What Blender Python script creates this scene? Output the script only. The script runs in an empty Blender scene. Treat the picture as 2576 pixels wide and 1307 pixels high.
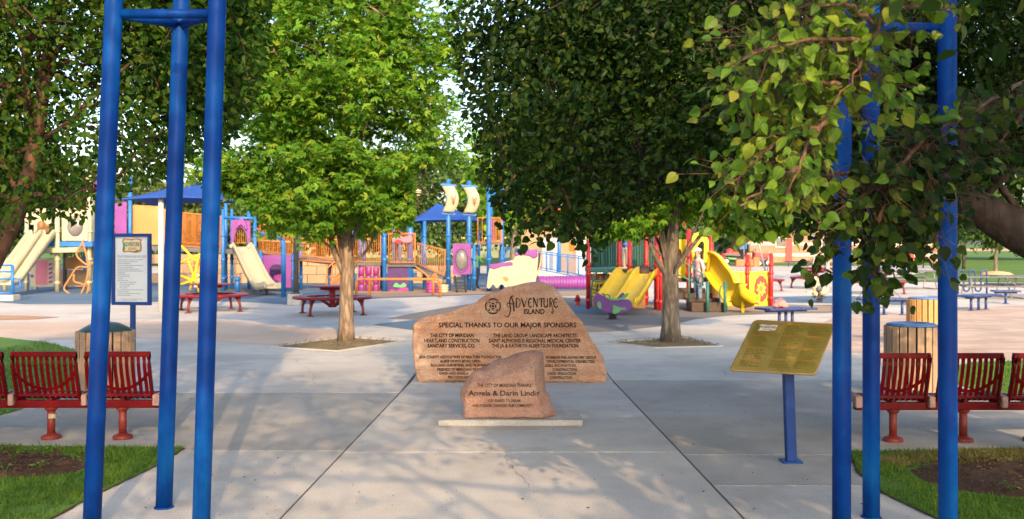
import bpy, math, random
import numpy as np
from mathutils import Vector, Matrix, noise
from mathutils.bvhtree import BVHTree

R = math.radians
random.seed(11)
rng = np.random.default_rng(11)
S = bpy.context.scene
COL = S.collection

# ------------------------------------------------------------------ camera, sky, sun, exposure
EYE, F, CX, HY = 1.9, 2505.0, 1288.0, 612.0
cd = bpy.data.cameras.new('camera')
cam = bpy.data.objects.new('camera', cd)
COL.objects.link(cam)
cam.location = (0, 0, EYE)
cam.rotation_euler = (R(90), 0, 0)
cd.lens, cd.sensor_width = 35.0, 36.0
cd.shift_y = -0.0161
cd.clip_start, cd.clip_end = 0.05, 3000
cd.dof.use_dof = True
cd.dof.focus_distance = 7.5
cd.dof.aperture_fstop = 4.0
S.camera = cam

SUN_EL, SUN_AZ = 25.0, 168.0          # degrees; azimuth clockwise from +Y: the sun stands behind the camera, a little right
w = bpy.data.worlds.new('World')
S.world = w
w.use_nodes = True
wn = w.node_tree.nodes
sky = wn.new('ShaderNodeTexSky')
sky.sky_type = 'NISHITA'
sky.sun_disc = False
sky.sun_elevation = R(SUN_EL)
sky.sun_rotation = R(SUN_AZ)
sky.air_density, sky.dust_density, sky.ozone_density = 1.0, 3.2, 1.0
w.node_tree.links.new(sky.outputs[0], wn['Background'].inputs[0])
wn['Background'].inputs[1].default_value = 0.15
ld = bpy.data.lights.new('sun', 'SUN')
ld.energy, ld.angle, ld.color = 2.25, R(0.5), (1.0, 0.67, 0.36)
sun = bpy.data.objects.new('sun', ld)
COL.objects.link(sun)
SD = Vector((math.sin(R(SUN_AZ)) * math.cos(R(SUN_EL)), math.cos(R(SUN_AZ)) * math.cos(R(SUN_EL)), math.sin(R(SUN_EL))))
sun.location = SD * 60
sun.rotation_euler = (-SD).to_track_quat('-Z', 'Y').to_euler()
S.view_settings.view_transform = 'Standard'
S.view_settings.look = 'None'
S.view_settings.gamma = 1.0
S.view_settings.use_curve_mapping = False
S.view_settings.exposure = 1.72
S.cycles.max_bounces = 6
S.cycles.transparent_max_bounces = 6


# ------------------------------------------------------------------ helpers
def at(px, py, Y):
    return Vector(((px - CX) / F * Y, Y, EYE - (py - HY) / F * Y))


def gp(px, py, z=0.0):
    Y = (EYE - z) * F / (py - HY)
    return Vector(((px - CX) / F * Y, Y, z))


def lerp(a, b, t):
    return a + (b - a) * t


class MB:
    def __init__(s):
        s.v, s.f, s.sm, s.mi = [], [], [], []

    def add(s, vs, fs, smooth=False, mi=0):
        o = len(s.v)
        s.v += [tuple(x) for x in vs]
        for f in fs:
            s.f.append(tuple(i + o for i in f))
            s.sm.append(smooth)
            s.mi.append(mi)
        return s

    def box(s, c, size, rz=0.0, rot=None, mi=0):
        x, y, z = size[0] / 2, size[1] / 2, size[2] / 2
        m = rot if rot is not None else Matrix.Rotation(rz, 3, 'Z')
        c = Vector(c)
        vs = [c + m @ Vector((a * x, b * y, d * z)) for a in (-1, 1) for b in (-1, 1) for d in (-1, 1)]
        return s.add(vs, [(0, 1, 3, 2), (4, 6, 7, 5), (0, 4, 5, 1), (2, 3, 7, 6), (0, 2, 6, 4), (1, 5, 7, 3)], mi=mi)

    def beam(s, p, q, wd, h, up=(0, 0, 1), mi=0):
        p, q = Vector(p), Vector(q)
        d = (q - p)
        L = d.length
        d.normalize()
        u = Vector(up)
        sd = d.cross(u)
        if sd.length < 1e-4:
            sd = d.cross(Vector((0, 1, 0)))
        sd.normalize()
        u = sd.cross(d)
        m = Matrix((d, sd, u)).transposed()
        return s.box((p + q) / 2, (L, wd, h), rot=m, mi=mi)

    def tube(s, pts, r, n=8, cap=True, mi=0, flat=None, closed=False):
        pts = [Vector(p) for p in pts]
        k = len(pts)
        rr = r if isinstance(r, (list, tuple)) else [r] * k
        vs, prev = [], None
        for i in range(k):
            if closed:
                t = pts[(i + 1) % k] - pts[i - 1]
            else:
                t = pts[min(i + 1, k - 1)] - pts[max(i - 1, 0)]
            t.normalize()
            if prev is None:
                a = Vector((0, 0, 1)) if abs(t.z) < .9 else Vector((0, 1, 0))
                prev = t.cross(a).normalized()
            sd = prev - t * prev.dot(t)
            sd.normalize()
            prev = sd
            up = t.cross(sd)
            for j in range(n):
                a = 2 * math.pi * j / n
                vs.append(pts[i] + sd * (math.cos(a) * rr[i]) + up * (math.sin(a) * rr[i] * (flat or 1)))
        fs = []
        for i in range(k if closed else k - 1):
            i2 = (i + 1) % k
            for j in range(n):
                j2 = (j + 1) % n
                fs.append((i * n + j, i * n + j2, i2 * n + j2, i2 * n + j))
        s.add(vs, fs, True, mi)
        if cap and not closed:
            o = len(s.v) - len(vs)
            s.f += [tuple(o + j for j in reversed(range(n))), tuple(o + (k - 1) * n + j for j in range(n))]
            s.sm += [False, False]
            s.mi += [mi, mi]
        return s

    def lathe(s, prof, c, n=20, mi=0, axis=None, smooth=True):
        c = Vector(c)
        m = axis if axis is not None else Matrix.Identity(3)
        vs = [c + m @ Vector((r * math.cos(2 * math.pi * j / n), r * math.sin(2 * math.pi * j / n), z)) for r, z in prof for j in range(n)]
        fs = [(i * n + j, i * n + (j + 1) % n, (i + 1) * n + (j + 1) % n, (i + 1) * n + j) for i in range(len(prof) - 1) for j in range(n)]
        return s.add(vs, fs, smooth, mi)

    def ell(s, c, r, n=14, m=9, rot=None, mi=0):
        rot = rot if rot is not None else Matrix.Identity(3)
        prof = [(math.sin(math.pi * i / m), -math.cos(math.pi * i / m)) for i in range(m + 1)]
        prof[0], prof[-1] = (1e-3, -1), (1e-3, 1)
        sc = rot @ Matrix.Diagonal(Vector(r))
        return s.lathe(prof, c, n, mi, sc)

    def prism(s, poly, o, U, V, N, d, mi=0):
        o, U, V, N = Vector(o), Vector(U), Vector(V), Vector(N)
        k = len(poly)
        a = [o + U * x + V * y for x, y in poly]
        vs = a + [p + N * d for p in a]
        fs = [tuple(range(k)), tuple(reversed(range(k, 2 * k)))] + [(i, (i + 1) % k, k + (i + 1) % k, k + i) for i in range(k)]
        return s.add(vs, fs, False, mi)

    def sheet(s, pts, mi=0):
        return s.add(pts, [tuple(range(len(pts)))], False, mi)

    def sweep(s, prof, path, sides, mi=0, smooth=True):
        """closed 2-D profile (across, up) carried along a path; sides = unit vector across at each point"""
        k, n = len(path), len(prof)
        vs = []
        for i in range(k):
            t = (Vector(path[min(i + 1, k - 1)]) - Vector(path[max(i - 1, 0)])).normalized()
            sd = Vector(sides[i] if isinstance(sides, list) else sides)
            sd = (sd - t * sd.dot(t)).normalized()
            up = sd.cross(t)
            if up.z < 0:
                up = -up
            vs += [Vector(path[i]) + sd * a + up * b for a, b in prof]
        fs = [(i * n + j, i * n + (j + 1) % n, (i + 1) * n + (j + 1) % n, (i + 1) * n + j) for i in range(k - 1) for j in range(n)]
        fs += [tuple(reversed(range(n))), tuple((k - 1) * n + j for j in range(n))]
        return s.add(vs, fs, smooth, mi)

    def build(s, name, mat, parent=None, bevel=0, kind=None, label=None, fixn=True):
        off = Vector((0, 0, 0))
        p = parent
        while p is not None:
            off += p.location
            p = p.parent
        me = bpy.data.meshes.new(name)
        me.from_pydata([(a - off.x, b - off.y, c - off.z) for a, b, c in s.v], [], s.f)
        me.polygons.foreach_set('use_smooth', s.sm)
        me.polygons.foreach_set('material_index', s.mi)
        for m in (mat if isinstance(mat, (list, tuple)) else [mat]):
            me.materials.append(m)
        if fixn:
            import bmesh
            bm = bmesh.new()
            bm.from_mesh(me)
            bmesh.ops.recalc_face_normals(bm, faces=bm.faces)
            bm.to_mesh(me)
            bm.free()
        o = bpy.data.objects.new(name, me)
        COL.objects.link(o)
        o.parent = parent
        if bevel:
            b = o.modifiers.new('bevel', 'BEVEL')
            b.width, b.segments, b.limit_method, b.angle_limit = bevel, 2, 'ANGLE', R(40)
        if kind:
            o['kind'] = kind
        if label:
            o['label'] = label
        return o


def tag(o, label=None, cat=None, group=None, kind=None):
    if label: o['label'] = label
    if cat: o['category'] = cat
    if group: o['group'] = group
    if kind: o['kind'] = kind
    return o


def thing(name, label, cat, loc=(0, 0, 0), group=None):
    o = bpy.data.objects.new(name, None)
    o.empty_display_size = .2
    COL.objects.link(o)
    o.location = loc
    return tag(o, label, cat, group)


def dup(root, loc, rz=0.0, label=None, group=None, scale=None):
    def rec(o, par):
        c = o.copy()
        COL.objects.link(c)
        c.parent = par
        for ch in list(o.children):
            rec(ch, c)
        return c
    r = rec(root, None)
    r.location = loc
    r.rotation_euler = (0, 0, rz)
    if scale: r.scale = (scale,) * 3
    if label: r['label'] = label
    if group: r['group'] = group
    return r


def share(o, loc, rot=None, parent=None, name=None):
    """another object on the same mesh"""
    c = bpy.data.objects.new(name or o.name.split('.')[0], o.data)
    COL.objects.link(c)
    c.parent = parent if parent is not None else o.parent
    c.location = loc
    if rot: c.rotation_euler = rot
    for m in o.modifiers:
        n = c.modifiers.new(m.name, m.type)
        if m.type == 'BEVEL':
            n.width, n.segments, n.limit_method, n.angle_limit = m.width, m.segments, m.limit_method, m.angle_limit
    return c


# ------------------------------------------------------------------ materials
def nodes(name):
    m = bpy.data.materials.new(name)
    m.use_nodes = True
    t = m.node_tree
    return m, t.nodes, t.links, t.nodes['Principled BSDF']


def ramp(N, L, src, stops):
    r = N.new('ShaderNodeValToRGB')
    e = r.color_ramp.elements
    while len(e) < len(stops):
        e.new(.5)
    for i, (p, c) in enumerate(stops):
        e[i].position = p
        e[i].color = (*c, 1) if len(c) == 3 else c
    L.new(src, r.inputs[0])
    return r


def tex(N, L, kind, scale, detail=4, vec=None, stretch=None, **kw):
    tc = N.new('ShaderNodeTexCoord')
    out = tc.outputs[vec or 'Object']
    if stretch:
        mp = N.new('ShaderNodeMapping')
        mp.inputs['Scale'].default_value = stretch
        L.new(out, mp.inputs[0])
        out = mp.outputs[0]
    n = N.new('ShaderNodeTex' + kind)
    L.new(out, n.inputs['Vector'])
    n.inputs['Scale'].default_value = scale
    if 'Detail' in n.inputs: n.inputs['Detail'].default_value = detail
    for k, v in kw.items():
        if k in n.inputs: n.inputs[k].default_value = v
        else: setattr(n, k, v)
    return n


def bump(N, L, P, src, strength, dist=.01, prev=None):
    b = N.new('ShaderNodeBump')
    b.inputs['Strength'].default_value = strength
    b.inputs['Distance'].default_value = dist
    L.new(src, b.inputs['Height'])
    if prev: L.new(prev.outputs[0], b.inputs['Normal'])
    L.new(b.outputs[0], P.inputs['Normal'])
    return b


def mix(N, L, a, b, fac, mode='MIX'):
    m = N.new('ShaderNodeMix')
    m.data_type = 'RGBA'
    m.blend_type = mode
    for sock, v in ((m.inputs[0], fac), (m.inputs[6], a), (m.inputs[7], b)):
        if hasattr(v, 'is_output'): L.new(v, sock)
        elif isinstance(v, (int, float)): sock.default_value = v
        else: sock.default_value = (*v, 1)
    return m.outputs[2]


def sc(c, k):
    return tuple(min(1, x * k) for x in c)


def paint(name, col, rough=.45, var=.16, scale=3.0, fade=None, bumpk=.04, metal=0.0, stretch=None, dirt=.25, spec=.35):
    """painted metal or plastic: uneven tone, scuffs and dust, slightly uneven gloss"""
    m, N, L, P = nodes(name)
    n = tex(N, L, 'Noise', scale, 6, stretch=stretch)
    r = ramp(N, L, n.outputs[0], [(.3, sc(col, 1 - var)), (.55, col), (.75, fade or sc(col, 1 + var))])
    n2 = tex(N, L, 'Noise', scale * 9, 5)
    r2 = ramp(N, L, n2.outputs[0], [(.55, (0, 0, 0)), (.8, (1, 1, 1))])
    dm = N.new('ShaderNodeMath')
    dm.operation = 'MULTIPLY'
    L.new(r2.outputs[0], dm.inputs[0])
    dm.inputs[1].default_value = dirt
    c = mix(N, L, r.outputs[0], tuple(lerp(x, .3, .6) for x in col), dm.outputs[0])
    L.new(c, P.inputs['Base Color'])
    rr = N.new('ShaderNodeMapRange')
    rr.inputs[3].default_value, rr.inputs[4].default_value = rough - .08, rough + .15
    L.new(n2.outputs[0], rr.inputs[0])
    L.new(rr.outputs[0], P.inputs['Roughness'])
    P.inputs['Metallic'].default_value = metal
    P.inputs['Specular IOR Level'].default_value = spec
    if bumpk: bump(N, L, P, n2.outputs[0], bumpk, .004)
    return m


def ground_mat(name, cols, scale=.35, fine=60, bumpk=.15, rough=.9, speck=.3, vec='Generated', stain=None, crack=False):
    m, N, L, P = nodes(name)
    geo = N.new('ShaderNodeNewGeometry')

    def gtex(kind, s, d=6, **kw):
        n = N.new('ShaderNodeTex' + kind)
        L.new(geo.outputs['Position'], n.inputs['Vector'])
        n.inputs['Scale'].default_value = s
        if 'Detail' in n.inputs: n.inputs['Detail'].default_value = d
        for k, v in kw.items():
            if k in n.inputs: n.inputs[k].default_value = v
            else: setattr(n, k, v)
        return n
    n = gtex('Noise', scale, 8, Roughness=.6)
    c = ramp(N, L, n.outputs[0], [(.3, cols[0]), (.5, cols[1]), (.7, cols[2])]).outputs[0]
    f = gtex('Noise', fine, 4)
    fr = ramp(N, L, f.outputs[0], [(.3, (1 - speck,) * 3), (.7, (1 + speck * .5,) * 3)])
    c = mix(N, L, c, fr.outputs[0], 1.0, 'MULTIPLY')
    if stain:
        s2 = gtex('Noise', 1.7, 7, Roughness=.65)
        sr = ramp(N, L, s2.outputs[0], [(.5, (0, 0, 0)), (.72, (1, 1, 1))])
        sm = N.new('ShaderNodeMath')
        sm.operation = 'MULTIPLY'
        L.new(sr.outputs[0], sm.inputs[0])
        sm.inputs[1].default_value = .7
        c = mix(N, L, c, stain, sm.outputs[0])
        sp = gtex('Voronoi', 9)
        spr = ramp(N, L, sp.outputs['Distance'], [(.03, (1, 1, 1)), (.06, (0, 0, 0))])
        sm2 = N.new('ShaderNodeMath')
        sm2.operation = 'MULTIPLY'
        L.new(spr.outputs[0], sm2.inputs[0])
        sm2.inputs[1].default_value = .5
        c = mix(N, L, c, sc(stain, .4), sm2.outputs[0])
    L.new(c, P.inputs['Base Color'])
    P.inputs['Roughness'].default_value = rough
    P.inputs['Specular IOR Level'].default_value = .25
    bump(N, L, P, f.outputs[0], bumpk, .01)
    return m


def leaf_mat(name, cols, glow, rough=.45, trans=.38, spec=.35):
    m, N, L, P = nodes(name)
    geo = N.new('ShaderNodeNewGeometry')
    r = ramp(N, L, geo.outputs['Random Per Island'], [(i / (len(cols) - 1), c) for i, c in enumerate(cols)])
    n = tex(N, L, 'Noise', 1.3, 3)
    nr = ramp(N, L, n.outputs[0], [(.35, (.72, .78, .7)), (.65, (1.2, 1.15, 1.1))])
    c = mix(N, L, r.outputs[0], nr.outputs[0], 1.0, 'MULTIPLY')
    L.new(c, P.inputs['Base Color'])
    P.inputs['Roughness'].default_value = rough
    P.inputs['Specular IOR Level'].default_value = spec
    tr = N.new('ShaderNodeBsdfTranslucent')
    g = mix(N, L, c, glow, 1.0, 'MULTIPLY')
    L.new(g, tr.inputs[0])
    ms = N.new('ShaderNodeMixShader')
    ms.inputs[0].default_value = trans
    L.new(P.outputs[0], ms.inputs[1])
    L.new(tr.outputs[0], ms.inputs[2])
    L.new(ms.outputs[0], N['Material Output'].inputs[0])
    return m


def bark_mat(name, a, b, c, vs=7.0, k=.9):
    m, N, L, P = nodes(name)
    v = tex(N, L, 'Voronoi', vs, stretch=(1.6, 1.6, .28), feature='DISTANCE_TO_EDGE')
    n = tex(N, L, 'Noise', 5, 8, stretch=(2.2, 2.2, .5))
    r = ramp(N, L, n.outputs[0], [(.3, a), (.52, b), (.72, c)])
    vr = ramp(N, L, v.outputs[0], [(.0, (.3, .26, .24)), (.16, (1, 1, 1))])
    L.new(mix(N, L, r.outputs[0], vr.outputs[0], .85, 'MULTIPLY'), P.inputs['Base Color'])
    P.inputs['Roughness'].default_value = .95
    b1 = bump(N, L, P, v.outputs[0], k, .03)
    n2 = tex(N, L, 'Noise', 45, 6)
    bump(N, L, P, n2.outputs[0], .4, .01, b1)
    return m


BLUE = paint('gate_blue_paint', (0.003, 0.036, 0.180), .46, .35, 1.5, (.006, .085, .30), stretch=(1, 1, .6), dirt=.02, spec=.22)


def dappled_weathered_blue():
    """sun-faded blue coating: paler patches that mostly paint in light dapple, rain streaks, scratches, a few chips down to grey primer"""
    m, N, L, P = nodes('gate_blue_coating')
    n = tex(N, L, 'Noise', 2.1, 6, stretch=(1, 1, .55), Roughness=.55)
    c = ramp(N, L, n.outputs[0], [(.30, (.001, .018, .12)), (.48, (.001, .032, .19)), (.60, (.002, .060, .26)), (.72, (.006, .105, .34))]).outputs[0]  # paler stops put dappled light into the post colour, besides some fading
    st = tex(N, L, 'Noise', 16, 4, stretch=(1, 1, .04))
    sr = ramp(N, L, st.outputs[0], [(.42, (.82, .84, .88)), (.62, (1.12, 1.12, 1.1))])
    c = mix(N, L, c, sr.outputs[0], 1.0, 'MULTIPLY')
    v = tex(N, L, 'Voronoi', 26, stretch=(1, 1, .5))
    vr = ramp(N, L, v.outputs['Distance'], [(.05, (1, 1, 1)), (.075, (0, 0, 0))])
    msk = tex(N, L, 'Noise', 3.1, 3)
    mr = ramp(N, L, msk.outputs[0], [(.56, (0, 0, 0)), (.62, (1, 1, 1))])
    chip = mix(N, L, vr.outputs[0], mr.outputs[0], 1.0, 'MULTIPLY')
    c = mix(N, L, c, (.22, .25, .30), chip)
    L.new(c, P.inputs['Base Color'])
    rr = N.new('ShaderNodeMapRange')
    rr.inputs[3].default_value, rr.inputs[4].default_value = .30, .68
    L.new(n.outputs[0], rr.inputs[0])
    L.new(rr.outputs[0], P.inputs['Roughness'])
    P.inputs['Specular IOR Level'].default_value = .10
    f = tex(N, L, 'Noise', 70, 4)
    bump(N, L, P, f.outputs[0], .08, .004)
    return m


TOWERBLUE = dappled_weathered_blue()
RED = paint('bench_red_coating', (.095, .001, .003), .45, .25, 4, dirt=.0, spec=.12)
LEGRED = paint('faded_red_leg', (0.130, 0.014, 0.010), .5, .2, 5, dirt=.12)
TABLERED = paint('table_red_coating', (0.165, 0.006, 0.010), .4, .2, 4, dirt=.05, spec=.25)
BRIGHTRED = paint('bright_red_paint', (0.392, 0.017, 0.015), .35, .12, 3)
PBLUE = paint('playground_blue_paint', (0.014, 0.116, 0.368), .4, .14, 3)
DBLUE = paint('dark_blue_coating', (0.021, 0.038, 0.140), .45, .2, 3)
ORANGE = paint('orange_coating', (0.400, 0.136, 0.020), .45, .12, 3)
ORPANEL = paint('orange_panel_plastic', (0.375, 0.173, 0.053), .55, .15, 1.5)
PURPLE = paint('purple_plastic', (0.160, 0.036, 0.200), .42, .15, 2)
DPURPLE = paint('dark_purple_plastic', (0.050, 0.015, 0.100), .42, .2, 2)
MAGENTA = paint('magenta_plastic', (0.216, 0.024, 0.152), .42, .15, 2)
CREAM = paint('cream_plastic', (.38, .325, .215), .45, .1, 2)
PALECREAM = paint('pale_cream_paint', (.34, .32, .215), .45, .1, 2)
PINK = paint('pink_panel', (0.413, 0.120, 0.165), .5, .12, 2)
YELLOW = paint('yellow_plastic', (.60, .40, .007), .36, .08, 2)
TEAL = paint('teal_coating', (.02, .12, .10), .45, .2, 3)
BROWN = paint('brown_step_coating', (0.036, 0.018, 0.011), .55, .2, 3)
TANRAIL = paint('tan_tube_coating', (0.315, 0.143, 0.045), .45, .12, 3)
GREENP = paint('green_plastic', (0.075, 0.315, 0.105), .45, .12, 3)
EGGP = paint('eggplant_plastic', (0.104, 0.028, 0.216), .4, .15, 3)
WHITE = paint('white_paint', (0.449, 0.449, 0.442), .5, .06, 2)
SHADE = paint('blue_shade_fabric', (0.010, 0.056, 0.264), .8, .12, .8, dirt=.05)
BLACK = paint('black_rubber', (.02, .02, .025), .6, .2, 4)
GREY = paint('grey_galvanised', (0.231, 0.231, 0.238), .4, .15, 4, metal=.3)
DGREY = paint('dark_grey_metal', (0.080, 0.080, 0.084), .5, .15, 4)
PLASTICWOOD = paint('recycled_plank', (0.320, 0.224, 0.152), .7, .14, 8, stretch=(3, 3, .3))
SUNLITPLANK = paint('recycled_plank_sunlit', (0.390, 0.210, 0.075), .7, .14, 8, stretch=(3, 3, .3))  # sunlit copy of the plank colour, warm light put into it
PINKWOOD = paint('pink_recycled_board', (0.288, 0.176, 0.152), .75, .2, 14)
GREENLID = paint('dark_green_lid', (.025, .06, .06), .45, .2, 5)
BLUELID = paint('blue_lid', (.07, .16, .36), .5, .2, 5)
INK = paint('black_letter_paint', (.022, .014, .011), .9, .5, 30, bumpk=0)
SIGNWHITE = paint('white_sign_face', (0.533, 0.547, 0.547), .35, .05, 2, bumpk=0, dirt=.08)
GREYINK = paint('grey_print', (.22, .26, .34), .6, .1, 6, bumpk=0)
GLASS = paint('bubble_plastic', (0.128, 0.120, 0.120), .12, .35, 2)
SKIN = paint('skin', (0.390, 0.225, 0.158), .55, .08, 6)
JEANS = paint('blue_denim', (0.112, 0.168, 0.266), .85, .2, 8)
MAUVE = paint('mauve_shirt', (0.435, 0.315, 0.330), .85, .1, 5)
LIME = paint('lime_shirt', (0.256, 0.496, 0.064), .85, .1, 5)
DARKCLOTH = paint('dark_cloth', (.04, .04, .06), .9, .2, 5)
CAPC = paint('beige_cap', (.58, .46, .38), .85, .1, 8)
BLUECLOTH = paint('blue_shirt', (.05, .12, .5), .85, .1, 5)
HAIR = paint('brown_hair', (.06, .035, .02), .6, .2, 20)
WALLCREAM = paint('cream_wall_render', (0.309, 0.226, 0.125), .9, .08, .7)
ROOFRED = paint('red_metal_roof', (0.400, 0.060, 0.052), .5, .12, .6)
TANWALL = paint('tan_masonry', (0.325, 0.215, 0.124), .9, .15, 1.2)
TRACTOR = paint('tractor_red', (.52, .03, .03), .35, .15, 3)
YCAP = paint('yellow_fence_cap', (0.546, 0.420, 0.084), .6, .1, 2)
CONCBLOCK = paint('footing_concrete', (0.336, 0.336, 0.320), .9, .15, 5)
PINKBAG = paint('pink_cloth_bag', (0.495, 0.188, 0.188), .8, .2, 9)
TWIG = bark_mat('twig_bark', (.10, .055, .03), (.17, .10, .06), (.22, .13, .08), 20, .3)
BARKP = bark_mat('pear_bark', (.022, .016, .013), (.042, .029, .022), (.075, .054, .042), 6)
BARKL = bark_mat('reddish_bark', (.05, .026, .016), (.10, .05, .03), (.15, .085, .055), 7)
BARKM = bark_mat('pale_furrowed_bark', (.15, .11, .075), (.27, .20, .14), (.38, .30, .22), 8)
BARKG = bark_mat('grey_furrowed_bark', (.10, .085, .065), (.185, .155, .118), (.28, .24, .185), 8)
SHADEDPEAR = leaf_mat('shaded_pear_leaf', [(.004, .017, .003), (.008, .028, .004), (.016, .044, .005), (.05, .075, .008)], (1.5, 1.7, .5), .5, .30, .14)  # shade of the dark crowns put into the leaf colour
PEARNEAR = leaf_mat('near_pear_leaf', [(.045, .115, .010), (.070, .155, .012), (.105, .19, .015), (.18, .20, .02)], (1.5, 1.6, .5), .45, .36, .25)  # lit copy of the pear leaf for the sunlit sprays
LEFTLEAF = leaf_mat('left_pear_leaf', [(.010, .042, .006), (.024, .072, .009), (.050, .115, .011), (.11, .145, .018)], (1.6, 1.6, .5), .5, .4, .14)
MAPLE = leaf_mat('young_maple_leaf', [(.048, .142, .014), (.080, .205, .018), (.128, .262, .024), (.21, .285, .03)], (1.6, 1.5, .45), .55, .42, .15)
FARLEAF = leaf_mat('distant_leaf', [(.035, .075, .018), (.05, .10, .022), (.07, .12, .026)], (1.3, 1.3, .6), .6, .3, .2)
FARLEAF2 = leaf_mat('distant_olive_leaf', [(.055, .088, .024), (.075, .11, .028), (.095, .13, .032)], (1.3, 1.3, .6), .6, .3, .2)

CONC = ground_mat('plaza_concrete', [(.31, .295, .272), (.415, .396, .366), (.475, .455, .422)], .5, 90, .12, stain=(.27, .25, .22))
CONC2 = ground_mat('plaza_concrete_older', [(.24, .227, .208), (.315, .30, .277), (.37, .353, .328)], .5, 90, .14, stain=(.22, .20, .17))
CONC3 = ground_mat('plaza_concrete_pale', [(.33, .312, .288), (.42, .40, .37), (.475, .455, .422)], .5, 90, .10, stain=(.32, .30, .27))
JOINT = ground_mat('joint_dirt', [(.05, .045, .04), (.07, .06, .05), (.10, .085, .07)], 2, 40)
SLABCONC = ground_mat('grey_slab_concrete', [(.29, .285, .275), (.35, .345, .335), (.40, .395, .385)], 2, 70, .15, stain=(.25, .23, .22))
SUNLITPINK = ground_mat('sunlit_pink_paving', [(.36, .275, .215), (.42, .325, .255), (.46, .36, .29)], .6, 30, .1)
RUBBLUE = ground_mat('blue_rubber', [(.06, .105, .16), (.08, .13, .19), (.10, .155, .22)], .4, 70, .1)
RUBGREY = ground_mat('grey_rubber', [(.125, .115, .108), (.155, .142, .132), (.18, .165, .152)], .4, 70, .1)
RUBTAN = ground_mat('tan_rubber', [(.23, .165, .11), (.27, .195, .13), (.30, .22, .15)], .4, 70, .1)
LAWN = ground_mat('lawn', [(.045, .11, .014), (.068, .148, .017), (.095, .17, .022)], .35, 45, .3, .95, .35)
SOIL = ground_mat('bark_mulch', [(.045, .024, .014), (.075, .040, .022), (.12, .066, .038)], 3, 55, .9, .97, .6)
LITTER = ground_mat('tree_bed_soil', [(.11, .085, .045), (.17, .13, .07), (.24, .18, .10)], 3, 40, .8, .97, .5)
DIRT = ground_mat('infield_dirt', [(.45, .25, .13), (.52, .30, .16), (.56, .34, .19)], .3, 10, .1)
GRASSBLADE = leaf_mat('grass_blade', [(.035, .10, .009), (.058, .14, .011), (.095, .175, .015), (.15, .18, .03)], (1.4, 1.5, .5), .6, .35, .2)
DRYBLADE = leaf_mat('dry_grass_blade', [(.16, .13, .05), (.24, .19, .08), (.14, .16, .04)], (1.3, 1.3, .6), .7, .3, .15)

# brick pavers far right: bonded courses too far off to pick apart singly
def paver_mat():
    m, N, L, P = nodes('brick_paving')
    geo = N.new('ShaderNodeNewGeometry')
    b = N.new('ShaderNodeTexBrick')
    L.new(geo.outputs['Position'], b.inputs['Vector'])
    b.inputs['Scale'].default_value = 1.0
    b.inputs['Brick Width'].default_value = .62
    b.inputs['Row Height'].default_value = .31
    b.inputs['Mortar Size'].default_value = .012
    b.inputs['Color1'].default_value = (.30, .22, .165, 1)
    b.inputs['Color2'].default_value = (.40, .31, .24, 1)
    b.inputs['Mortar'].default_value = (.31, .27, .23, 1)
    n = N.new('ShaderNodeTexNoise')
    L.new(geo.outputs['Position'], n.inputs['Vector'])
    n.inputs['Scale'].default_value = .8
    n.inputs['Detail'].default_value = 6
    r = ramp(N, L, n.outputs[0], [(.3, (.8, .78, .8)), (.7, (1.12, 1.1, 1.08))])
    L.new(mix(N, L, b.outputs[0], r.outputs[0], 1.0, 'MULTIPLY'), P.inputs['Base Color'])
    P.inputs['Roughness'].default_value = .9
    return m


PAVER = paver_mat()

# ------------------------------------------------------------------ the ground
def ground_sheet(name, pts, z, mat, kind='structure', parent=None):
    mb = MB()
    mb.sheet([(p[0], p[1], z) for p in pts])
    o = mb.build(name, mat, parent)
    if o.data.polygons[0].normal.z < 0:
        o.data.flip_normals()
    if parent is None: tag(o, kind=kind)
    return o


def pix(*pts):
    return [gp(x, y) for x, y in pts]


ground_sheet('lawn', [(-400, -60), (400, -60), (400, 900), (-400, 900)], -.16, LAWN)
mb = MB()
mb.box((0, 32, -.06), (110, 104, .10))
plaza = tag(mb.build('plaza', JOINT), kind='structure')      # joint bed: top at z = -0.01
# right-hand lawn edge cuts the plaza: everything beyond is a slightly raised park lawn
G = .009


def slab(x0, x1, y0, y1, mat, x0b=None, x1b=None):
    """one poured concrete panel: near corners x0, x1 at y0, far corners x0b, x1b at y1, recessed joint all round"""
    x0b = x0 if x0b is None else x0b
    x1b = x1 if x1b is None else x1b
    mb = MB()
    g = G
    a = [(x0 + g, y0 + g), (x1 - g, y0 + g), (x1b - g, y1 - g), (x0b + g, y1 - g)]
    mb.prism(a, (0, 0, -.05), (1, 0, 0), (0, 1, 0), (0, 0, 1), .05)
    return mb.build('concrete_slab', mat, plaza, bevel=.004)


def jx(s, y):       # the two long joints beside the central strip flare a little towards the camera
    return s * (1.60 - (y - 6.9) * .031) if y < 13.6 else s * 1.39


ys = [-16, -7, 1.5, 4.6, 9.05, 13.45]
for i in range(len(ys) - 1):
    y0, y1 = ys[i], ys[i + 1]
    slab(jx(-1, y0), jx(1, y0), y0, y1, CONC3 if i in (3,) else CONC, jx(-1, y1), jx(1, y1))
yl = [-16, -7, 1.5, 5.2, 9.12, 12.65, 17.2]
for i in range(len(yl) - 1):
    y0, y1 = yl[i], yl[i + 1]
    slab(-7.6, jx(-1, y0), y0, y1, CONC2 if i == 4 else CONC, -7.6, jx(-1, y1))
    slab(-18, -7.6, y0, y1, CONC)
yr = [-16, -7, 1.5, 5.2, 7.8, 8.93, 13.8, 17.2]
for i in range(len(yr) - 1):
    y0, y1 = yr[i], yr[i + 1]
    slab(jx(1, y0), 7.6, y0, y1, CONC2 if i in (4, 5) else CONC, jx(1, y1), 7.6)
    slab(7.6, 18, y0, y1, CONC)
slab(-1.39, 1.39, 13.45, 17.2, CONC)
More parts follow.
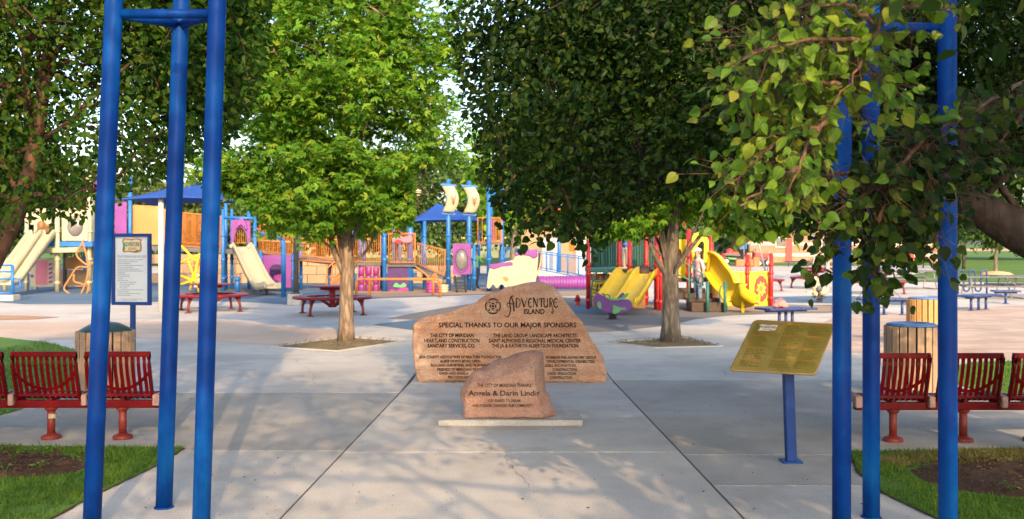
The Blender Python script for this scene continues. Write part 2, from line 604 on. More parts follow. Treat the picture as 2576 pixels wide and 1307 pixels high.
for x0, x1 in ((-54, -22), (-22, -9), (-9, 0), (0, 9), (9, 22), (22, 54)):
    slab(x0, x1, 17.2, 26, CONC)
    slab(x0, x1, 26, 44, CONC3)
    slab(x0, x1, 44, 62, CONC3)
    slab(x0, x1, 62, 83.5, CONC)
for s in (-1, 1):
    slab(*sorted((s * 18, s * 54)), -16, 17.2, CONC)


# hairline cracks wandering over the panels
def crack(pts, wd=.004):
    mb = MB()
    P = [gp(*p) for p in pts]
    Q = []
    for a, b in zip(P[:-1], P[1:]):
        for k in range(5):
            q = a.lerp(b, k / 5)
            Q.append(q + Vector((random.uniform(-1, 1), random.uniform(-1, 1), 0)) * (b - a).length * .05)
    Q.append(P[-1])
    vs = []
    for i, q in enumerate(Q):
        t = (Q[min(i + 1, len(Q) - 1)] - Q[max(i - 1, 0)]).normalized()
        n = Vector((-t.y, t.x, 0)) * wd * random.uniform(.4, 1.2)
        vs += [(q.x + n.x, q.y + n.y, .0035), (q.x - n.x, q.y - n.y, .0035)]
    mb.add(vs, [(2 * i, 2 * i + 1, 2 * i + 3, 2 * i + 2) for i in range(len(Q) - 1)])
    mb.build('crack', JOINT, plaza)


crack([(1270, 1137), (1276, 1165), (1292, 1180), (1318, 1205), (1330, 1230)], .002)
crack([(740, 905), (768, 922), (788, 945), (785, 968)], .0025)
crack([(1862, 890), (1838, 905), (1820, 935), (1828, 945)], .0025)

# coloured paving and rubber, each a thin sheet over the slabs
Z1, Z2, Z3 = .004, .008, .012
ground_sheet('sunlit_pink_paving', pix((-500, 812), (0, 812), (560, 808), (845, 832), (852, 850), (690, 868), (350, 852), (-500, 848)), Z1, SUNLITPINK)  # pink of sunlit concrete painted on, ending at the maple's shadow edge
ground_sheet('rust_paving', pix((-300, 806), (0, 806), (90, 804), (150, 799), (60, 795), (-300, 792)), Z2, ground_mat('rust_paving', [(.30, .165, .085), (.35, .20, .105), (.38, .23, .13)], .6, 30, .1))
ground_sheet('brick_paving', pix((1960, 870), (2100, 798), (2250, 790), (2420, 776), (2640, 766), (2900, 766), (3000, 900), (2420, 905), (2200, 892)), Z1, PAVER)
ground_sheet('grey_rubber_path', pix((972, 802), (1100, 778), (1230, 758), (1400, 749), (1500, 752), (1640, 760), (1900, 772), (2100, 767), (2230, 774), (2100, 788), (1960, 790), (1830, 795), (1750, 804), (1690, 818), (1560, 834), (1440, 838), (1300, 838), (1180, 815), (1050, 806)), Z1, RUBGREY)
ground_sheet('blue_rubber_patch', pix((938, 818), (1040, 806), (1120, 812), (1060, 834)), Z2, RUBBLUE)
ground_sheet('blue_rubber_patch', pix((1430, 772), (1485, 768), (1560, 780), (1500, 790), (1430, 787)), Z2, RUBBLUE)
ground_sheet('blue_rubber_patch', pix((1935, 748), (2100, 745), (2280, 750), (2280, 768), (2100, 764), (1940, 762)), Z2, RUBBLUE)
ground_sheet('playground_blue_rubber', pix((-500, 760), (0, 762), (60, 766), (240, 766), (450, 758), (600, 760), (740, 768), (950, 752), (1230, 742), (1350, 738), (1500, 730), (1560, 706), (1500, 688), (-500, 688)), Z1, RUBBLUE)
ground_sheet('tan_rubber_area', pix((870, 744), (960, 748), (1240, 740), (1300, 726), (1100, 722), (880, 730)), Z2, RUBTAN)
ground_sheet('tan_rubber_area', pix((1290, 748), (1400, 746), (1490, 744), (1500, 732), (1360, 735), (1290, 740)), Z2, RUBTAN)
ground_sheet('dark_rubber_area', pix((480, 738), (640, 748), (700, 742), (650, 724), (500, 726)), Z2, ground_mat('dark_rubber', [(.07, .07, .075), (.09, .09, .09), (.11, .105, .10)], .5, 60, .1))
ground_sheet('tan_rubber_area', pix((1600, 772), (1900, 784), (2090, 785), (2090, 772), (1940, 764), (1700, 764)), Z2, RUBTAN)

# park lawns, mulch beds
LAWN_FL = pix((462, 1129), (395, 1172), (300, 1217), (205, 1264), (118, 1312), (20, 1390), (-900, 1390), (-900, 1128), (0, 1124))
LAWN_FR = pix((2140, 1140), (2160, 1190), (2225, 1243), (2345, 1300), (2480, 1370), (3700, 1370), (3700, 1136), (2500, 1132))
LAWN_ML = pix((-500, 838), (0, 850), (110, 862), (190, 882), (238, 905), (246, 940), (215, 975), (60, 1028), (0, 1046), (-500, 1075))
LAWN_MR = pix((2392, 925), (2450, 914), (2700, 905), (3100, 900), (3100, 1040), (2700, 1022), (2576, 1012), (2480, 990), (2402, 965))


def turf(name, poly, z=.012):
    mb = MB()
    mb.prism([(p.x, p.y) for p in poly], (0, 0, -.02), (1, 0, 0), (0, 1, 0), (0, 0, 1), .02 + z)
    return tag(mb.build(name, LAWN), kind='structure')


for nm, pl in (('front_lawn', LAWN_FL), ('front_lawn', LAWN_FR), ('middle_lawn', LAWN_ML), ('middle_lawn', LAWN_MR)):
    turf(nm, pl)
for pl in (LAWN_FL, LAWN_FR):
    mb = MB()
    for p0, p1 in zip(pl[:-1], pl[1:]):
        if max(abs(p0.x), abs(p1.x)) > 6.5: continue
        k = max(2, int((p1 - p0).length / .06))
        d = (p1 - p0).normalized()
        nn = Vector((-d.y, d.x, 0))
        vs = []
        for i in range(k + 1):
            q = p0.lerp(p1, i / k)
            wv = .020 + .014 * noise.noise(q * 9) + .008 * noise.noise(q * 31)
            vs += [(q.x + nn.x * wv, q.y + nn.y * wv, .006), (q.x - nn.x * wv, q.y - nn.y * wv, .006)]
        mb.add(vs, [(2 * i, 2 * i + 1, 2 * i + 3, 2 * i + 2) for i in range(k)])
    tag(mb.build('soil_edge', SOIL), kind='structure')
BED_L = pix((-700, 1150), (0, 1140), (120, 1146), (200, 1154), (236, 1172), (205, 1194), (110, 1204), (0, 1208), (-700, 1204))
BED_R = pix((2276, 1186), (2330, 1172), (2450, 1168), (2700, 1168), (3300, 1172), (3300, 1270), (2700, 1272), (2540, 1258), (2420, 1243), (2310, 1214))


def inside(p, poly):
    c = False
    n = len(poly)
    for i in range(n):
        a, b = poly[i], poly[i - 1]
        if (a[1] > p[1]) != (b[1] > p[1]) and p[0] < (b[0] - a[0]) * (p[1] - a[1]) / (b[1] - a[1]) + a[0]:
            c = not c
    return c


def bed(name, poly, mat, z=.018, hump=.04, chips=900, size=.03):
    """soil bed: an uneven low mound with loose bark chips on it"""
    c = sum(poly, Vector()) / len(poly)
    mb = MB()
    rings = 9
    pts = []
    for i in range(len(poly)):
        a, b = poly[i], poly[(i + 1) % len(poly)]
        k = max(1, int((b - a).length / .15))
        pts += [a.lerp(b, j / k) for j in range(k)]
    n = len(pts)
    vs = []
    for r in range(rings):
        f = 1 - r / rings
        for p in pts:
            q = c.lerp(p, f)
            vs.append((q.x, q.y, z - .012 + hump * (1 - f ** 6) + (noise.noise(q * 5) * .02 + noise.noise(q * 17) * .012) * (1 if r else 0)))
    vs.append((c.x, c.y, z + hump))
    fs = [(r * n + i, r * n + (i + 1) % n, (r + 1) * n + (i + 1) % n, (r + 1) * n + i) for r in range(rings - 1) for i in range(n)]
    fs += [((rings - 1) * n + i, (rings - 1) * n + (i + 1) % n, rings * n) for i in range(n)]
    mb.add(vs, fs, True)
    o = tag(mb.build(name, mat), kind='structure')
    ch = MB()
    lo = [min(p[i] for p in poly) for i in (0, 1)]
    hi = [max(p[i] for p in poly) for i in (0, 1)]
    k = 0
    while k < chips:
        p = (random.uniform(max(lo[0], -6.5), min(hi[0], 6.5)), random.uniform(lo[1], hi[1]))
        k += 1
        if not inside(p, poly): continue
        s = size * random.uniform(.4, 1.3)
        ch.box((p[0], p[1], z + hump + .004 + random.uniform(-.006, .012)), (s, s * .5, .008),
               rot=Matrix.Rotation(random.uniform(0, 6), 3, 'Z') @ Matrix.Rotation(random.uniform(-.5, .5), 3, 'X'))
    ch.build('bark_chips', mat, o, kind='stuff')
    return o


bed('mulch_bed', BED_L, SOIL)
bed('mulch_bed', BED_R, SOIL)


def blades(name, poly, n, h, mat, avoid=None, lim=7.0, ymin=4.5, zoff=.012):
    P = np.array([(p[0], p[1]) for p in poly])
    lo, hi = P.min(0), P.max(0)
    lo[0], hi[0] = max(lo[0], -lim), min(hi[0], lim)
    lo[1] = max(lo[1], ymin)
    out = []
    while len(out) < n:
        q = (random.uniform(lo[0], hi[0]), random.uniform(lo[1], hi[1]))
        if noise.noise(Vector((q[0] * 2.2, q[1] * 2.2, 3))) < -.38 and random.random() < .75: continue
        if inside(q, poly) and not (avoid and inside(q, avoid)): out.append(q)
    B = np.array(out)
    k = len(B)
    a = rng.uniform(0, 2 * np.pi, k)
    hh = h * rng.uniform(.5, 1.25, k)
    wd = hh * .10 + .0012
    lean = rng.normal(0, .35, (k, 2)) * hh[:, None]
    V = np.zeros((k, 3, 3))
    V[:, 0, :2] = B + np.stack([np.cos(a), np.sin(a)], 1) * wd[:, None]
    V[:, 1, :2] = B - np.stack([np.cos(a), np.sin(a)], 1) * wd[:, None]
    V[:, 2, :2] = B + lean
    V[:, :2, 2] = zoff
    V[:, 2, 2] = zoff + hh
    me = np_mesh(name, V.reshape(-1, 3), np.arange(k * 3).reshape(-1, 3), mat)
    o = bpy.data.objects.new(name, me)
    COL.objects.link(o)
    return tag(o, kind='stuff')


def np_mesh(name, V, Fc, mat, smooth=False):
    me = bpy.data.meshes.new(name)
    n, m, k = len(V), len(Fc), Fc.shape[1]
    me.vertices.add(n)
    me.vertices.foreach_set('co', np.ascontiguousarray(V, dtype=np.float32).ravel())
    me.loops.add(m * k)
    me.loops.foreach_set('vertex_index', np.ascontiguousarray(Fc, dtype=np.int32).ravel())
    me.polygons.add(m)
    me.polygons.foreach_set('loop_start', np.arange(0, m * k, k, dtype=np.int32))
    me.update(calc_edges=True)
    me.polygons.foreach_set('use_smooth', [smooth] * m)
    me.materials.append(mat)
    return me


blades('grass', LAWN_FL, 26000, .032, GRASSBLADE, BED_L)
tag(bpy.data.objects['grass'], 'mown green grass of the corner lawn at the left entrance', 'grass')
DRY = pix((2200, 1168), (2240, 1150), (2420, 1140), (2620, 1140), (2620, 1166), (2330, 1170), (2270, 1180))
tag(blades('grass', LAWN_FR, 22000, .032, GRASSBLADE, BED_R), 'green grass round the mulch bed at the right entrance', 'grass')
tag(blades('dry_grass', DRY, 7000, .04, DRYBLADE), 'dry tan grass strip behind the right mulch bed', 'grass')
tag(blades('grass', LAWN_ML, 9000, .05, GRASSBLADE, None, 9), 'bright lawn curving behind the left red bench', 'grass')
tag(blades('grass', LAWN_MR, 6000, .05, GRASSBLADE, None, 9), 'lawn patch behind the right red bench', 'grass')

# square tree beds in the plaza
for cx, tw in ((-3.2, -1), (3.03, 1)):
    if tw < 0: pl = pix((688, 874), (850, 884), (1012, 860), (866, 849))
    else: pl = pix((1535, 862), (1648, 876), (1812, 872), (1730, 851))
    bed('tree_bed', pl, LITTER, .008, .03, 500, .03)
    kb = MB()
    c = sum(pl, Vector()) / 4
    for i in range(4):
        a, b = pl[i], pl[(i + 1) % 4]
        a2, b2 = c + (a - c) * 1.03, c + (b - c) * 1.03
        kb.beam((a2.x, a2.y, .004), (b2.x, b2.y, .004), .05, .03)
    tag(kb.build('bed_edging', CONC3), kind='structure')

# loose leaves and specks on the paving
for i, (x, y) in enumerate([(640, 1212), (612, 1204), (695, 1155), (322, 1153), (1483, 1282), (2110, 1275), (1895, 1284), (2125, 1262), (2170, 1272), (1310, 1258), (905, 1240), (1748, 1120)]):
    p = gp(x, y)
    mb = MB()
    a = random.uniform(0, 6)
    L_ = .03
    u, v = Vector((math.cos(a), math.sin(a), 0)), Vector((-math.sin(a), math.cos(a), 0))
    mb.add([p + Vector((0, 0, .006)), p + u * L_ * .5 + v * L_ * .35 + Vector((0, 0, .012)), p + u * L_ + Vector((0, 0, .008)), p + u * L_ * .5 - v * L_ * .35 + Vector((0, 0, .015))], [(0, 1, 2, 3)])
    where = ['beside the right post of the left tower', 'just left of another fallen leaf by the left tower', 'on the shaded joint left of centre', 'at the edge of the left front lawn', 'on the front central slab near the bottom edge', 'by the foot of the rear post of the right tower', 'at the bottom edge left of the right tower', 'between the two near posts of the right tower', 'near the lawn corner of the right tower', 'in the middle of the front slab', 'on the sunlit front slab left of the joint', 'by the right end of the cross joint'][i]
    tag(mb.build('fallen_leaf', SOIL, fixn=False), 'small dry brown leaf lying ' + where, 'leaf', 'fallen leaves on the paving')

# sloping lawn and infield beyond the plaza
def lawn_right():
    mb = MB()
    pts = [gp(2205, 709), gp(2330, 710), gp(2700, 712)]
    a = [(p.x, p.y) for p in pts]
    poly = a + [(120, 60), (400, 200), (400, 860), (-30, 860), (-30, 84), (38, 84)]
    mb.sheet([(x, y, .02) for x, y in poly])
    o = mb.build('park_lawn', LAWN)
    if o.data.polygons[0].normal.z < 0: o.data.flip_normals()
    tag(o, kind='structure')


lawn_right()
ground_sheet('infield_dirt', [(40, 230), (160, 230), (220, 330), (60, 330)], .04, DIRT)
ground_sheet('far_lawn', [(-400, 84), (-30, 84), (-30, 860), (-400, 860)], .02, LAWN)


def weed(p, n, h, label):
    t = thing('bedding_plant', label, 'plant', p, 'small plants in the mulch beds')
    stem = MB()
    lv = MB()
    for k in range(n):
        a = random.uniform(0, 6.28)
        d = Vector((math.cos(a), math.sin(a), random.uniform(.7, 1.8))).normalized()
        q = p + d * h * random.uniform(.5, 1)
        stem.tube([p, q], .003, 3, False)
        u = Vector((math.cos(a), math.sin(a), -.2)).normalized()
        v = Vector((-math.sin(a), math.cos(a), 0))
        s = random.uniform(.03, .06)
        lv.add([q, q + u * s * .5 + v * s * .35, q + u * s, q + u * s * .5 - v * s * .35], [(0, 1, 2, 3)])
    stem.build('stem', GRASSBLADE, t, fixn=False)
    lv.build('foliage', MAPLE, t, kind='stuff', fixn=False)


for x, y, n, h, lab in ((35, 1168, 8, .14, 'yellow-green seedling at the left end of the left mulch bed'), (110, 1162, 10, .16, 'tallest yellow-green seedling in the middle of the left mulch bed'), (100, 1195, 7, .10, 'low seedling at the front edge of the left mulch bed'), (182, 1172, 8, .13, 'seedling at the right end of the left mulch bed'), (14, 1200, 6, .10, 'low seedling in the front left corner of the left mulch bed'), (2545, 1252, 8, .08, 'small weed at the front of the right mulch bed')):
    p = gp(x, y)
    p.z = .05
    weed(p, n, h, lab)
for z, lab in ((1, 'patch of grit and tiny litter scattered over the paving'),):
    g = MB()
    for k in range(420):
        Y = random.uniform(5.2, 13)
        X = random.uniform(-.5, .5) * Y
        s = random.uniform(.002, .006) * (1 if random.random() < .9 else 2)
        q = Vector((X, Y, .004))
        if any(inside((X, Y), pl) for pl in (LAWN_FL, LAWN_FR, LAWN_ML, LAWN_MR)): continue
        g.box(q, (s, s * random.uniform(.5, 1.2), .004), random.uniform(0, 6))
    tag(g.build('grit', SOIL), kind='stuff', label=lab, cat='grit')

# ------------------------------------------------------------------ foliage
T_QUAD = (np.array([(0, 0, 0), (.30, .30, .07), (.22, .72, .05), (0, 1, 0), (-.22, .72, .05), (-.30, .30, .07)]), np.array([(0, 1, 2, 3), (0, 3, 4, 5)]))
# pear: rounder blade, curled along its length
T_PEAR = (np.array([(0, 0, 0), (.36, .26, .10), (.27, .68, -.02), (0, 1, -.22), (-.27, .68, -.02), (-.36, .26, .10)]), np.array([(0, 1, 2, 3), (0, 3, 4, 5)]))


def heart_template():
    """pear leaf: heart-shaped blade, pointed tip, folded along the midrib, tip curling down"""
    rows = [(-.02, .10), (.10, .33), (.28, .40), (.46, .37), (.64, .27), (.80, .15), (.92, .06)]
    V, Fc = [], []
    for y, hw in rows:
        dz = -.25 * max(0, y - .3) ** 2
        V += [(-hw, y - (.05 if y < 0 else 0), .16 * hw + dz), (0, y + (.06 if y < 0 else 0), dz), (hw, y - (.05 if y < 0 else 0), .16 * hw + dz)]
    V.append((0, 1.03, -.25 * .53))
    for i in range(len(rows) - 1):
        a = i * 3
        Fc += [(a, a + 1, a + 4, a + 3), (a + 1, a + 2, a + 5, a + 4)]
    a = (len(rows) - 1) * 3
    Fc += [(a, a + 1, len(V) - 1, len(V) - 1), (a + 1, a + 2, len(V) - 1, len(V) - 1)]
    return np.array(V), Fc


# maple-like spray: three pointed lobes fanned in one plane
T_LOBED = (np.array([(0, 0, 0), (.16, .34, .05), (0, 1.0, -.05), (-.16, .34, .05),
                     (.52, .28, -.03), (.62, .72, -.08), (.20, .52, .02),
                     (-.52, .28, -.03), (-.62, .72, -.08), (-.20, .52, .02)]),
           np.array([(0, 1, 2, 3), (0, 4, 5, 6), (0, 9, 8, 7)]))


def unit(a):
    return a / np.maximum(np.linalg.norm(a, axis=1, keepdims=True), 1e-9)


def leaf_cloud(name, P, D, N, size, tmpl, mat, parent=None, kind='stuff'):
    D = unit(D)
    N = unit(N - D * (N * D).sum(1, keepdims=True))
    X = np.cross(D, N)
    tv, tf = tmpl
    V = P[:, None, :] + size[:, None, None] * (tv[None, :, 0, None] * X[:, None, :] + tv[None, :, 1, None] * D[:, None, :] + tv[None, :, 2, None] * N[:, None, :])
    k, nv = len(P), len(tv)
    Fc = (np.arange(k)[:, None, None] * nv + tf[None]).reshape(-1, tf.shape[1])
    off = np.zeros(3)
    p = parent
    while p is not None:
        off += np.array(p.location)
        p = p.parent
    o = bpy.data.objects.new(name, np_mesh(name, V.reshape(-1, 3) - off, Fc, mat))
    COL.objects.link(o)
    o.parent = parent
    if kind: o['kind'] = kind
    return o


def project(p):
    if p[1] < .3: return None
    return (CX + F * p[0] / p[1], HY - F * (p[2] - EYE) / p[1])


def grow(name, label, trunk, trunk_r, clumps, nleaf, sigma, lsize, tmpl, lmat, bmat, group=None, limbs=7, fork=.75, droop=.5, cat='tree', limb_r=.5, horiz=.4, twigs=True, outw=.6, sides=10, leafok=None, elong=0.0, wild=.55):
    """tree > trunk, branch (each limb), twigs, crown. clumps: centres of the leaf sprays"""
    t = thing(name, label, cat, trunk[0], group)
    tr = [Vector(p) for p in trunk]
    # smooth + roughen the trunk
    pts, rad = [], []
    n = 14
    for i in range(n + 1):
        f = i / n * (len(tr) - 1)
        k = min(int(f), len(tr) - 2)
        pts.append(tr[k].lerp(tr[k + 1], f - k) + Vector((noise.noise((i * .7, tr[0].x, 0)), noise.noise((i * .7, 5, tr[0].y)), 0)) * trunk_r[0] * .18)
        rad.append(lerp(trunk_r[k], trunk_r[k + 1], f - k))
    mb = MB()
    if sides > 6:
        rad[0] *= 1.3
        rad[1] *= 1.08
    mb.tube(pts, rad, sides)
    trk = mb.build('trunk', bmat, t)
    C = np.array(clumps)
    # limb targets: farthest-point picks
    idx = [int(rng.integers(len(C)))]
    dist = np.linalg.norm(C - C[idx[0]], axis=1)
    while len(idx) < min(limbs, len(C)):
        j = int(dist.argmax())
        idx.append(j)
        dist = np.minimum(dist, np.linalg.norm(C - C[j], axis=1))
    samples = [np.array(p) for p in pts[int(n * fork):]]
    for q, j in enumerate(idx):
        a = pts[int(n * lerp(fork, 1, (q % 4) / 4))]
        b = Vector(C[j])
        mid = a.lerp(b, .5) + Vector((0, 0, (b - a).length * .10)) + Vector(rng.normal(0, .12, 3))
        L = []
        for s in range(9):
            u = s / 8
            p = a * (1 - u) ** 2 + mid * 2 * u * (1 - u) + b * u * u
            p += Vector((noise.noise((q * 3.1, s * .6, 0)), noise.noise((q * 3.1, 4, s * .6)), noise.noise((9, q * 3.1, s * .6)))) * .12 * (u > 0)
            L.append(p)
        r0 = trunk_r[-1] * limb_r
        m2 = MB()
        m2.tube(L, [lerp(r0, .012, (s / 8) ** .7) for s in range(9)], 6)
        m2.build('branch', bmat, t)
        samples += [np.array(p) for p in L[1:]]
    SA = np.array(samples)
    if twigs:
        tw = MB()
        for c in C:
            d = np.linalg.norm(SA - c, axis=1)
            j = int(d.argmin())
            if d[j] < 2.2:
                a, b = Vector(SA[j]), Vector(c)
                m = a.lerp(b, .5) + Vector((0, 0, d[j] * .12))
                tw.tube([a, m, b, b + (b - m) * .3], [.012, .009, .006, .003], 3, False)
        tw.build('twigs', bmat, t, kind='stuff', fixn=False)
    base = np.array(pts[int(n * .8)])
    P = np.repeat(C, nleaf, axis=0)
    off = np.clip(rng.normal(0, 1, P.shape), -1.7, 1.7) * np.array(sigma)
    P = P + off
    cs = np.repeat(rng.uniform(.55, 1.35, (len(C), 1)), nleaf, axis=0)
    P = P - off + off * cs
    if elong:
        od = unit(np.repeat(C, nleaf, axis=0) - base)
        od[:, 2] = od[:, 2] * .6 + .35
        along = np.repeat(rng.uniform(.5, 1.5, (len(C), 1)), nleaf, axis=0) * rng.uniform(-1, 1, (len(P), 1)) * elong
        P = P + od * along
        P[:, 2] -= .35 * along[:, 0] ** 2
    if leafok:
        P = P[np.array([leafok(p) for p in P])]
    out = unit(P - base)
    D = outw * out + rng.normal(0, wild, P.shape)
    D[:, 2] -= droop
    N = rng.normal(0, wild, P.shape)
    N[:, 2] += horiz + .35
    N[:, 1] -= .35
    sz = lsize * rng.uniform(.5, 1.25, len(P))
    leaf_cloud('crown', P, D, N, sz, tmpl, lmat, t)
    return t


def shade_hit(p):
    """where the sun drops this point's shadow on the ground"""
    k = p[2] / SD.z
    return (p[0] - SD.x * k, p[1] - SD.y * k)


# sunlit patches of paving the canopies leave open
LIT = [[(-7, 14.0), (-1.35, 14.0), (-1.35, 18.8), (-8, 18.8)],
       [(-2.1, 6.9), (-1.5, 6.4), (.2, 6.3), (.45, 7.4), (.0, 8.5), (-.9, 9.0), (-1.7, 8.6)],
       [(-.75, 9.45), (.3, 9.3), (1.25, 9.65), (1.35, 10.05), (.2, 10.15), (-.6, 9.9)],
       [(-3.2, 5.2), (-2.0, 5.2), (-1.2, 6.6), (-2.6, 6.9)],
       [(-1.25, 13.2), (-.65, 13.3), (-.6, 14.6), (-1.3, 14.6)],
       [(1.4, 9.2), (1.9, 9.2), (1.8, 9.7), (1.4, 9.7)]]


def blob(center, radii, n, keep, gap=.0, freq=.7, shell=.35, seed=0):
    out = []
    c, r = np.array(center), np.array(radii)
    g = 0
    while len(out) < n and g < n * 60:
        g += 1
        u = rng.normal(0, 1, 3)
        u /= np.linalg.norm(u)
        f = rng.uniform(shell ** 3, 1) ** (1 / 3)
        p = c + u * f * r
        if noise.noise(Vector(p) * freq + Vector((seed, 0, 0))) < gap: continue
        if keep and not keep(p): continue
        out.append(p)
    return out


def piecewise(tbl):
    xs, ys_ = zip(*tbl)
    return lambda x: float(np.interp(x, xs, ys_))


# --- the right-hand pear: low fork at the mulch bed, crown hanging over the plaza
low_r = piecewise([(1100, -50), (1150, 150), (1185, 380), (1250, 520), (1330, 575), (1420, 590), (1500, 575), (1560, 540), (1650, 500), (1760, 455), (1820, 480), (1900, 530), (2000, 560), (2130, 600), (2300, 600), (2410, 560), (2480, 470), (2576, 400), (2900, 400)])


def keep_r(p):
    q = project(p)
    if p[1] < 7.35: return False
    wob = noise.noise(Vector((q[0] * .009, q[1] * .009, 4))) * 75 + noise.noise(Vector((q[0] * .03, q[1] * .03, 9))) * 30
    if q[0] < 1145 + .1 * max(0, q[1]) + wob * 1.3: return False
    if q[0] < 1330 and noise.noise(Vector(p) * 1.5 + Vector((7, 0, 0))) < .0 : return False
    if q[1] > low_r(q[0]) - 34 + max(-60, min(16, wob * .9)): return False
    if noise.noise(Vector(p) * 1.25 + Vector((3, 1, 0))) < -.26: return False
    if 2120 < q[0] < 2240 and 130 < q[1] < 400 and p[1] < 7.6: return False
    if q[1] < -130: return False
    return True


def leaf_r(p):
    q = project(p)
    return q[1] < low_r(q[0]) + 14


cl = blob((3.3, 9.0, 3.4), (4.3, 2.4, 2.7), 900, keep_r, -.40, .55, .15, 1)
trk = [(5.02, 8.35, 0), (4.98, 8.3, .8), (4.78, 8.28, 1.38), (4.40, 8.25, 1.88), (4.0, 8.25, 2.12), (3.5, 8.35, 2.45), (2.9, 8.7, 3.1)]
pear_r = grow('pear_tree', 'dark leafy pear tree with a thick black limb at the right edge of the plaza', trk, [.28, .24, .21, .185, .155, .11, .07], cl, 150, (.28, .28, .22), .061, T_PEAR, SHADEDPEAR, BARKP, None, 11, .5, .55, sides=14, leafok=leaf_r, wild=.85)
mb = MB()
L = [(4.80, 8.28, 1.35), (5.0, 8.3, 2.2), (5.3, 8.4, 3.1), (5.6, 8.6, 4.2)]
mb.tube(L, [.19, .17, .14, .09], 10)
mb.build('branch', BARKP, pear_r)

# --- the left-hand pear: reddish trunk leaning out of the left edge
low_l = piecewise([(-400, 640), (0, 600), (60, 560), (110, 540), (190, 560), (225, 555), (250, 500), (330, 480), (430, 440), (500, 380), (560, 370), (630, 300), (670, 120), (690, -80)])


def keep_l(p):
    if p[1] < 7.75: return False
    q = project(p)
    if q[1] > low_l(q[0]) - 24: return False
    if 200 < q[0] < 520 and q[1] > 200 and noise.noise(Vector((q[0] * .014, q[1] * .014, 1))) < -.02: return False
    return True


cl = blob((-4.4, 9.1, 3.6), (3.1, 2.0, 3.3), 800, keep_l, -.30, .8, .1, 2)
cl += blob((-2.75, 9.4, 3.9), (1.0, 1.2, 1.7), 160, keep_l, -.4, .8, .1, 6)
trk = [(-5.35, 8.7, 0), (-5.0, 8.72, .9), (-4.55, 8.75, 1.75), (-4.3, 8.8, 2.35), (-4.2, 8.9, 3.1), (-4.1, 9.0, 4.2)]
grow('pear_tree', 'pear tree with a reddish leaning trunk at the left edge behind the blue tower', trk, [.13, .11, .09, .075, .06, .04], cl, 100, (.24, .24, .22), .062, T_PEAR, LEFTLEAF, BARKL, None, 15, .62, .5, limb_r=.6, wild=.8, leafok=lambda p: project(p)[1] < low_l(project(p)[0]))


# --- the two trees whose crowns roof the entrance, just outside the frame
def over(p):
    q = project(p)
    if q is not None and -200 < q[0] < 2776 and q[1] > -70: return False
    g = shade_hit(p)
    if g[1] > 16.8: return False
    k = (13.5 - p[1]) / -SD.y * -1 if False else (13.5 - p[1]) / (-SD.y)
    hx, hz = p[0] - SD.x * k, p[2] - SD.z * k
    if abs(hx + .15) < 1.15 and -.1 < hz < 1.4 and noise.noise(Vector((hx * 1.6, hz * 1.6, 2))) > -.22: return False
    k = (8.4 - p[1]) / (-SD.y)
    hx, hz = p[0] - SD.x * k, p[2] - SD.z * k
    if -1.0 < hx < 2.6 and 2.3 < hz < 4.7 and random.random() < (.8 if hx < 1 else .5): return False
    k = (4.1 - p[1]) / (-SD.y)
    if k > 0:
        hx, hz = p[0] - SD.x * k, p[2] - SD.z * k
        if .65 < hx < 1.75 and 1.9 < hz < 3.1 and random.random() < .9: return False
    for pl in LIT:
        cxy = (sum(a for a, b in pl) / len(pl), sum(b for a, b in pl) / len(pl))
        if inside(g, pl): return False
        if inside((lerp(g[0], cxy[0], .16), lerp(g[1], cxy[1], .16)), pl) and random.random() < .75: return False
    return True


cl = blob((3.4, 2.9, 4.0), (3.2, 2.4, 1.4), 170, over, -.3, .6, .1, 3)
near_tree = grow('pear_tree', 'pear tree whose sunlit branch hangs into the upper right before the blue posts', [(5.4, 2.6, 0), (5.2, 2.6, 1.2), (4.8, 2.6, 2.4), (4.3, 2.8, 3.4), (3.9, 3.0, 4.2)], [.24, .2, .18, .14, .09], cl, 46, (.30, .30, .22), .10, T_QUAD, SHADEDPEAR, BARKP, None, 9, .4, .6)
cl = blob((2.8, -2.6, 6.2), (5.4, 3.6, 3.8), 560, over, -.25, .6, .1, 5)
grow('pear_tree', 'tall pear tree behind the camera shading the right half of the plaza', [(3.4, -4.4, 0), (3.4, -4.4, 1.6), (3.3, -4.0, 3.2), (3.2, -3.6, 5.0), (3.2, -3.2, 7.0)], [.30, .25, .22, .16, .09], cl, 50, (.32, .32, .25), .105, T_QUAD, SHADEDPEAR, BARKP, None, 9, .4, .6)
cl = blob((-5.2, -3.0, 6.6), (4.4, 3.4, 2.9), 400, over, -.22, .6, .1, 4)
grow('pear_tree', 'tall pear tree behind the camera shading the left entrance lawn', [(-5.4, -4.4, 0), (-5.4, -4.4, 1.6), (-5.3, -4.0, 3.2), (-5.2, -3.6, 5.0), (-5.2, -3.2, 7.0)], [.30, .25, .22, .16, .09], cl, 50, (.32, .32, .25), .105, T_QUAD, SHADEDPEAR, BARKP, None, 9, .4, .6)

# --- near hanging sprays: big leaves one can pick out, each an object
hv, hf = heart_template()
HEART = (hv, np.array(hf))
TH = (np.array([v for v in hv]), np.array([f for f in hf]))


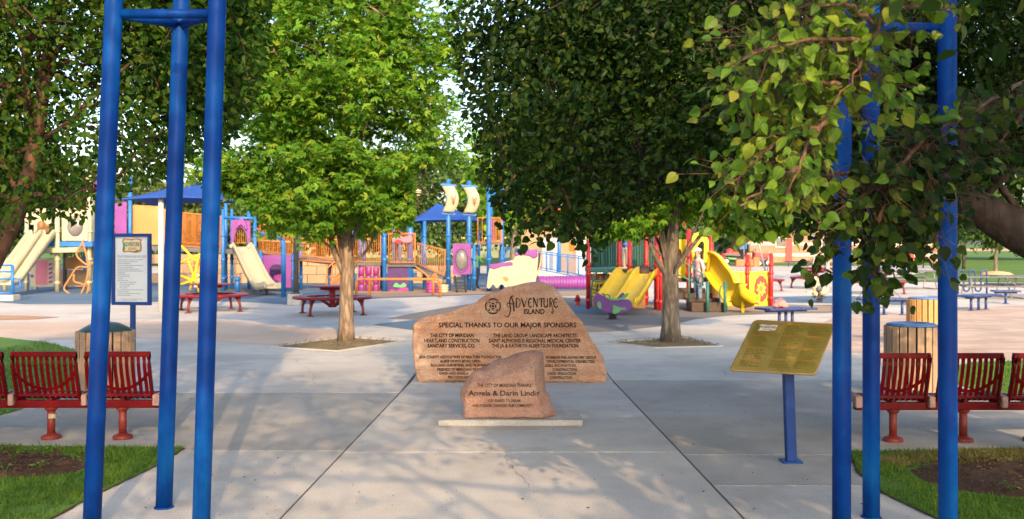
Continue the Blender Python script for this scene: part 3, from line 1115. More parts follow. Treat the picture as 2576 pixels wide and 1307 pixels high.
def heart_mesh(i):
    v = hv.copy()
    v[:, 0] *= rng.uniform(.88, 1.08)
    v[:, 0] += .06 * rng.uniform(-1, 1) * v[:, 1] ** 2
    v[:, 2] += (.25 * rng.uniform(-.6, 1)) * np.sin(v[:, 1] * 5 + i) * np.abs(v[:, 0]) * 1.2 - rng.uniform(0, .28) * v[:, 1] ** 2
    v[:, 2] += .10 * (i % 3) * v[:, 0] ** 2 - .12 * (i % 2) * np.maximum(0, v[:, 1] - .2) ** 2 + .05 * v[:, 0] * v[:, 1] * (i - 2)
    me = bpy.data.meshes.new('leaf')
    me.from_pydata([tuple(x) for x in v], [], [tuple(dict.fromkeys(int(q) for q in f)) for f in hf])
    me.polygons.foreach_set('use_smooth', [True] * len(me.polygons))
    return me


NEARCOL = []
for i, c in enumerate([((.058, .150, .012), (.095, .205, .016)), ((.078, .178, .014), (.12, .235, .018)), ((.10, .21, .016), (.155, .265, .022)), ((.14, .225, .018), (.22, .27, .025)), ((.045, .122, .011), (.078, .172, .015))]):
    m, N_, L_, P_ = nodes('near_pear_leaf_tone')
    n_ = tex(N_, L_, 'Noise', 2.2, 4)
    r_ = ramp(N_, L_, n_.outputs[0], [(.35, c[0]), (.62, c[1])])
    # paler midrib
    tcn = N_.new('ShaderNodeTexCoord')
    sx = N_.new('ShaderNodeSeparateXYZ')
    L_.new(tcn.outputs['Object'], sx.inputs[0])
    ab = N_.new('ShaderNodeMath')
    ab.operation = 'ABSOLUTE'
    L_.new(sx.outputs[0], ab.inputs[0])
    rb = ramp(N_, L_, ab.outputs[0], [(.0, (1, 1, 1)), (.035, (0, 0, 0))])
    col = mix(N_, L_, r_.outputs[0], (.20, .24, .06), rb.outputs[0])
    L_.new(col, P_.inputs['Base Color'])
    P_.inputs['Roughness'].default_value = .5
    P_.inputs['Specular IOR Level'].default_value = .22
    tr_ = N_.new('ShaderNodeBsdfTranslucent')
    L_.new(mix(N_, L_, col, (1.5, 1.5, .5), 1.0, 'MULTIPLY'), tr_.inputs[0])
    ms_ = N_.new('ShaderNodeMixShader')
    ms_.inputs[0].default_value = .34
    L_.new(P_.outputs[0], ms_.inputs[1])
    L_.new(tr_.outputs[0], ms_.inputs[2])
    L_.new(ms_.outputs[0], N_['Material Output'].inputs[0])
    NEARCOL.append(m)
LEAFMESH = []
for i in range(25):
    me = heart_mesh(i)
    me.materials.append(NEARCOL[i % 5])
    LEAFMESH.append(me)


WIN = [(2240, 2360, 52, 96), (2356, 2412, 60, 235), (2356, 2412, 500, 660), (2092, 2144, 270, 470), (2166, 2218, 165, 330), (2412, 2600, 455, 700), (2100, 2140, 600, 760)]


def blocked(b):
    q = project(b)
    return q is not None and any(x0 < q[0] < x1 and y0 < q[1] < y1 for x0, x1, y0, y1 in WIN) and random.random() < .93


def spray(parent, path, depth, r0, nl, spread, tag_=None, leafsize=.064, petioles=None, objs=True, lmat=None):
    """a drooping twig and its leaves; path in picture coordinates at a given distance"""
    pts = [at(x, y, depth + dz) for x, y, dz in path]
    pp = []
    for a, b in zip(pts[:-1], pts[1:]):
        for k in range(4):
            pp.append(a.lerp(b, k / 4) + Vector(rng.normal(0, .006, 3)))
    pp.append(pts[-1])
    mb = MB()
    mb.tube(pp, [lerp(r0, .0025, i / (len(pp) - 1)) for i in range(len(pp))], 6)
    mb.build('twig', TWIG, parent)
    leaves = []
    for i in range(nl):
        u = random.random() ** .8
        k = u * (len(pp) - 1)
        a = pp[int(k)].lerp(pp[min(int(k) + 1, len(pp) - 1)], k - int(k))
        off = Vector(rng.normal(0, 1, 3)) * spread
        off.y *= .9
        b = a + off + Vector((0, 0, -.025))
        if blocked(b - Vector((0, 0, .03))): continue
        d = Vector((off.x * 5 + random.gauss(0, .55), random.gauss(0, .45) - .15, -.62 + random.gauss(0, .5)))
        n = Vector((random.gauss(0, .8), -.8 + random.gauss(0, .6), .6 + random.gauss(0, .5)))
        d.normalize()
        n = (n - d * n.dot(d)).normalized()
        x = d.cross(n)
        s = leafsize * random.uniform(.55, 1.2)
        leaves.append((b, x, d, n, s))
        if petioles is not None:
            petioles.tube([a, a.lerp(b, .5) + Vector((0, 0, .012)), b], [.0016, .0013, .0013], 3, False)
    off = Vector(parent.location)
    if objs:
        for b, x, d, n, s in leaves:
            o = bpy.data.objects.new('leaf', LEAFMESH[random.randrange(25)])
            COL.objects.link(o)
            o.parent = parent
            m = Matrix((x, d, n)).transposed().to_4x4()
            m = Matrix.Translation(b - off) @ m @ Matrix.Scale(s, 4)
            o.matrix_basis = m
    return leaves


pet = MB()
NEAR = [([(2290, -60, .0), (2230, 20, 0), (2180, 130, .0), (2140, 210, 0), (2075, 300, .02)], 34, .075),
        ([(2075, 300, .02), (2030, 370, .03), (2000, 440, .02), (1975, 520, 0)], 20, .055),
        ([(2180, 100, 0), (2090, 100, -.1), (1990, 108, -.15), (1880, 135, -.15)], 40, .085),
        ([(2120, 215, 0), (2040, 205, .05), (1950, 205, .1), (1825, 228, .1)], 42, .08),
        ([(2060, 320, 0), (1990, 330, .1), (1920, 385, .15), (1845, 460, .15)], 34, .07),
        ([(2010, 420, 0), (1950, 450, .1), (1890, 495, .1), (1860, 520, .1)], 16, .05),
        ([(2230, 10, 0), (2320, 20, -.1), (2420, 28, -.15)], 12, .045),
        ([(2200, 60, 0), (2150, 20, -.1), (2060, 10, -.1), (1990, 20, -.1)], 18, .06),
        ([(2140, 150, .1), (2200, 190, .2), (2240, 230, .2)], 14, .06)]
for path, nl, sp in NEAR:
    spray(near_tree, path, 4.1, .011, nl, sp, petioles=pet)
    lv = spray(near_tree, [(x + 6, y - 4, dz + .16) for x, y, dz in path], 4.15, .006, int(nl * 5.2), sp * 1.5, leafsize=.058, petioles=pet, objs=False)
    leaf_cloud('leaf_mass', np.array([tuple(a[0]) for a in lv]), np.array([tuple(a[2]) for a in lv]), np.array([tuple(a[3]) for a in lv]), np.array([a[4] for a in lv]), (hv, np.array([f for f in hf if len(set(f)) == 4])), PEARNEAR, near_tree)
pet.build('petioles', TWIG, near_tree, kind='stuff', fixn=False)

# darker drooping sprays from the right pear, hanging before the right tower
pet = MB()
DARK = [([(2600, 190, 1.2), (2500, 250, .6), (2430, 290, .2), (2330, 345, 0), (2250, 380, 0)], 70, .09),
        ([(2330, 345, 0), (2260, 430, -.1), (2200, 480, -.1), (2120, 520, -.1)], 80, .10),
        ([(2260, 430, 0), (2210, 540, -.1), (2200, 640, -.1), (2196, 715, -.1)], 55, .062),
        ([(2330, 360, 0), (2330, 450, 0), (2340, 540, 0), (2360, 610, 0)], 80, .10),
        ([(2240, 440, .1), (2160, 500, .1), (2100, 560, .1), (2075, 650, .1)], 56, .065),
        ([(2260, 460, .2), (2270, 540, .2), (2290, 620, .2)], 70, .095),
        ([(2420, 330, .2), (2420, 420, .2), (2400, 520, .2)], 60, .10),
        ([(2150, 430, .2), (2090, 440, .2), (2040, 470, .2), (2010, 540, .2)], 36, .07),
        ([(2600, 240, .6), (2540, 330, .5), (2490, 380, .4), (2450, 420, .4)], 40, .10)]
acc = []
for q, (path, nl, sp) in enumerate(DARK):
    acc += spray(pear_r, path, 5.3, .014, int(nl * 2.7), sp * 1.15, leafsize=.070, petioles=pet, objs=False)
pet.build('petioles', TWIG, pear_r, kind='stuff', fixn=False)
random.shuffle(acc)
off = Vector(pear_r.location)
near_pick, rest = acc[:90], acc[90:]
for b, x, d, n, s in near_pick:
    o = bpy.data.objects.new('leaf', LEAFMESH[random.choice((0, 4, 5, 9, 10, 14, 15, 1, 19, 24))])
    COL.objects.link(o)
    o.parent = pear_r
    o.matrix_basis = Matrix.Translation(b - off) @ Matrix((x, d, n)).transposed().to_4x4() @ Matrix.Scale(s, 4)
hq = np.array([f if len(set(f)) == 4 else f for f in hf])
leaf_cloud('hanging_leaves', np.array([tuple(a[0]) for a in rest]), np.array([tuple(a[2]) for a in rest]), np.array([tuple(a[3]) for a in rest]), np.array([a[4] for a in rest]), (hv, hq[:-2]), SHADEDPEAR, pear_r)

# small sprays dipping below the dark crown over the stone and the red roof
for k, (path, nl, sp) in enumerate([([(1420, 470, 0), (1380, 520, 0), (1330, 560, 0), (1320, 590, 0)], 26, .07),
                                    ([(1420, 480, 0), (1440, 540, 0), (1480, 590, 0), (1500, 600, 0)], 34, .08),
                                    ([(1300, 440, 0), (1265, 490, 0), (1250, 530, 0)], 16, .055),
                                    ([(1380, 500, 0), (1400, 560, 0), (1400, 600, 0)], 22, .07)]):
    lv = spray(pear_r, path, 7.7, .012, int(nl * 1.8), sp, leafsize=.078, objs=False)
    leaf_cloud('hanging_leaves', np.array([tuple(a[0]) for a in lv]), np.array([tuple(a[2]) for a in lv]), np.array([tuple(a[3]) for a in lv]), np.array([a[4] for a in lv]), (hv, hq[:-2]), SHADEDPEAR, pear_r)


# --- two young maples in the plaza beds
def lobes(center, radii, n, seed, lowfn):
    out = []
    c, r = np.array(center), np.array(radii)
    while len(out) < n:
        u = rng.normal(0, 1, 3)
        u /= np.linalg.norm(u)
        f = rng.uniform(.12, 1) ** (1 / 3)
        p = c + u * f * r
        # sprays gather on tiers of branches
        tier = (p[2] * 1.7 + math.atan2(p[1] - c[1], p[0] - c[0]) * .5 + seed) % 1
        if tier > .74 and random.random() < .7: continue
        if noise.noise(Vector(p) * .9 + Vector((seed, 0, 0))) < -.28: continue
        if lowfn and not lowfn(p): continue
        out.append(p)
    return out


low_m = piecewise([(500, 330), (590, 400), (640, 500), (700, 545), (780, 585), (860, 590), (960, 580), (1040, 560), (1100, 480), (1180, 400)])


def keep_m(p):
    q = project(p)
    return q[1] < low_m(q[0]) - 12 + noise.noise(Vector((q[0] * .012, q[1] * .012, 2))) * 45


cl = lobes((-3.2, 19.2, 5.2), (2.1, 2.0, 3.7), 540, 3, keep_m)
for px, py, n in ((690, 520, 40), (1000, 500, 34), (620, 430, 30), (1080, 390, 26)):
    q = at(px, py, 19.0)
    cl += blob(q, (.75, .7, .38), n, lambda p: noise.noise(Vector(p) * 2.2) > -.1)
grow('maple_tree', 'yellow-green young maple in a square bed left of the big stone', [(-3.2, 19.2, 0), (-3.19, 19.2, .8), (-3.17, 19.2, 1.5), (-3.2, 19.2, 2.2), (-3.25, 19.2, 3.8), (-3.2, 19.2, 6.2)], [.140, .135, .125, .10, .065, .03], cl, 92, (.17, .17, .10), .13, T_LOBED, MAPLE, BARKM, None, 14, .3, .35, limb_r=1.1, horiz=.9, sides=16, elong=.42, leafok=lambda p: not (1035 < project(p)[0] < 1300 and 425 < project(p)[1] < 660))
low_m2 = piecewise([(1380, 440), (1500, 530), (1560, 575), (1640, 585), (1740, 560), (1800, 560), (1880, 575), (1960, 580), (2010, 560), (2060, 470)])


def keep_m2(p):
    q = project(p)
    return q[1] < low_m2(q[0]) - 8 + noise.noise(Vector((q[0] * .012, q[1] * .012, 5))) * 40


cl = lobes((3.3, 19.1, 4.9), (2.25, 2.1, 3.3), 500, 8, keep_m2)
for px, py, n in ((1920, 548, 60), (1560, 545, 34), (1990, 520, 30)):
    q = at(px, py, 19.0)
    cl += blob(q, (.8, .7, .30), n, None)
grow('maple_tree', 'young maple with a grey furrowed trunk in the square bed right of the big stone', [(3.03, 19.0, 0), (3.03, 19.0, .9), (3.02, 19.0, 1.5), (3.08, 19.0, 2.2), (3.15, 19.1, 3.8), (3.2, 19.1, 6.0)], [.170, .160, .150, .125, .08, .03], cl, 92, (.17, .17, .10), .13, T_LOBED, MAPLE, BARKG, None, 14, .3, .35, limb_r=1.1, horiz=.9, sides=16, elong=.40)
# bare stubs of limbs that show below the two crowns
mt = [o for o in bpy.data.objects if o.name.startswith('maple_tree')]
for o, Ls in ((mt[0], [[(830, 600), (842, 640), (865, 690)], [(900, 560), (885, 620), (872, 680)], [(845, 565), (858, 620), (868, 680)]]), (mt[1], [[(1765, 590), (1725, 640), (1690, 690)], [(1630, 600), (1650, 650), (1680, 700)], [(1662, 560), (1672, 620), (1685, 690)]])):
    for L in Ls:
        mb = MB()
        Y = o.location.y - .03
        mb.tube([at(x, y, Y) for x, y in L], [.035, .048, .065], 9)
        mb.build('branch', BARKM if o is mt[0] else BARKG, o)


# --- trees beyond the playground
def far_tree(px, top, base_y, Y, halfw, mat, label, n=150, trunk_h=None, dens=34, bark=BARKG, name='shade_tree', g='trees beyond the playground'):
    s = F / Y
    X = (px - CX) / s
    ztop = EYE - (top - HY) / s
    rx = halfw / s
    zb = 1.2 if trunk_h is None else trunk_h
    c = (X, Y, (ztop + zb) / 2)
    rz = (ztop - zb) / 2
    cl = blob(c, (rx, rx * .8, rz), n, None, -.25, .9 / rx * 1.6, .3, px % 17)
    grow(name, label, [(X, Y, 0), (X, Y, zb * .6), (X + .1, Y, zb * 1.1), (X, Y, (ztop + zb) / 2)], [rx * .07, rx * .06, rx * .05, .05], cl, dens, (rx * .17, rx * .15, rx * .13), rx * .13, T_QUAD, mat, bark, g, 6, .5, .3, twigs=False, sides=6)


for args in [(-60, 330, 0, 66, 210, FARLEAF, 'pale green tree far behind the cream play structure at the left edge'),
             (190, 420, 0, 74, 120, FARLEAF2, 'olive tree behind the left blue tower'),
             (345, 438, 0, 80, 95, FARLEAF2, 'olive tree just left of the near blue shade roof'),
             (470, 470, 0, 92, 110, FARLEAF2, 'low hazy tree behind the near blue shade roof'),
             (590, 452, 0, 88, 90, FARLEAF2, 'round olive tree right of the orange sun topper'),
             (700, 430, 0, 78, 110, FARLEAF, 'green tree behind the orange ramp'),
             (850, 330, 0, 84, 150, FARLEAF, 'tall green tree behind the left maple'),
             (1000, 380, 0, 80, 110, FARLEAF, 'green tree behind the purple bird toppers'),
             (1125, 372, 0, 76, 100, FARLEAF, 'tall green tree behind the ship sails'),
             (1260, 400, 0, 84, 110, FARLEAF, 'green tree behind the crow nest'),
             (1400, 330, 0, 98, 140, FARLEAF, 'tall green tree behind the red roofed building'),
             (1620, 360, 0, 104, 150, FARLEAF, 'dense green tree behind the red playground'),
             (1850, 400, 0, 112, 150, FARLEAF, 'green tree behind the red tractor'),
             (2080, 380, 0, 118, 170, FARLEAF, 'large green tree behind the brick building'),
             (2330, 330, 0, 118, 170, FARLEAF, 'tall green tree behind the right tower'),
             (2620, 300, 0, 110, 170, FARLEAF, 'tall green tree far behind the right edge'),
             (420, 250, 0, 150, 130, FARLEAF, 'very distant tall tree between the left tower posts')]:
    if args[0] == 420: continue
    far_tree(*args)
far_tree(1290, 325, 0, 47, 118, MAPLE, 'bright yellow-green tree behind the crow nest of the ship structure', 150, 2.6, 46, name='maple_tree', g=None)
far_tree(2505, 520, 0, 61, 75, FARLEAF, 'small tree with an orange mulch ring on the right lawn', 90, 1.75, name='lawn_tree', g=None)
far_tree(2425, 505, 0, 72, 70, FARLEAF, 'dark trunked tree standing beside the last post of the right tower', 90, 2.2, bark=BARKP, name='lawn_tree', g=None)
mb = MB()
mb.lathe([(.95, .03), (.7, .16), (.01, .24)], gp(2507, 692), 18)
tag(mb.build('mulch_ring', DIRT), kind='structure')

# ------------------------------------------------------------------ blue gateway towers
def tower(label, bases, lean, r, zbars, H=5.2):
    c = sum((Vector(b) for b in bases), Vector()) / 3
    t = thing('gateway_tower', label, 'tower', (c.x, c.y, 0), 'blue gateway towers flanking the entrance')
    tops = []
    for b, l in zip(bases, lean):
        b = Vector(b)
        top = b + Vector((l[0] * H, l[1] * H, H))
        tops.append(top)
        mb = MB()
        pts = [b.lerp(top, i / 6) for i in range(7)]
        mb.tube(pts, r, 24)
        mb.build('post', TOWERBLUE, t)
        fl = MB()
        fl.lathe([(r + .012, 0), (r + .012, .006), (r + .002, .012)], b, 24)
        fl.build('post_collar', TOWERBLUE, t)
    for i, j, za, zb in ((0, 1, zbars[0], zbars[1]), (1, 2, zbars[1], zbars[2]), (0, 2, zbars[0], zbars[2])):
        for dz in (0, 1.35):
            a = Vector(bases[i]).lerp(tops[i], (za + dz) / H)
            b = Vector(bases[j]).lerp(tops[j], (zb + dz) / H)
            d = (b - a).normalized() * r * .9
            mb = MB()
            mb.tube([a + d, b - d], .031, 14)
            mb.build('crossbar', TOWERBLUE, t)
    return t


tower('left blue three-post gateway tower of leaning painted steel pipes', [(-2.77, 6.56, 0), (-2.50, 7.15, 0), (-2.05, 6.56, 0)], [(.042, 0), (.033, .004), (.031, 0)], .058, (3.41, 3.47, 3.41))
tower('right blue three-post gateway tower partly hidden by pear leaves', [(2.085, 6.30, 0), (2.486, 6.89, 0), (2.755, 6.29, 0)], [(.002, 0), (0, 0), (-.002, 0)], .058, (3.26, 3.40, 3.26))


# ------------------------------------------------------------------ red sectional benches, backs to the camera
def bench(label, loc, n, pitch, width, first_leg, leg_pitch, nlegs, rz=0.0, endboard=False):
    t = thing('park_bench', label, 'bench', loc, 'red slatted benches at the entrance')
    prof = [(-.105, .845), (-.115, .815), (-.108, .74), (-.085, .64), (-.055, .54), (-.03, .46), (-.01, .415), (.03, .392), (.10, .388), (.22, .398), (.36, .405), (.43, .392), (.455, .36)]
    L = n * pitch
    x_off, y_off, z_off = loc

    def Wp(x, y, z):
        return Vector((x_off + x, y_off + y, z_off + z))
    nb = 10
    for k in range(n):
        x0 = k * pitch + (pitch - width) / 2
        fr = MB()
        fr.beam(Wp(x0, -.108, .835), Wp(x0 + width, -.108, .835), .034, .052)
        for xx in (x0 + .012, x0 + width - .012):
            fr.sweep([(-.012, -.026), (.012, -.026), (.012, .026), (-.012, .026)], [Wp(xx, y, z) for y, z in prof], Vector((1, 0, 0)))
        fr.beam(Wp(x0, -.022, .43), Wp(x0 + width, -.022, .43), .02, .03)
        fr.beam(Wp(x0, .44, .385), Wp(x0 + width, .44, .385), .03, .03)
        fr.beam(Wp(x0 + width * .5, .0, .375), Wp(x0 + width * .5, .4, .375), .05, .03)
        sb = fr.build('seat_back', RED, t, bevel=.005)
        # curved brace hugging the slats
        arc = []
        for i in range(11):
            u = i / 10
            xx = x0 + .02 + (width - .04) * u
            z = .655 - .165 * math.sin(math.pi * u) ** .8
            y = np.interp(z, [.415, .46, .54, .64, .74], [-.01, -.03, -.055, -.085, -.108]) - .012
            arc.append(Wp(xx, y, z))
        ab = MB()
        ab.sweep([(-.004, -.016), (.004, -.016), (.004, .016), (-.004, .016)], arc, Vector((0, 1, .4)).normalized(), smooth=False)
        ab.build('curved_brace', RED, sb)
        if k == 0:
            sm = MB()
            xx = x0 + width / (nb) * .5 + .012
            sm.sweep([(-.016, -.005), (.016, -.005), (.016, .005), (-.016, .005)], [Wp(0, y, z) for y, z in prof], Vector((1, 0, 0)), smooth=False)
            s0 = sm.build('slat', RED, sb)
            dx0 = s0
        for j in range(nb):
            xx = x0 + .03 + (width - .06) * (j + .5) / nb
            if k == 0 and j == 0:
                s0.location = (xx, 0, 0)
            else:
                share(s0, (xx, 0, 0), parent=sb)
        if k < n - 1 or endboard:
            pass
    for k in range(n + 1):
        bd = MB()
        bd.box(Wp(k * pitch, .16, .405), (pitch - width - .03 if 0 < k < n else .085, .40, .075))
        bd.box(Wp(k * pitch, -.03, .385), (pitch - width - .03 if 0 < k < n else .085, .06, .11))
        bd.build('divider_board', PINKWOOD, t, bevel=.012)
    bm_ = MB()
    bm_.beam(Wp(-.03, .03, .338), Wp(L + .03, .03, .338), .075, .075)
    bm_.build('beam', RED, t, bevel=.012)
    for q in range(nlegs):
        lx = first_leg + q * leg_pitch
        lg = MB()
        lg.tube([Wp(lx, .03, .03), Wp(lx, .03, .305)], 0.037, 16)
        lg.lathe([(.06, .305), (.06, .29), (.042, .27)], Wp(lx, .03, 0), 16)
        l = lg.build('leg', LEGRED, t)
        ft = MB()
        ft.lathe([(.094, .0), (.095, .022), (.088, .036), (.055, .046), (.039, .055)], Wp(lx, .03, 0), 20)
        ft.build('foot', LEGRED, l)
        if q == nlegs - 1 and label.startswith('left'):
            pass
    return t


bl = bench('left red slatted bench seen from behind beside the wooden litter bin', (-6.25, 9.65, .0), 4, .706, .625, .38, .695, 4)
st = MB()
st.lathe([(.0425, .20), (.0425, .245)], (-6.27 + .38 + 2 * .695 + .03, 9.68, 0), 16)
bl_leg = [c for c in bl.children if c.name.startswith('leg')][2]
st.build('maker_sticker', paint('sticker', (.30, .26, .18), .5, .3, 60), bl_leg)
bench('right red slatted bench seen from behind under the pear tree', (3.31, 9.52, .0), 4, .69, .60, .345, .673, 4)


# ------------------------------------------------------------------ slatted litter bins
def bin_(label, loc, slat_mat, lid, n=20, r=.315, H=.87, rot=0):
    t = thing('litter_bin', label, 'litter bin', loc, 'slatted litter bins')
    lx, ly, lz = loc
    inn = MB()
    inn.lathe([(.01, .1), (r - .05, .1), (r - .05, H - .03), (r - .08, H - .03), (r - .08, .3), (.01, .3)], loc, 24)
    inn.build('liner', BLACK, t)
    ring = MB()
    for z in (.13, H - .11):
        ring.lathe([(r - .045, z - .02), (r - .012, z - .02), (r - .012, z + .02), (r - .045, z + .02)], loc, 28)
    ring.lathe([(r - .06, 0), (r - .05, .0), (r - .05, .11), (r - .06, .11)], loc, 28)
    ring.build('frame_ring', BLACK, t)
    wdt = 2 * math.pi * r / n * .82
    sm = MB()
    sm.box((lx, ly, lz + (H + .06) / 2 - .0), (wdt, .028, H - .06))
    s0 = sm.build('slat', slat_mat, t, bevel=.006)
    for me_v in s0.data.vertices:
        pass
    bolts = MB()
    for k in range(n):
        a = 2 * math.pi * (k + .5) / n + rot
        p = (r * math.cos(a), r * math.sin(a), 0)
        if k == 0:
            s0.location, s0.rotation_euler = p, (0, 0, a + math.pi / 2)
        else:
            share(s0, p, (0, 0, a + math.pi / 2))
        for z in (.13, H - .11):
            bolts.ell((lx + (r + .016) * math.cos(a), ly + (r + .016) * math.sin(a), z), (.008, .008, .008), 6, 4)
    bolts.build('bolts', GREY, t, kind='stuff')
    m = MB()
    if lid == 'dome':
        m.lathe([(r - .02, H - .02), (r - .03, H + .015), (r - .09, H + .05), (r - .16, H + .085), (r - .24, H + .10), (.01, H + .105)], loc, 28)
        m.build('lid', GREENLID, t)
    else:
        m.lathe([(r - .15, H + .0), (r - .02, H + .0), (r - .01, H + .018), (r - .05, H + .035), (r - .14, H + .04), (r - .15, H + .0)], loc, 28)
        m.build('lid_ring', BLUELID, t)
    return t


bin_('wooden slatted litter bin with a dark green domed lid behind the left bench', (-4.79, 11.73, 0), PLASTICWOOD, 'dome')
bin_('brown slatted litter bin with a blue ring lid behind the right bench', (4.98, 12.4, 0), PLASTICWOOD, 'ring', rot=.1)
bin_('orange lit slatted litter bin standing farther back on the right', (7.62, 18.35, 0), SUNLITPLANK, 'ring', rot=.05)


# ------------------------------------------------------------------ lettering
_tc = {}


def text_outline(s, shear=0.0, bold=0.0, space=1.0):
    cu = bpy.data.curves.new('letters', 'FONT')
    cu.body = s
    cu.shear = shear
    cu.offset = bold
    cu.space_character = space
    cu.resolution_u = 3
    o = bpy.data.objects.new('letters', cu)
    COL.objects.link(o)
    me = bpy.data.meshes.new_from_object(o)
    v = [tuple(x.co[:2]) for x in me.vertices]
    f = [tuple(p.vertices) for p in me.polygons]
    bpy.data.objects.remove(o)
    bpy.data.curves.remove(cu)
    bpy.data.meshes.remove(me)
    return v, f


def fit_text(s, x0, x1, zc, h, **kw):
    """letters scaled to run from x0 to x1 with capital height h, centred on zc"""
    v, f = text_outline(s, **kw)
    xs = [a for a, b in v]
    lo, hi = min(xs), max(xs)
    cap = .69
    return [((a - lo) / (hi - lo) * (x1 - x0) + x0, zc - h / 2 + b / cap * h) for a, b in v], f


def words(vf, gap):
    """split a fitted line into its words at the wider gaps"""
    v, f = vf
    order = sorted(f, key=lambda q: min(v[i][0] for i in q))
    out, cur, right = [], [], None
    for q in order:
        lo, hi = min(v[i][0] for i in q), max(v[i][0] for i in q)
        if right is not None and lo - right > gap:
            out.append(cur)
            cur, right = [], None
        cur.append(q)
        right = hi if right is None else max(right, hi)
    out.append(cur)
    res = []
    for fs in out:
        idx = sorted({i for q in fs for i in q})
        m = {k: n for n, k in enumerate(idx)}
        res.append(([v[k] for k in idx], [tuple(m[i] for i in q) for q in fs]))
    return res


def stroke(pts, wd):
    """one engraved stroke: a ribbon, wd may vary along it"""
    k = len(pts)
    wds = wd if isinstance(wd, (list, tuple)) else [wd] * k
    V = []
    for i in range(k):
        a, b = pts[max(i - 1, 0)], pts[min(i + 1, k - 1)]
        dx, dz = b[0] - a[0], b[1] - a[1]
        L = math.hypot(dx, dz) or 1
        V += [(pts[i][0] - dz / L * wds[i] / 2, pts[i][1] + dx / L * wds[i] / 2), (pts[i][0] + dz / L * wds[i] / 2, pts[i][1] - dx / L * wds[i] / 2)]
    return V, [(2 * i, 2 * i + 1, 2 * i + 3, 2 * i + 2) for i in range(k - 1)]


def curve(pts, n=6):
    """Catmull-Rom through points"""
    P = [pts[0]] + list(pts) + [pts[-1]]
    out = []
    for i in range(1, len(P) - 2):
        a, b, c, d = P[i - 1], P[i], P[i + 1], P[i + 2]
        for k in range(n):
            t = k / n
            out.append(tuple(.5 * (2 * b[j] + (c[j] - a[j]) * t + (2 * a[j] - 5 * b[j] + 4 * c[j] - d[j]) * t * t + (3 * b[j] - a[j] - 3 * c[j] + d[j]) * t ** 3) for j in (0, 1)))
    out.append(tuple(pts[-1]))
    return out


def stone(name, label, cat, outline, yfront, thick, Y, loc, mat, rough=.012, facet=None, lean=0.0, chip=1.0):
    """a standing slab: outline (x, z) with broken edges; the face is nearly flat, the rim chipped"""
    pts = []
    for i in range(len(outline)):
        a, b = outline[i], outline[(i + 1) % len(outline)]
        L = math.hypot(b[0] - a[0], b[1] - a[1])
        k = max(2, int(L / .035))
        for j in range(k):
            u = j / k
            x, z = lerp(a[0], b[0], u), lerp(a[1], b[1], u)
            if z > .03:
                x += noise.noise(Vector((x * 9, z * 9, 3))) * .026 * chip
                z += noise.noise(Vector((x * 9, z * 9, 7))) * .018
            pts.append((x, max(z, 0)))
    cx = sum(p[0] for p in pts) / len(pts)
    cz = sum(p[1] for p in pts) / len(pts) * .9
    n = len(pts)
    V, Fc = [], []
    front = [0.15, .3, .45, .6, .72, .82, .9, .955, .99, 1.0]
    ring = []

    def push(f, y, amp):
        row = []
        for x, z in pts:
            px, pz = cx + (x - cx) * f, cz + (z - cz) * f
            q = Vector((px * 6, pz * 6, y * 6))
            yy = y + (noise.noise(q) * .6 + noise.noise(q * 2.7) * .4) * amp
            if facet: yy += facet(px, pz)
            row.append(len(V))
            V.append((px, yy + lean * pz, pz))
        ring.append(row)
    for f in front:
        e = max(0, (f - .9) / .1)
        push(f, e ** 2 * .035, rough * (1 + 4.0 * e))
    push(1.015, thick * .22, .05)
    push(.995, thick * .45, .05)
    push(1.0, thick * .7, .05)
    push(.96, thick, .03)
    push(.4, thick, .03)
    for a, b in zip(ring[:-1], ring[1:]):
        Fc += [(a[i], a[(i + 1) % n], b[(i + 1) % n], b[i]) for i in range(n)]
    V.append((cx, (facet(cx, cz) if facet else 0) + lean * cz, cz))
    Fc += [(ring[0][(i + 1) % n], ring[0][i], len(V) - 1) for i in range(n)]
    V.append((cx, thick, cz))
    Fc += [(ring[-1][i], ring[-1][(i + 1) % n], len(V) - 1) for i in range(n)]
    V = [(x + loc[0], y + loc[1], z + loc[2]) for x, y, z in V]
    t = thing(name, label, cat, loc)
    mb = MB()
    mb.add(V, Fc, False)
    mb.build('boulder', mat, t)
    bvh = BVHTree.FromPolygons([Vector(v) for v in V], Fc)

    def put(vs, fs, nm='inscription', m=INK, proud=.0025, label=None):
        out = []
        for x, z in vs:
            h = bvh.ray_cast(Vector((loc[0] + x, loc[1] - 2, loc[2] + z)), Vector((0, 1, 0)))
            y = h[0].y if h[0] else loc[1]
            out.append((loc[0] + x, y - proud, loc[2] + z))
        b = MB()
        b.add(out, fs)
        return b.build(nm, m, t, fixn=False)
    return t, put


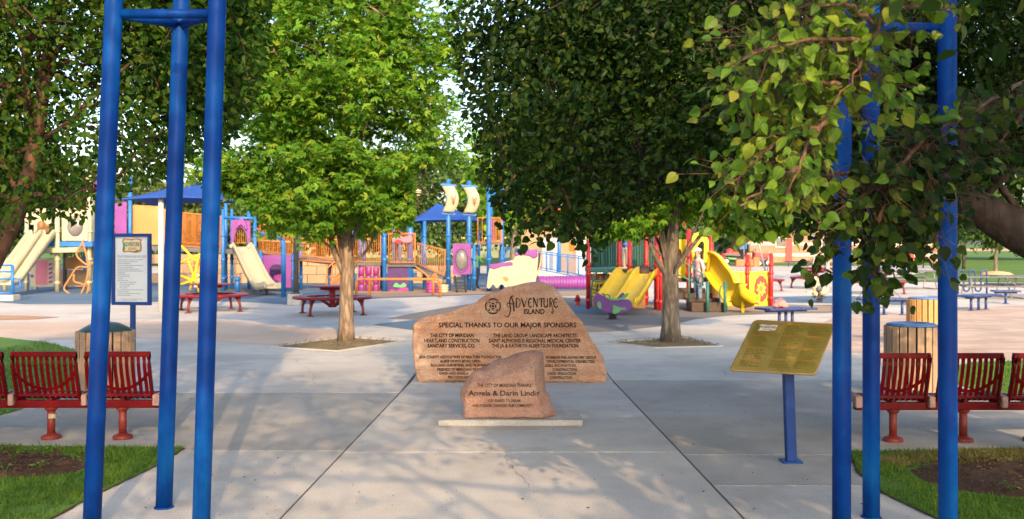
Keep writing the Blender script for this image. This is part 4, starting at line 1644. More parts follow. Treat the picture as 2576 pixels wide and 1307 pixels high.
def sandstone(name, a, b, c, pit=.5):
    m, N, L, P = nodes(name)
    n = tex(N, L, 'Noise', 2.2, 8, Roughness=.62)
    r = ramp(N, L, n.outputs[0], [(.32, a), (.5, b), (.68, c)])
    band = tex(N, L, 'Noise', 3, 5, stretch=(.5, .5, 3.5))
    br = ramp(N, L, band.outputs[0], [(.35, (.86, .82, .8)), (.65, (1.1, 1.08, 1.05))])
    c1 = mix(N, L, r.outputs[0], br.outputs[0], 1.0, 'MULTIPLY')
    v = tex(N, L, 'Voronoi', 9, Randomness=1.0)
    vr = ramp(N, L, v.outputs['Distance'], [(.10, (1, 1, 1)), (.22, (0, 0, 0))])
    msk = tex(N, L, 'Noise', 4.2, 3)
    mr = ramp(N, L, msk.outputs[0], [(.50, (0, 0, 0)), (.58, (1, 1, 1))])
    pm = mix(N, L, vr.outputs[0], mr.outputs[0], 1.0, 'MULTIPLY')
    pk = N.new('ShaderNodeMath')
    pk.operation = 'MULTIPLY'
    L.new(pm, pk.inputs[0])
    pk.inputs[1].default_value = pit
    c2 = mix(N, L, c1, (.13, .07, .05), pk.outputs[0])
    fine = tex(N, L, 'Noise', 55, 5)
    fr = ramp(N, L, fine.outputs[0], [(.3, (.74, .73, .72)), (.7, (1.16, 1.15, 1.14))])
    L.new(mix(N, L, c2, fr.outputs[0], 1.0, 'MULTIPLY'), P.inputs['Base Color'])
    P.inputs['Roughness'].default_value = .92
    b1 = bump(N, L, P, n.outputs[0], .5, .06)
    b2 = bump(N, L, P, fine.outputs[0], .6, .014, b1)
    inv = N.new('ShaderNodeMath')
    inv.operation = 'SUBTRACT'
    inv.inputs[0].default_value = 1
    L.new(pk.outputs[0], inv.inputs[1])
    bump(N, L, P, inv.outputs[0], .5, .02, b2)
    return m


STONE1 = sandstone('orange_sandstone', (.40, .205, .12), (.49, .295, .195), (.52, .37, .28))
STONE2 = sandstone('pink_sandstone', (.25, .135, .105), (.34, .21, .165), (.42, .31, .26), .55)

SL = 185.0


def bigxz(x, y):
    return ((x - 1288) / SL, EYE - (y - HY) / SL)


out1 = [(1055, 966), (1046, 930), (1038, 872), (1041, 820), (1070, 799), (1130, 789), (1200, 760), (1226, 744), (1265, 729), (1318, 716), (1352, 711), (1392, 722), (1440, 784), (1480, 843), (1515, 899), (1523, 934), (1520, 964)]
o1 = [bigxz(*p) for p in out1]
o1 = [(x, max(0, z)) for x, z in o1]
big, put1 = stone('sponsor_stone', 'big orange sandstone slab engraved with the playground name and its sponsors', 'engraved stone', o1, 0, .38, 13.54, (0, 13.54, 0), STONE1, .008)


def z6(x, y):     # reading position on the big stone -> local (x, z)
    return bigxz((1000 + x / 2.905) / 1.0248, (700 + y / 2.905) / 1.0248)


def line1(s, xa, xb, yc, hpx, **kw):
    a, c = z6(xa, yc)
    b, _ = z6(xb, yc)
    h = hpx / 2.905 / 1.0248 / SL
    for wv in words(fit_text(s, a, b, c, h, **kw), h * .36):
        put1(*wv)


# title in art-nouveau strokes: unit letters, (stroke points), drawn thick and thin
GL = {
    'D': [([(.1, 0), (.1, 1)], .15), ([(.0, 1), (.45, .98), (.78, .78), (.85, .45), (.65, .1), (.3, 0), (.0, 0)], .10)],
    'V': [([(.0, 1), (.25, .5), (.45, 0)], .17), ([(.45, 0), (.65, .5), (.95, 1.08)], .08)],
    'E': [([(.85, .88), (.5, 1.0), (.15, .8), (.05, .5), (.15, .18), (.5, .0), (.9, .15)], .14), ([(.05, .52), (.7, .55)], .09)],
    'N': [([(.12, 0), (.12, 1)], .10), ([(.0, 1), (.2, 1), (.8, 0)], .16), ([(.82, 0), (.82, 1.05)], .09)],
    'T': [([(.45, 0), (.45, 1)], .16), ([(-.1, .82), (.1, 1.02), (.5, .97), (.9, 1.05), (1.0, .9)], .10)],
    'U': [([(.1, 1), (.1, .35), (.3, .02), (.6, .05), (.82, .35)], .15), ([(.82, 1), (.82, 0)], .10)],
    'R': [([(.12, 0), (.12, 1)], .15), ([(0, 1), (.5, 1.02), (.8, .8), (.6, .52), (.15, .48)], .10), ([(.35, .5), (.7, .1), (1.0, -.45), (.85, -.7), (.6, -.6), (.7, -.45)], .10)],
}


def title():
    V, Fc = [], []

    def addp(v, f):
        o = len(V)
        V.extend(v)
        Fc.extend(tuple(i + o for i in q) for q in f)
    u = 1 / 2.905 / 1.0248 / SL
    # the tall swashed A
    for pts, wd in (([(868, 330), (900, 338), (918, 290), (912, 230), (925, 190), (945, 186)], [3, 7, 9, 10, 9, 5]),
                    ([(925, 190), (940, 240), (944, 300)], [7, 12, 11]),
                    ([(893, 262), (896, 238), (930, 245), (950, 238)], [5, 7, 7, 5]),
                    ([(893, 262), (905, 270), (914, 262)], 5)):
        c = curve([z6(*p) for p in pts])
        w = [float(np.interp(i / (len(c) - 1), np.linspace(0, 1, len(wd)), wd)) * u for i in range(len(c))] if isinstance(wd, list) else wd * u
        addp(*stroke(c, w))
    xs = [958, 1000, 1052, 1086, 1134, 1166, 1210, 1240]
    ws = [38, 46, 28, 40, 34, 36, 28, 36]
    for ch, x, wd in zip('DVENTURE', xs, ws):
        top, bot = 204, 270
        for pts, th in GL[ch]:
            c = curve([z6(x + px * wd, bot - pz * (bot - top)) for px, pz in pts])
            addp(*stroke(c, th * 62 * u))
    put1(V, Fc, 'inscription')
    V, Fc = [], []
    # compass emblem: two rings broken by ticks, square of dots and a hub
    cx, cz = z6(787, 262)
    ri = 56 * u
    for r0, th in ((ri, 9 * u), (ri * .36, 10 * u)):
        for q in range(4):
            c = [(cx + r0 * math.cos(a), cz + r0 * math.sin(a)) for a in np.linspace(q * math.pi / 2 + .93, q * math.pi / 2 + 2.2, 14)]
            addp(*stroke(c, th))
    c = [(cx + ri * .84 * math.cos(a), cz + ri * .84 * math.sin(a)) for a in np.linspace(0, 2 * math.pi, 40)]
    addp(*stroke(c, 2.5 * u))
    for q in range(4):
        a = q * math.pi / 2 + .78
        addp(*stroke([(cx + ri * 1.1 * math.cos(a), cz + ri * 1.1 * math.sin(a)), (cx + ri * .62 * math.cos(a), cz + ri * .62 * math.sin(a))], [4 * u, 11 * u]))
        for k in (-.5, 0, .5):
            a2 = a + math.pi / 4
            px, pz = cx + ri * .52 * math.cos(a2) - k * ri * .6 * math.sin(a2), cz + ri * .52 * math.sin(a2) + k * ri * .6 * math.cos(a2)
            addp(*stroke([(px - 3 * u, pz), (px + 3 * u, pz)], 6 * u))
    addp([(cx + 10 * u * math.cos(a), cz + 10 * u * math.sin(a)) for a in np.linspace(0, 2 * math.pi, 13)[:-1]], [tuple(range(12))])
    put1(V, Fc, 'compass_emblem')


title()
line1('ISLAND', 1018, 1174, 301, 36, bold=.03)
line1('SPECIAL THANKS TO OUR MAJOR SPONSORS', 380, 1412, 402, 35, bold=.025)
for s, a, b, y in (('THE CITY OF MERIDIAN', 315, 643, 480), ('HEARTLAND CONSTRUCTION', 272, 686, 519), ('SANITARY SERVICES, CO.', 297, 655, 557),
                   ('THE LAND GROUP, LANDSCAPE ARCHITECTS', 788, 1414, 481), ('SAINT ALPHONSUS REGIONAL MEDICAL CENTER', 756, 1446, 520), ('THE JA & KATHRYN ALBERTSON FOUNDATION', 778, 1426, 557)):
    line1(s, a, b, y, 27, bold=.03)
for s, a, b, y in (('ADA COUNTY ASSOCIATION OF REALTORS FOUNDATION', 232, 850, 642), ("ALBERTSON'S BOISE OPEN", 390, 692, 673), ('ALS-LAND SURVEYING AND PLANNING', 318, 765, 703),
                   ('FRIENDS OF MERIDIAN PARKS', 370, 708, 735), ('DARIN AND ANGELA', 385, 604, 764), ('PRO CONCRETE', 450, 622, 794), ('HEWLETT-PACKARD', 426, 640, 824),
                   ("WOMAN'S PHILANTHROPIC GROUP", 1180, 1560, 646), ('DEVELOPMENTAL DISABILITIES', 1190, 1548, 675), ('RUSSELL EXCAVATION', 1150, 1404, 705),
                   ('CONSTRUCTION', 1232, 1414, 736), ('CREEK IRRIGATION', 1190, 1408, 766), ('CONSTRUCTION', 1210, 1380, 796)):
    line1(s, a, b, y, 20, bold=.03)

SS = 241.0
plinth = MB()
plinth.box((.0 + (1284 - 1288) / SS, 10.53, .031), (1.50, .40, .062))
tag(plinth.build('stone_plinth', SLABCONC, bevel=.008), 'low grey concrete plinth under the small pink stone', 'plinth')


def smallxz(x, y):
    return ((x - 1288) / SS, EYE - (y - HY) / SS - .062)


out2 = [(1163, 1056), (1168, 1030), (1157, 1006), (1158, 986), (1172, 962), (1182, 949), (1216, 932), (1250, 915), (1282, 906), (1310, 895), (1352, 891), (1368, 898), (1369, 930), (1371, 960), (1373, 993), (1385, 1002), (1391, 1028), (1402, 1056)]
o2 = [smallxz(*p) for p in out2]
o2 = [(x, max(0, z)) for x, z in o2]


def facet2(x, z):
    top = max(0, z - (.475 + .30 * x)) * 1.0                     # paler slope running down from the peak
    top2 = max(0, z - (.60 + .10 * x)) * .9
    flank = max(0, x - (.245 + .22 * (.36 - z))) * 1.25           # right flank turned away, a ridge from the peak down
    left = max(0, -.47 - x + .10 * (z - .3)) * 1.3                # knocked-off left shoulder
    d = max(top, top2) + flank + left
    return d + (noise.noise(Vector((x * 7, z * 7, 11))) * .022 + noise.noise(Vector((x * 19, z * 19, 4))) * .010) * min(1, d * 20)


small, put2 = stone('thank_you_stone', 'small rough pink stone with an engraved thank you in front of the big slab', 'engraved stone', o2, 0, .26, 10.4, (0, 10.40, .062), STONE2, .006, facet2, chip=.6)


def z6s(x, y):
    return smallxz((1000 + x / 2.905) / 1.0248, (700 + y / 2.905) / 1.0248)


def line2(s, xa, xb, yc, hpx, **kw):
    a, c = z6s(xa, yc)
    b, _ = z6s(xb, yc)
    h = hpx / 2.905 / 1.0248 / SS
    for wv in words(fit_text(s, a, b, c, h, **kw), h * .36):
        put2(*wv)


line2('THE CITY OF MERIDIAN THANKS', 668, 1074, 855, 25, shear=.25, bold=.02)
line2('Angela & Darin Lindig', 603, 1135, 913, 37, bold=.02)
line2('YOU DARED TO DREAM', 748, 992, 970, 20, bold=.02)
line2('AND FOREVER CHANGED OUR COMMUNITY', 632, 1088, 1006, 21, bold=.02)


# ------------------------------------------------------------------ signs
def flat_text(parent, s, o, U, V, x0, x1, zc, h, mat, name='lettering', **kw):
    v, f = fit_text(s, x0, x1, zc, h, **kw)
    o, U, V = Vector(o), Vector(U), Vector(V)
    b = MB()
    b.add([o + U * x + V * y for x, y in v], f)
    return b.build(name, mat, parent, fixn=False)


def print_lines(parent, o, U, V, rows, mat, name='small_print'):
    """rows of tiny words, too small to read: (x0, x1, y, height)"""
    b = MB()
    o, U, V = Vector(o), Vector(U), Vector(V)
    for x0, x1, y, h in rows:
        x = x0
        while x < x1:
            wl = random.uniform(.012, .045)
            e = min(x + wl, x1)
            b.add([o + U * x + V * (y - h / 2), o + U * e + V * (y - h / 2), o + U * e + V * (y + h / 2), o + U * x + V * (y + h / 2)], [(0, 1, 2, 3)])
            x = e + .008
    return b.build(name, mat, parent, kind='stuff', fixn=False)


LOGOTAN = paint('logo_tan', (.58, .50, .25), .5, .15, 6, bumpk=0)
LOGORED = paint('logo_red_brown', (.36, .09, .04), .5, .15, 6, bumpk=0)
LOGOGREEN = paint('logo_green', (.06, .22, .08), .5, .15, 6, bumpk=0)
LOGOPALE = paint('logo_pale', (.64, .64, .52), .5, .1, 6, bumpk=0)


def plaque(parent, o, U, V, w, h, back):
    """the park's little scroll-shaped plaque with its name"""
    o, U, V = Vector(o), Vector(U), Vector(V)
    N_ = U.cross(V)
    shape = [(-.5, -.30), (-.44, -.46), (-.2, -.40), (.2, -.47), (.46, -.38), (.5, -.1), (.46, .2), (.52, .38), (.3, .46), (-.1, .40), (-.42, .47), (-.52, .25), (-.46, 0)]
    b = MB()
    b.prism([(x * w * 1.06, y * h * 1.08) for x, y in shape], o + N_ * .002, U, V, N_, .002)
    b.build('logo_border', LOGORED, parent)
    b = MB()
    b.prism([(x * w * .94, y * h * .9) for x, y in shape], o + N_ * .0045, U, V, N_, .002)
    b.build('logo_plate', back, parent)
    flat_text(parent, 'ADVENTURE', o + N_ * .008, U, V, -.42 * w, .42 * w, .08 * h, .28 * h, DBLUE, 'logo_lettering', bold=.02)
    flat_text(parent, 'ISLAND', o + N_ * .008, U, V, -.2 * w, .24 * w, -.22 * h, .17 * h, LOGORED, 'logo_lettering', bold=.02)
    b = MB()
    b.prism([(-.03 * w, .3 * h), (.03 * w, .3 * h), (.0, .5 * h)], o + N_ * .008, U, V, N_, .001)
    b.prism([(-.46 * w, -.42 * h), (-.36 * w, -.3 * h), (-.42 * w, .3 * h), (-.49 * w, .1 * h)], o + N_ * .008, U, V, N_, .001)
    b.prism([(.1 * w, -.44 * h), (.42 * w, -.36 * h), (.3 * w, -.28 * h)], o + N_ * .008, U, V, N_, .001)
    b.build('logo_leaf', LOGOGREEN, parent)


def rules_sign():
    Y = 16.7
    X = -6.37
    t = thing('rules_sign', 'white playground rules board in a blue frame on one blue post', 'sign', (X, Y, 0))
    a = R(-9)
    U, V = Vector((math.cos(a), math.sin(a), 0)), Vector((0, 0, 1))
    N_ = Vector((U.y, -U.x, 0))
    w_, z0, z1 = .70, .86, 2.06
    c = Vector((X, Y, (z0 + z1) / 2))
    p = MB()
    p.beam(c + Vector((0, .03, -1.46)), c + Vector((0, .03, .5)), .075, .075)
    p.build('post', BLUE, t, bevel=.006)
    f = MB()
    b = .055
    hh = (z1 - z0) / 2
    for s in (-1, 1):
        f.beam(c + U * s * (w_ / 2 - b / 2) - V * hh + N_ * .02, c + U * s * (w_ / 2 - b / 2) + V * hh + N_ * .02, .05, b, up=U)
        f.beam(c - U * (w_ / 2 - b) + V * s * (hh - b / 2) + N_ * .02, c + U * (w_ / 2 - b) + V * s * (hh - b / 2) + N_ * .02, .05, b)
    f.build('frame', BLUE, t)
    pn = MB()
    pn.prism([(-w_ / 2 + b, -hh + b), (w_ / 2 - b, -hh + b), (w_ / 2 - b, hh - b), (-w_ / 2 + b, hh - b)], c, U, V, N_, .02)
    face = pn.build('board', SIGNWHITE, t)
    o = c + N_ * .0235
    plaque(face, o + V * .40 + U * .01, U, V, .33, .24, LOGOTAN)
    flat_text(face, 'PLAYGROUND RULES', o, U, V, -.25, .26, .215, .04, GREYINK, bold=.012)
    rows = []
    y = .16
    for k, L in enumerate([.46, .36, .24, .46, .28, .40, .46, .13, .21, .23, .10, .19, .30, .26, .18, .14, .46, .20, .42, .24]):
        ind = .035 if k in (12, 13, 14, 15) else 0
        rows.append((-.25 + ind, -.25 + ind + L, y, .013))
        y -= .0315
    rows += [(-.2, .2, -.50, .010), (-.24, .1, -.522, .008)]
    print_lines(face, o, U, V, rows, GREYINK)
    return t


rules_sign()


def panel_mat():
    m, N, L, P = nodes('faded_gold_panel')
    n = tex(N, L, 'Noise', 3.5, 7, Roughness=.6)
    r = ramp(N, L, n.outputs[0], [(.32, (.15, .12, .025)), (.5, (.215, .172, .04)), (.66, (.27, .205, .06)), (.78, (.33, .30, .17))])
    L.new(r.outputs[0], P.inputs['Base Color'])
    P.inputs['Roughness'].default_value = .38
    return m


def sponsor_panel():
    t = thing('information_sign', 'tilted faded gold information panel on a blue post in the plaza', 'sign', gp(1990, 1163))
    s0, s1 = 8.38, 8.86
    BL, BR = at(1838, 930, s0), at(2050, 941, s0)
    TL, TR = at(1902, 807, s1), at(2097, 815, s1)
    U = (BR - BL).normalized()
    c = (BL + BR + TL + TR) / 4
    V = ((TL + TR) / 2 - (BL + BR) / 2)
    Lh = V.length
    V.normalize()
    wd = (BR - BL).length
    skew = V.dot(U)
    V0 = (V - U * skew).normalized()
    N_ = U.cross(V0)
    hh = Lh / 2
    pts = []
    r = .035
    quad = [(-wd / 2, -hh), (wd / 2, -hh), (wd / 2, hh), (-wd / 2, hh)]
    for (x, y), (sx, sy) in zip(quad, ((1, 1), (-1, 1), (-1, -1), (1, -1))):
        q0 = {(1, 1): 180, (-1, 1): 270, (-1, -1): 0, (1, -1): 90}[(sx, sy)]
        for k in range(5):
            a = R(q0 + k * 22.5)
            pts.append((x + sx * r + r * math.cos(a), y + sy * r + r * math.sin(a)))
    p = MB()
    p.prism(pts, c, U, V, N_, -.018)
    pl = p.build('panel', [panel_mat()], t)
    e = MB()
    k = len(pts)
    e.tube([c + U * x + V * y - N_ * .009 for x, y in pts], .011, 6, closed=True)
    e.build('rim', paint('panel_rim', (.30, .19, .06), .5, .15, 6), t)
    o = c + N_ * .003
    plaque(pl, o + U * (-wd * .30) + V * hh * .68, U, V, .17, .11, LOGOPALE)
    dk = paint('panel_print', (.16, .13, .012), .5, .2, 8, bumpk=0)
    og = paint('panel_heading', (.42, .14, .012), .5, .2, 8, bumpk=0)
    rows, heads = [], []
    for col, (x0, ytop) in enumerate(((-.43 * wd, .36), (-.08 * wd, .90), (.22 * wd, .90))):
        y = ytop
        q = 0
        while y > -.90:
            L = random.uniform(.10, .19)
            (heads if q % 8 == 0 else rows).append((x0, x0 + (.13 if q % 8 == 0 else L), y * hh, .011))
            y -= .060
            q += 1
    print_lines(pl, o, U, V, rows, dk)
    print_lines(pl, o, U, V, heads, og, 'headings')
    base = gp(1990, 1163)
    top = Vector((base.x - .02, base.y + .03, .86))
    b = MB()
    b.beam(base + Vector((0, 0, .01)), top, .085, .085, up=(1, 0, 0))
    b.build('post', BLUE, t, bevel=.006)
    fp = MB()
    fp.box(base + Vector((0, 0, .008)), (.17, .15, .016))
    fp.build('base_plate', BLUE, t)
    br = MB()
    br.beam(top - Vector((0, 0, .02)), c - N_ * .055 - V * .06, .10, .05)
    br.build('bracket', BLUE, t)


sponsor_panel()

# ------------------------------------------------------------------ furniture out in the plaza
def round_table(label, c, rot=0.0, mat=TABLERED):
    t = thing('round_picnic_table', label, 'picnic table', c, 'round red picnic tables')
    C = Vector(c)
    m = MB()
    m.lathe([(.01, .735), (.56, .735), (.585, .742), (.585, .755), (.56, .765), (.01, .768)], C, 32)
    m.build('tabletop', mat, t)
    m = MB()
    m.lathe([(.34, .735), (.34, .66), (.33, .655), (.01, .655)], C, 24)
    m.build('skirt', mat, t)
    m = MB()
    m.lathe([(.085, .66), (.085, .20), (.11, .19), (.11, .26), (.085, .27)], C, 16)
    m.build('pedestal', mat, t)
    for q in range(4):
        a0, a1 = rot + q * math.pi / 2 + .02, rot + (q + 1) * math.pi / 2 - .02
        n = 12
        vs, fs = [], []
        pr = [(.70, .455), (.70, .475), (.72, .485), (1.02, .485), (1.045, .475), (1.045, .42), (1.035, .42), (1.03, .455)]
        k = len(pr)
        for i in range(n + 1):
            a = lerp(a0, a1, i / n)
            vs += [C + Vector((r * math.cos(a), r * math.sin(a), z)) for r, z in pr]
        fs = [(i * k + j, i * k + (j + 1) % k, (i + 1) * k + (j + 1) % k, (i + 1) * k + j) for i in range(n) for j in range(k)]
        fs += [tuple(range(k)), tuple(n * k + j for j in reversed(range(k)))]
        m = MB()
        m.add(vs, fs, True)
        m.build('seat', mat, t)
    for q in range(4):
        a = rot + q * math.pi / 2 + math.pi / 4
        d = Vector((math.cos(a), math.sin(a), 0))
        m = MB()
        m.tube(curve3([C + d * .09 + Vector((0, 0, .23)), C + d * .45 + Vector((0, 0, .40)), C + d * .78 + Vector((0, 0, .43)), C + d * .95 + Vector((0, 0, .24)), C + d * .98 + Vector((0, 0, .02))]), .036, 8)
        m.prism([(.80, .45), (1.0, .45), (.97, .25), (.90, .30)], C - d.cross(Vector((0, 0, 1))) * .02, d, (0, 0, 1), d.cross(Vector((0, 0, 1))), .04)
        l = m.build('leg', LEGRED if mat is TABLERED else mat, t)
        m = MB()
        m.lathe([(.10, 0), (.10, .012), (.045, .03)], C + d * .98, 14)
        m.build('foot_plate', LEGRED if mat is TABLERED else mat, l)
    return t


def curve3(pts, n=4):
    P = [Vector(p) for p in pts]
    P = [P[0] * 2 - P[1]] + P + [P[-1] * 2 - P[-2]]
    out = []
    for i in range(1, len(P) - 2):
        a, b, c, d = P[i - 1], P[i], P[i + 1], P[i + 2]
        for k in range(n):
            t = k / n
            out.append((b * 2 + (c - a) * t + (a * 2 - b * 5 + c * 4 - d) * t * t + (b * 3 - a - c * 3 + d) * t ** 3) * .5)
    out.append(P[-2])
    return out


rt = round_table('round red picnic table left of the pale maple trunk', gp(836, 791), .35)
dup(rt, gp(529, 783), .1, 'round red picnic table behind the left blue tower posts')
dup(rt, gp(1905, 733), .5, 'red picnic table peeking out right of the flower panel')
dup(rt, gp(2052, 726), .2, 'red picnic table behind the cream duck spring rider')
dup(rt, gp(2206, 740), .3, 'red picnic table between the posts of the right tower')
dup(rt, gp(2058, 695), .6, 'farthest red picnic table beyond the white shade posts')


def flat_bench(label, c, L, D, z, rz, legs, mat=DBLUE, leg_dx=.3):
    t = thing('flat_bench', label, 'bench', c, 'dark blue backless benches')
    C = Vector(c)
    U = Vector((math.cos(rz), math.sin(rz), 0))
    V = Vector((-U.y, U.x, 0))
    m = MB()
    n = 3
    for i in range(n):
        a = C + U * (-L / 2 + L * i / n + .004) + Vector((0, 0, z))
        b = C + U * (-L / 2 + L * (i + 1) / n - .004) + Vector((0, 0, z))
        m = MB()
        m.beam(a, b, D, .05)
        m.build('seat_panel', mat, t, bevel=.012)
    m = MB()
    m.beam(C - U * L * .42 + Vector((0, 0, z - .05)), C + U * L * .42 + Vector((0, 0, z - .05)), .10, .05)
    m.build('seat_rail', mat, t)
    for q in range(legs):
        p = C + U * ((q - (legs - 1) / 2) * leg_dx)
        m = MB()
        m.tube([p + Vector((0, 0, .0)), p + Vector((0, 0, z - .05))], .036, 10)
        l = m.build('leg', mat, t)
        m = MB()
        m.lathe([(.095, 0), (.095, .012), (.04, .03)], p, 12)
        m.build('foot_plate', mat, l)
    return t


b1 = flat_bench('dark blue bench with a pink bag on it behind the gold panel', gp(1977, 826), 1.25, .62, .44, R(20), 3, leg_dx=.17)
flat_bench('dark blue bench right of the right tower on pale paving', gp(2462, 781), 1.55, .55, .42, R(38), 3, leg_dx=.42)
flat_bench('dark blue one-legged bench at the right edge of the paving', gp(2530, 765), .78, .5, .40, R(-8), 1)
flat_bench('dark blue bench between the right tower posts left of the orange bin', gp(2224, 793), 1.35, .42, .42, R(0), 3, leg_dx=.48)
flat_bench('long dark blue bench far off before the brick wall', gp(2007, 671), 2.3, .5, .44, R(0), 3, leg_dx=.75)


def pink_bag():
    p = at(1962, 772, b1.location.y - .12)
    p.z = .465
    t = thing('cloth_bag', 'crumpled pink cloth bag left on the dark blue bench', 'bag', p)
    m = MB()
    m.ell(p + Vector((0, 0, .085)), (.14, .10, .095), 16, 10)
    m.ell(p + Vector((.09, -.03, .05)), (.09, .08, .055), 14, 8)
    m.ell(p + Vector((-.11, -.02, .045)), (.07, .07, .05), 14, 8)
    for i, v in enumerate(m.v):
        q = Vector(v)
        k = noise.noise(q * 14) * .03
        m.v[i] = (v[0] + k, v[1] + k, v[2] + noise.noise(q * 11) * .025)
    m.build('bag_body', PINKBAG, t)
    m = MB()
    m.tube(curve3([p + Vector((-.05, -.05, .15)), p + Vector((-.02, -.06, .21)), p + Vector((.04, -.05, .20)), p + Vector((.07, -.05, .13))]), .008, 6)
    m.build('handle', PINKBAG, t)


pink_bag()


def picnic_table(label, c, L, mat, rz, z=.74):
    t = thing('picnic_table', label, 'picnic table', c, 'grey rectangular picnic tables')
    C = Vector(c)
    U = Vector((math.cos(rz), math.sin(rz), 0))
    V = Vector((-U.y, U.x, 0))
    for nm, off, zz, wd in (('tabletop', 0, z, .72), ('seat', -.72, .44, .26), ('seat', .72, .44, .26)):
        m = MB()
        m.beam(C - U * L / 2 + V * off + Vector((0, 0, zz)), C + U * L / 2 + V * off + Vector((0, 0, zz)), wd, .045)
        m.build(nm, mat, t, bevel=.01)
    for s in (-1, 1):
        m = MB()
        o = C + U * s * L * .36
        m.tube([o - V * .30 + Vector((0, 0, z - .03)), o - V * .62 + Vector((0, 0, .03)), o + V * .62 + Vector((0, 0, .03)), o + V * .30 + Vector((0, 0, z - .03))], .025, 8)
        m.tube([o - V * .72 + Vector((0, 0, .41)), o + V * .72 + Vector((0, 0, .41))], .022, 8)
        m.tube([o + Vector((0, 0, .40)), o - U * s * L * .22 + Vector((0, 0, z - .03))], .018, 6)
        m.build('leg_frame', GREY, t)


picnic_table('grey picnic table behind the wavy bike rack', gp(2500, 752), 2.4, DGREY, R(-6))
picnic_table('grey picnic table at the right edge before the lawn', gp(2585, 748), 2.3, DGREY, R(-4))
picnic_table('dark picnic table on the shaded paving left of the last tower post', gp(2290, 728), 2.3, DGREY, R(2))


def bike_rack():
    c = gp(2446, 741)
    t = thing('bike_rack', 'dark wavy loop bike rack right of the last tower post', 'bike rack', c)
    s = F / c.y
    H = 65 / s
    p = []
    x0 = -36 / s
    step = 29 / s
    pts = [Vector((x0, 0, 0)), Vector((x0, 0, H * .75))]
    for k in range(3):
        cx = x0 + step * k + step * .25 * 1
        w_ = step * .25
        for a in np.linspace(math.pi, 0, 9):
            pts.append(Vector((cx + w_ * math.cos(a), 0, H * .82 + w_ * math.sin(a) * 1.1)))
        if k < 2:
            cx2 = cx + w_ * 2
            for a in np.linspace(math.pi, 2 * math.pi, 9):
                pts.append(Vector((cx2 + w_ * math.cos(a), 0, H * .22 + w_ * math.sin(a) * .9)))
    pts.append(Vector((pts[-1].x, 0, 0)))
    m = MB()
    m.tube([c + q for q in pts], .032, 8)
    m.build('tube', DBLUE, t)


bike_rack()


def lamp_footing():
    c = gp(742, 768)
    t = thing('lamp_post', 'dark grey post standing on a square concrete footing by the blue rubber', 'post', c)
    s = F / c.y
    m = MB()
    m.box(c + Vector((0, 0, .17)), (.40, .40, .34))
    m.build('footing', CONCBLOCK, t, bevel=.02)
    m = MB()
    m.box(c + Vector((0, 0, .36)), (.26, .26, .04))
    m.build('base_plate', DGREY, t)
    m = MB()
    m.tube([c + Vector((.03, 0, .36)), c + Vector((.05, 0, 5.4))], [.09, .065], 12)
    m.build('pole', DGREY, t)
    m = MB()
    m.lathe([(.02, 5.4), (.22, 5.42), (.26, 5.5), (.2, 5.62), (.02, 5.66)], c + Vector((.05, 0, 0)), 14)
    m.build('lamp_head', DGREY, t)


lamp_footing()


def hydrant():
    c = gp(1453, 769)
    t = thing('play_hydrant', 'small red hydrant on the grey rubber left of the eggplant rider', 'hydrant', c)
    m = MB()
    m.lathe([(.09, 0), (.09, .03), (.065, .035), (.065, .20), (.085, .205), (.085, .235), (.06, .25), (.055, .29), (.025, .32), (.01, .33)], c, 14)
    m.build('barrel', BRIGHTRED, t)
    for s in (-1, 1):
        m = MB()
        m.tube([c + Vector((s * .05, 0, .15)), c + Vector((s * .10, 0, .15))], .03, 8)
        m.build('cap', BRIGHTRED, t)


hydrant()


def spring(m, c, h, r, turns=4, wire=.018):
    m.tube([c + Vector((r * math.cos(a), r * math.sin(a), h * a / (turns * 2 * math.pi))) for a in np.linspace(0, turns * 2 * math.pi, turns * 12)], wire, 6)


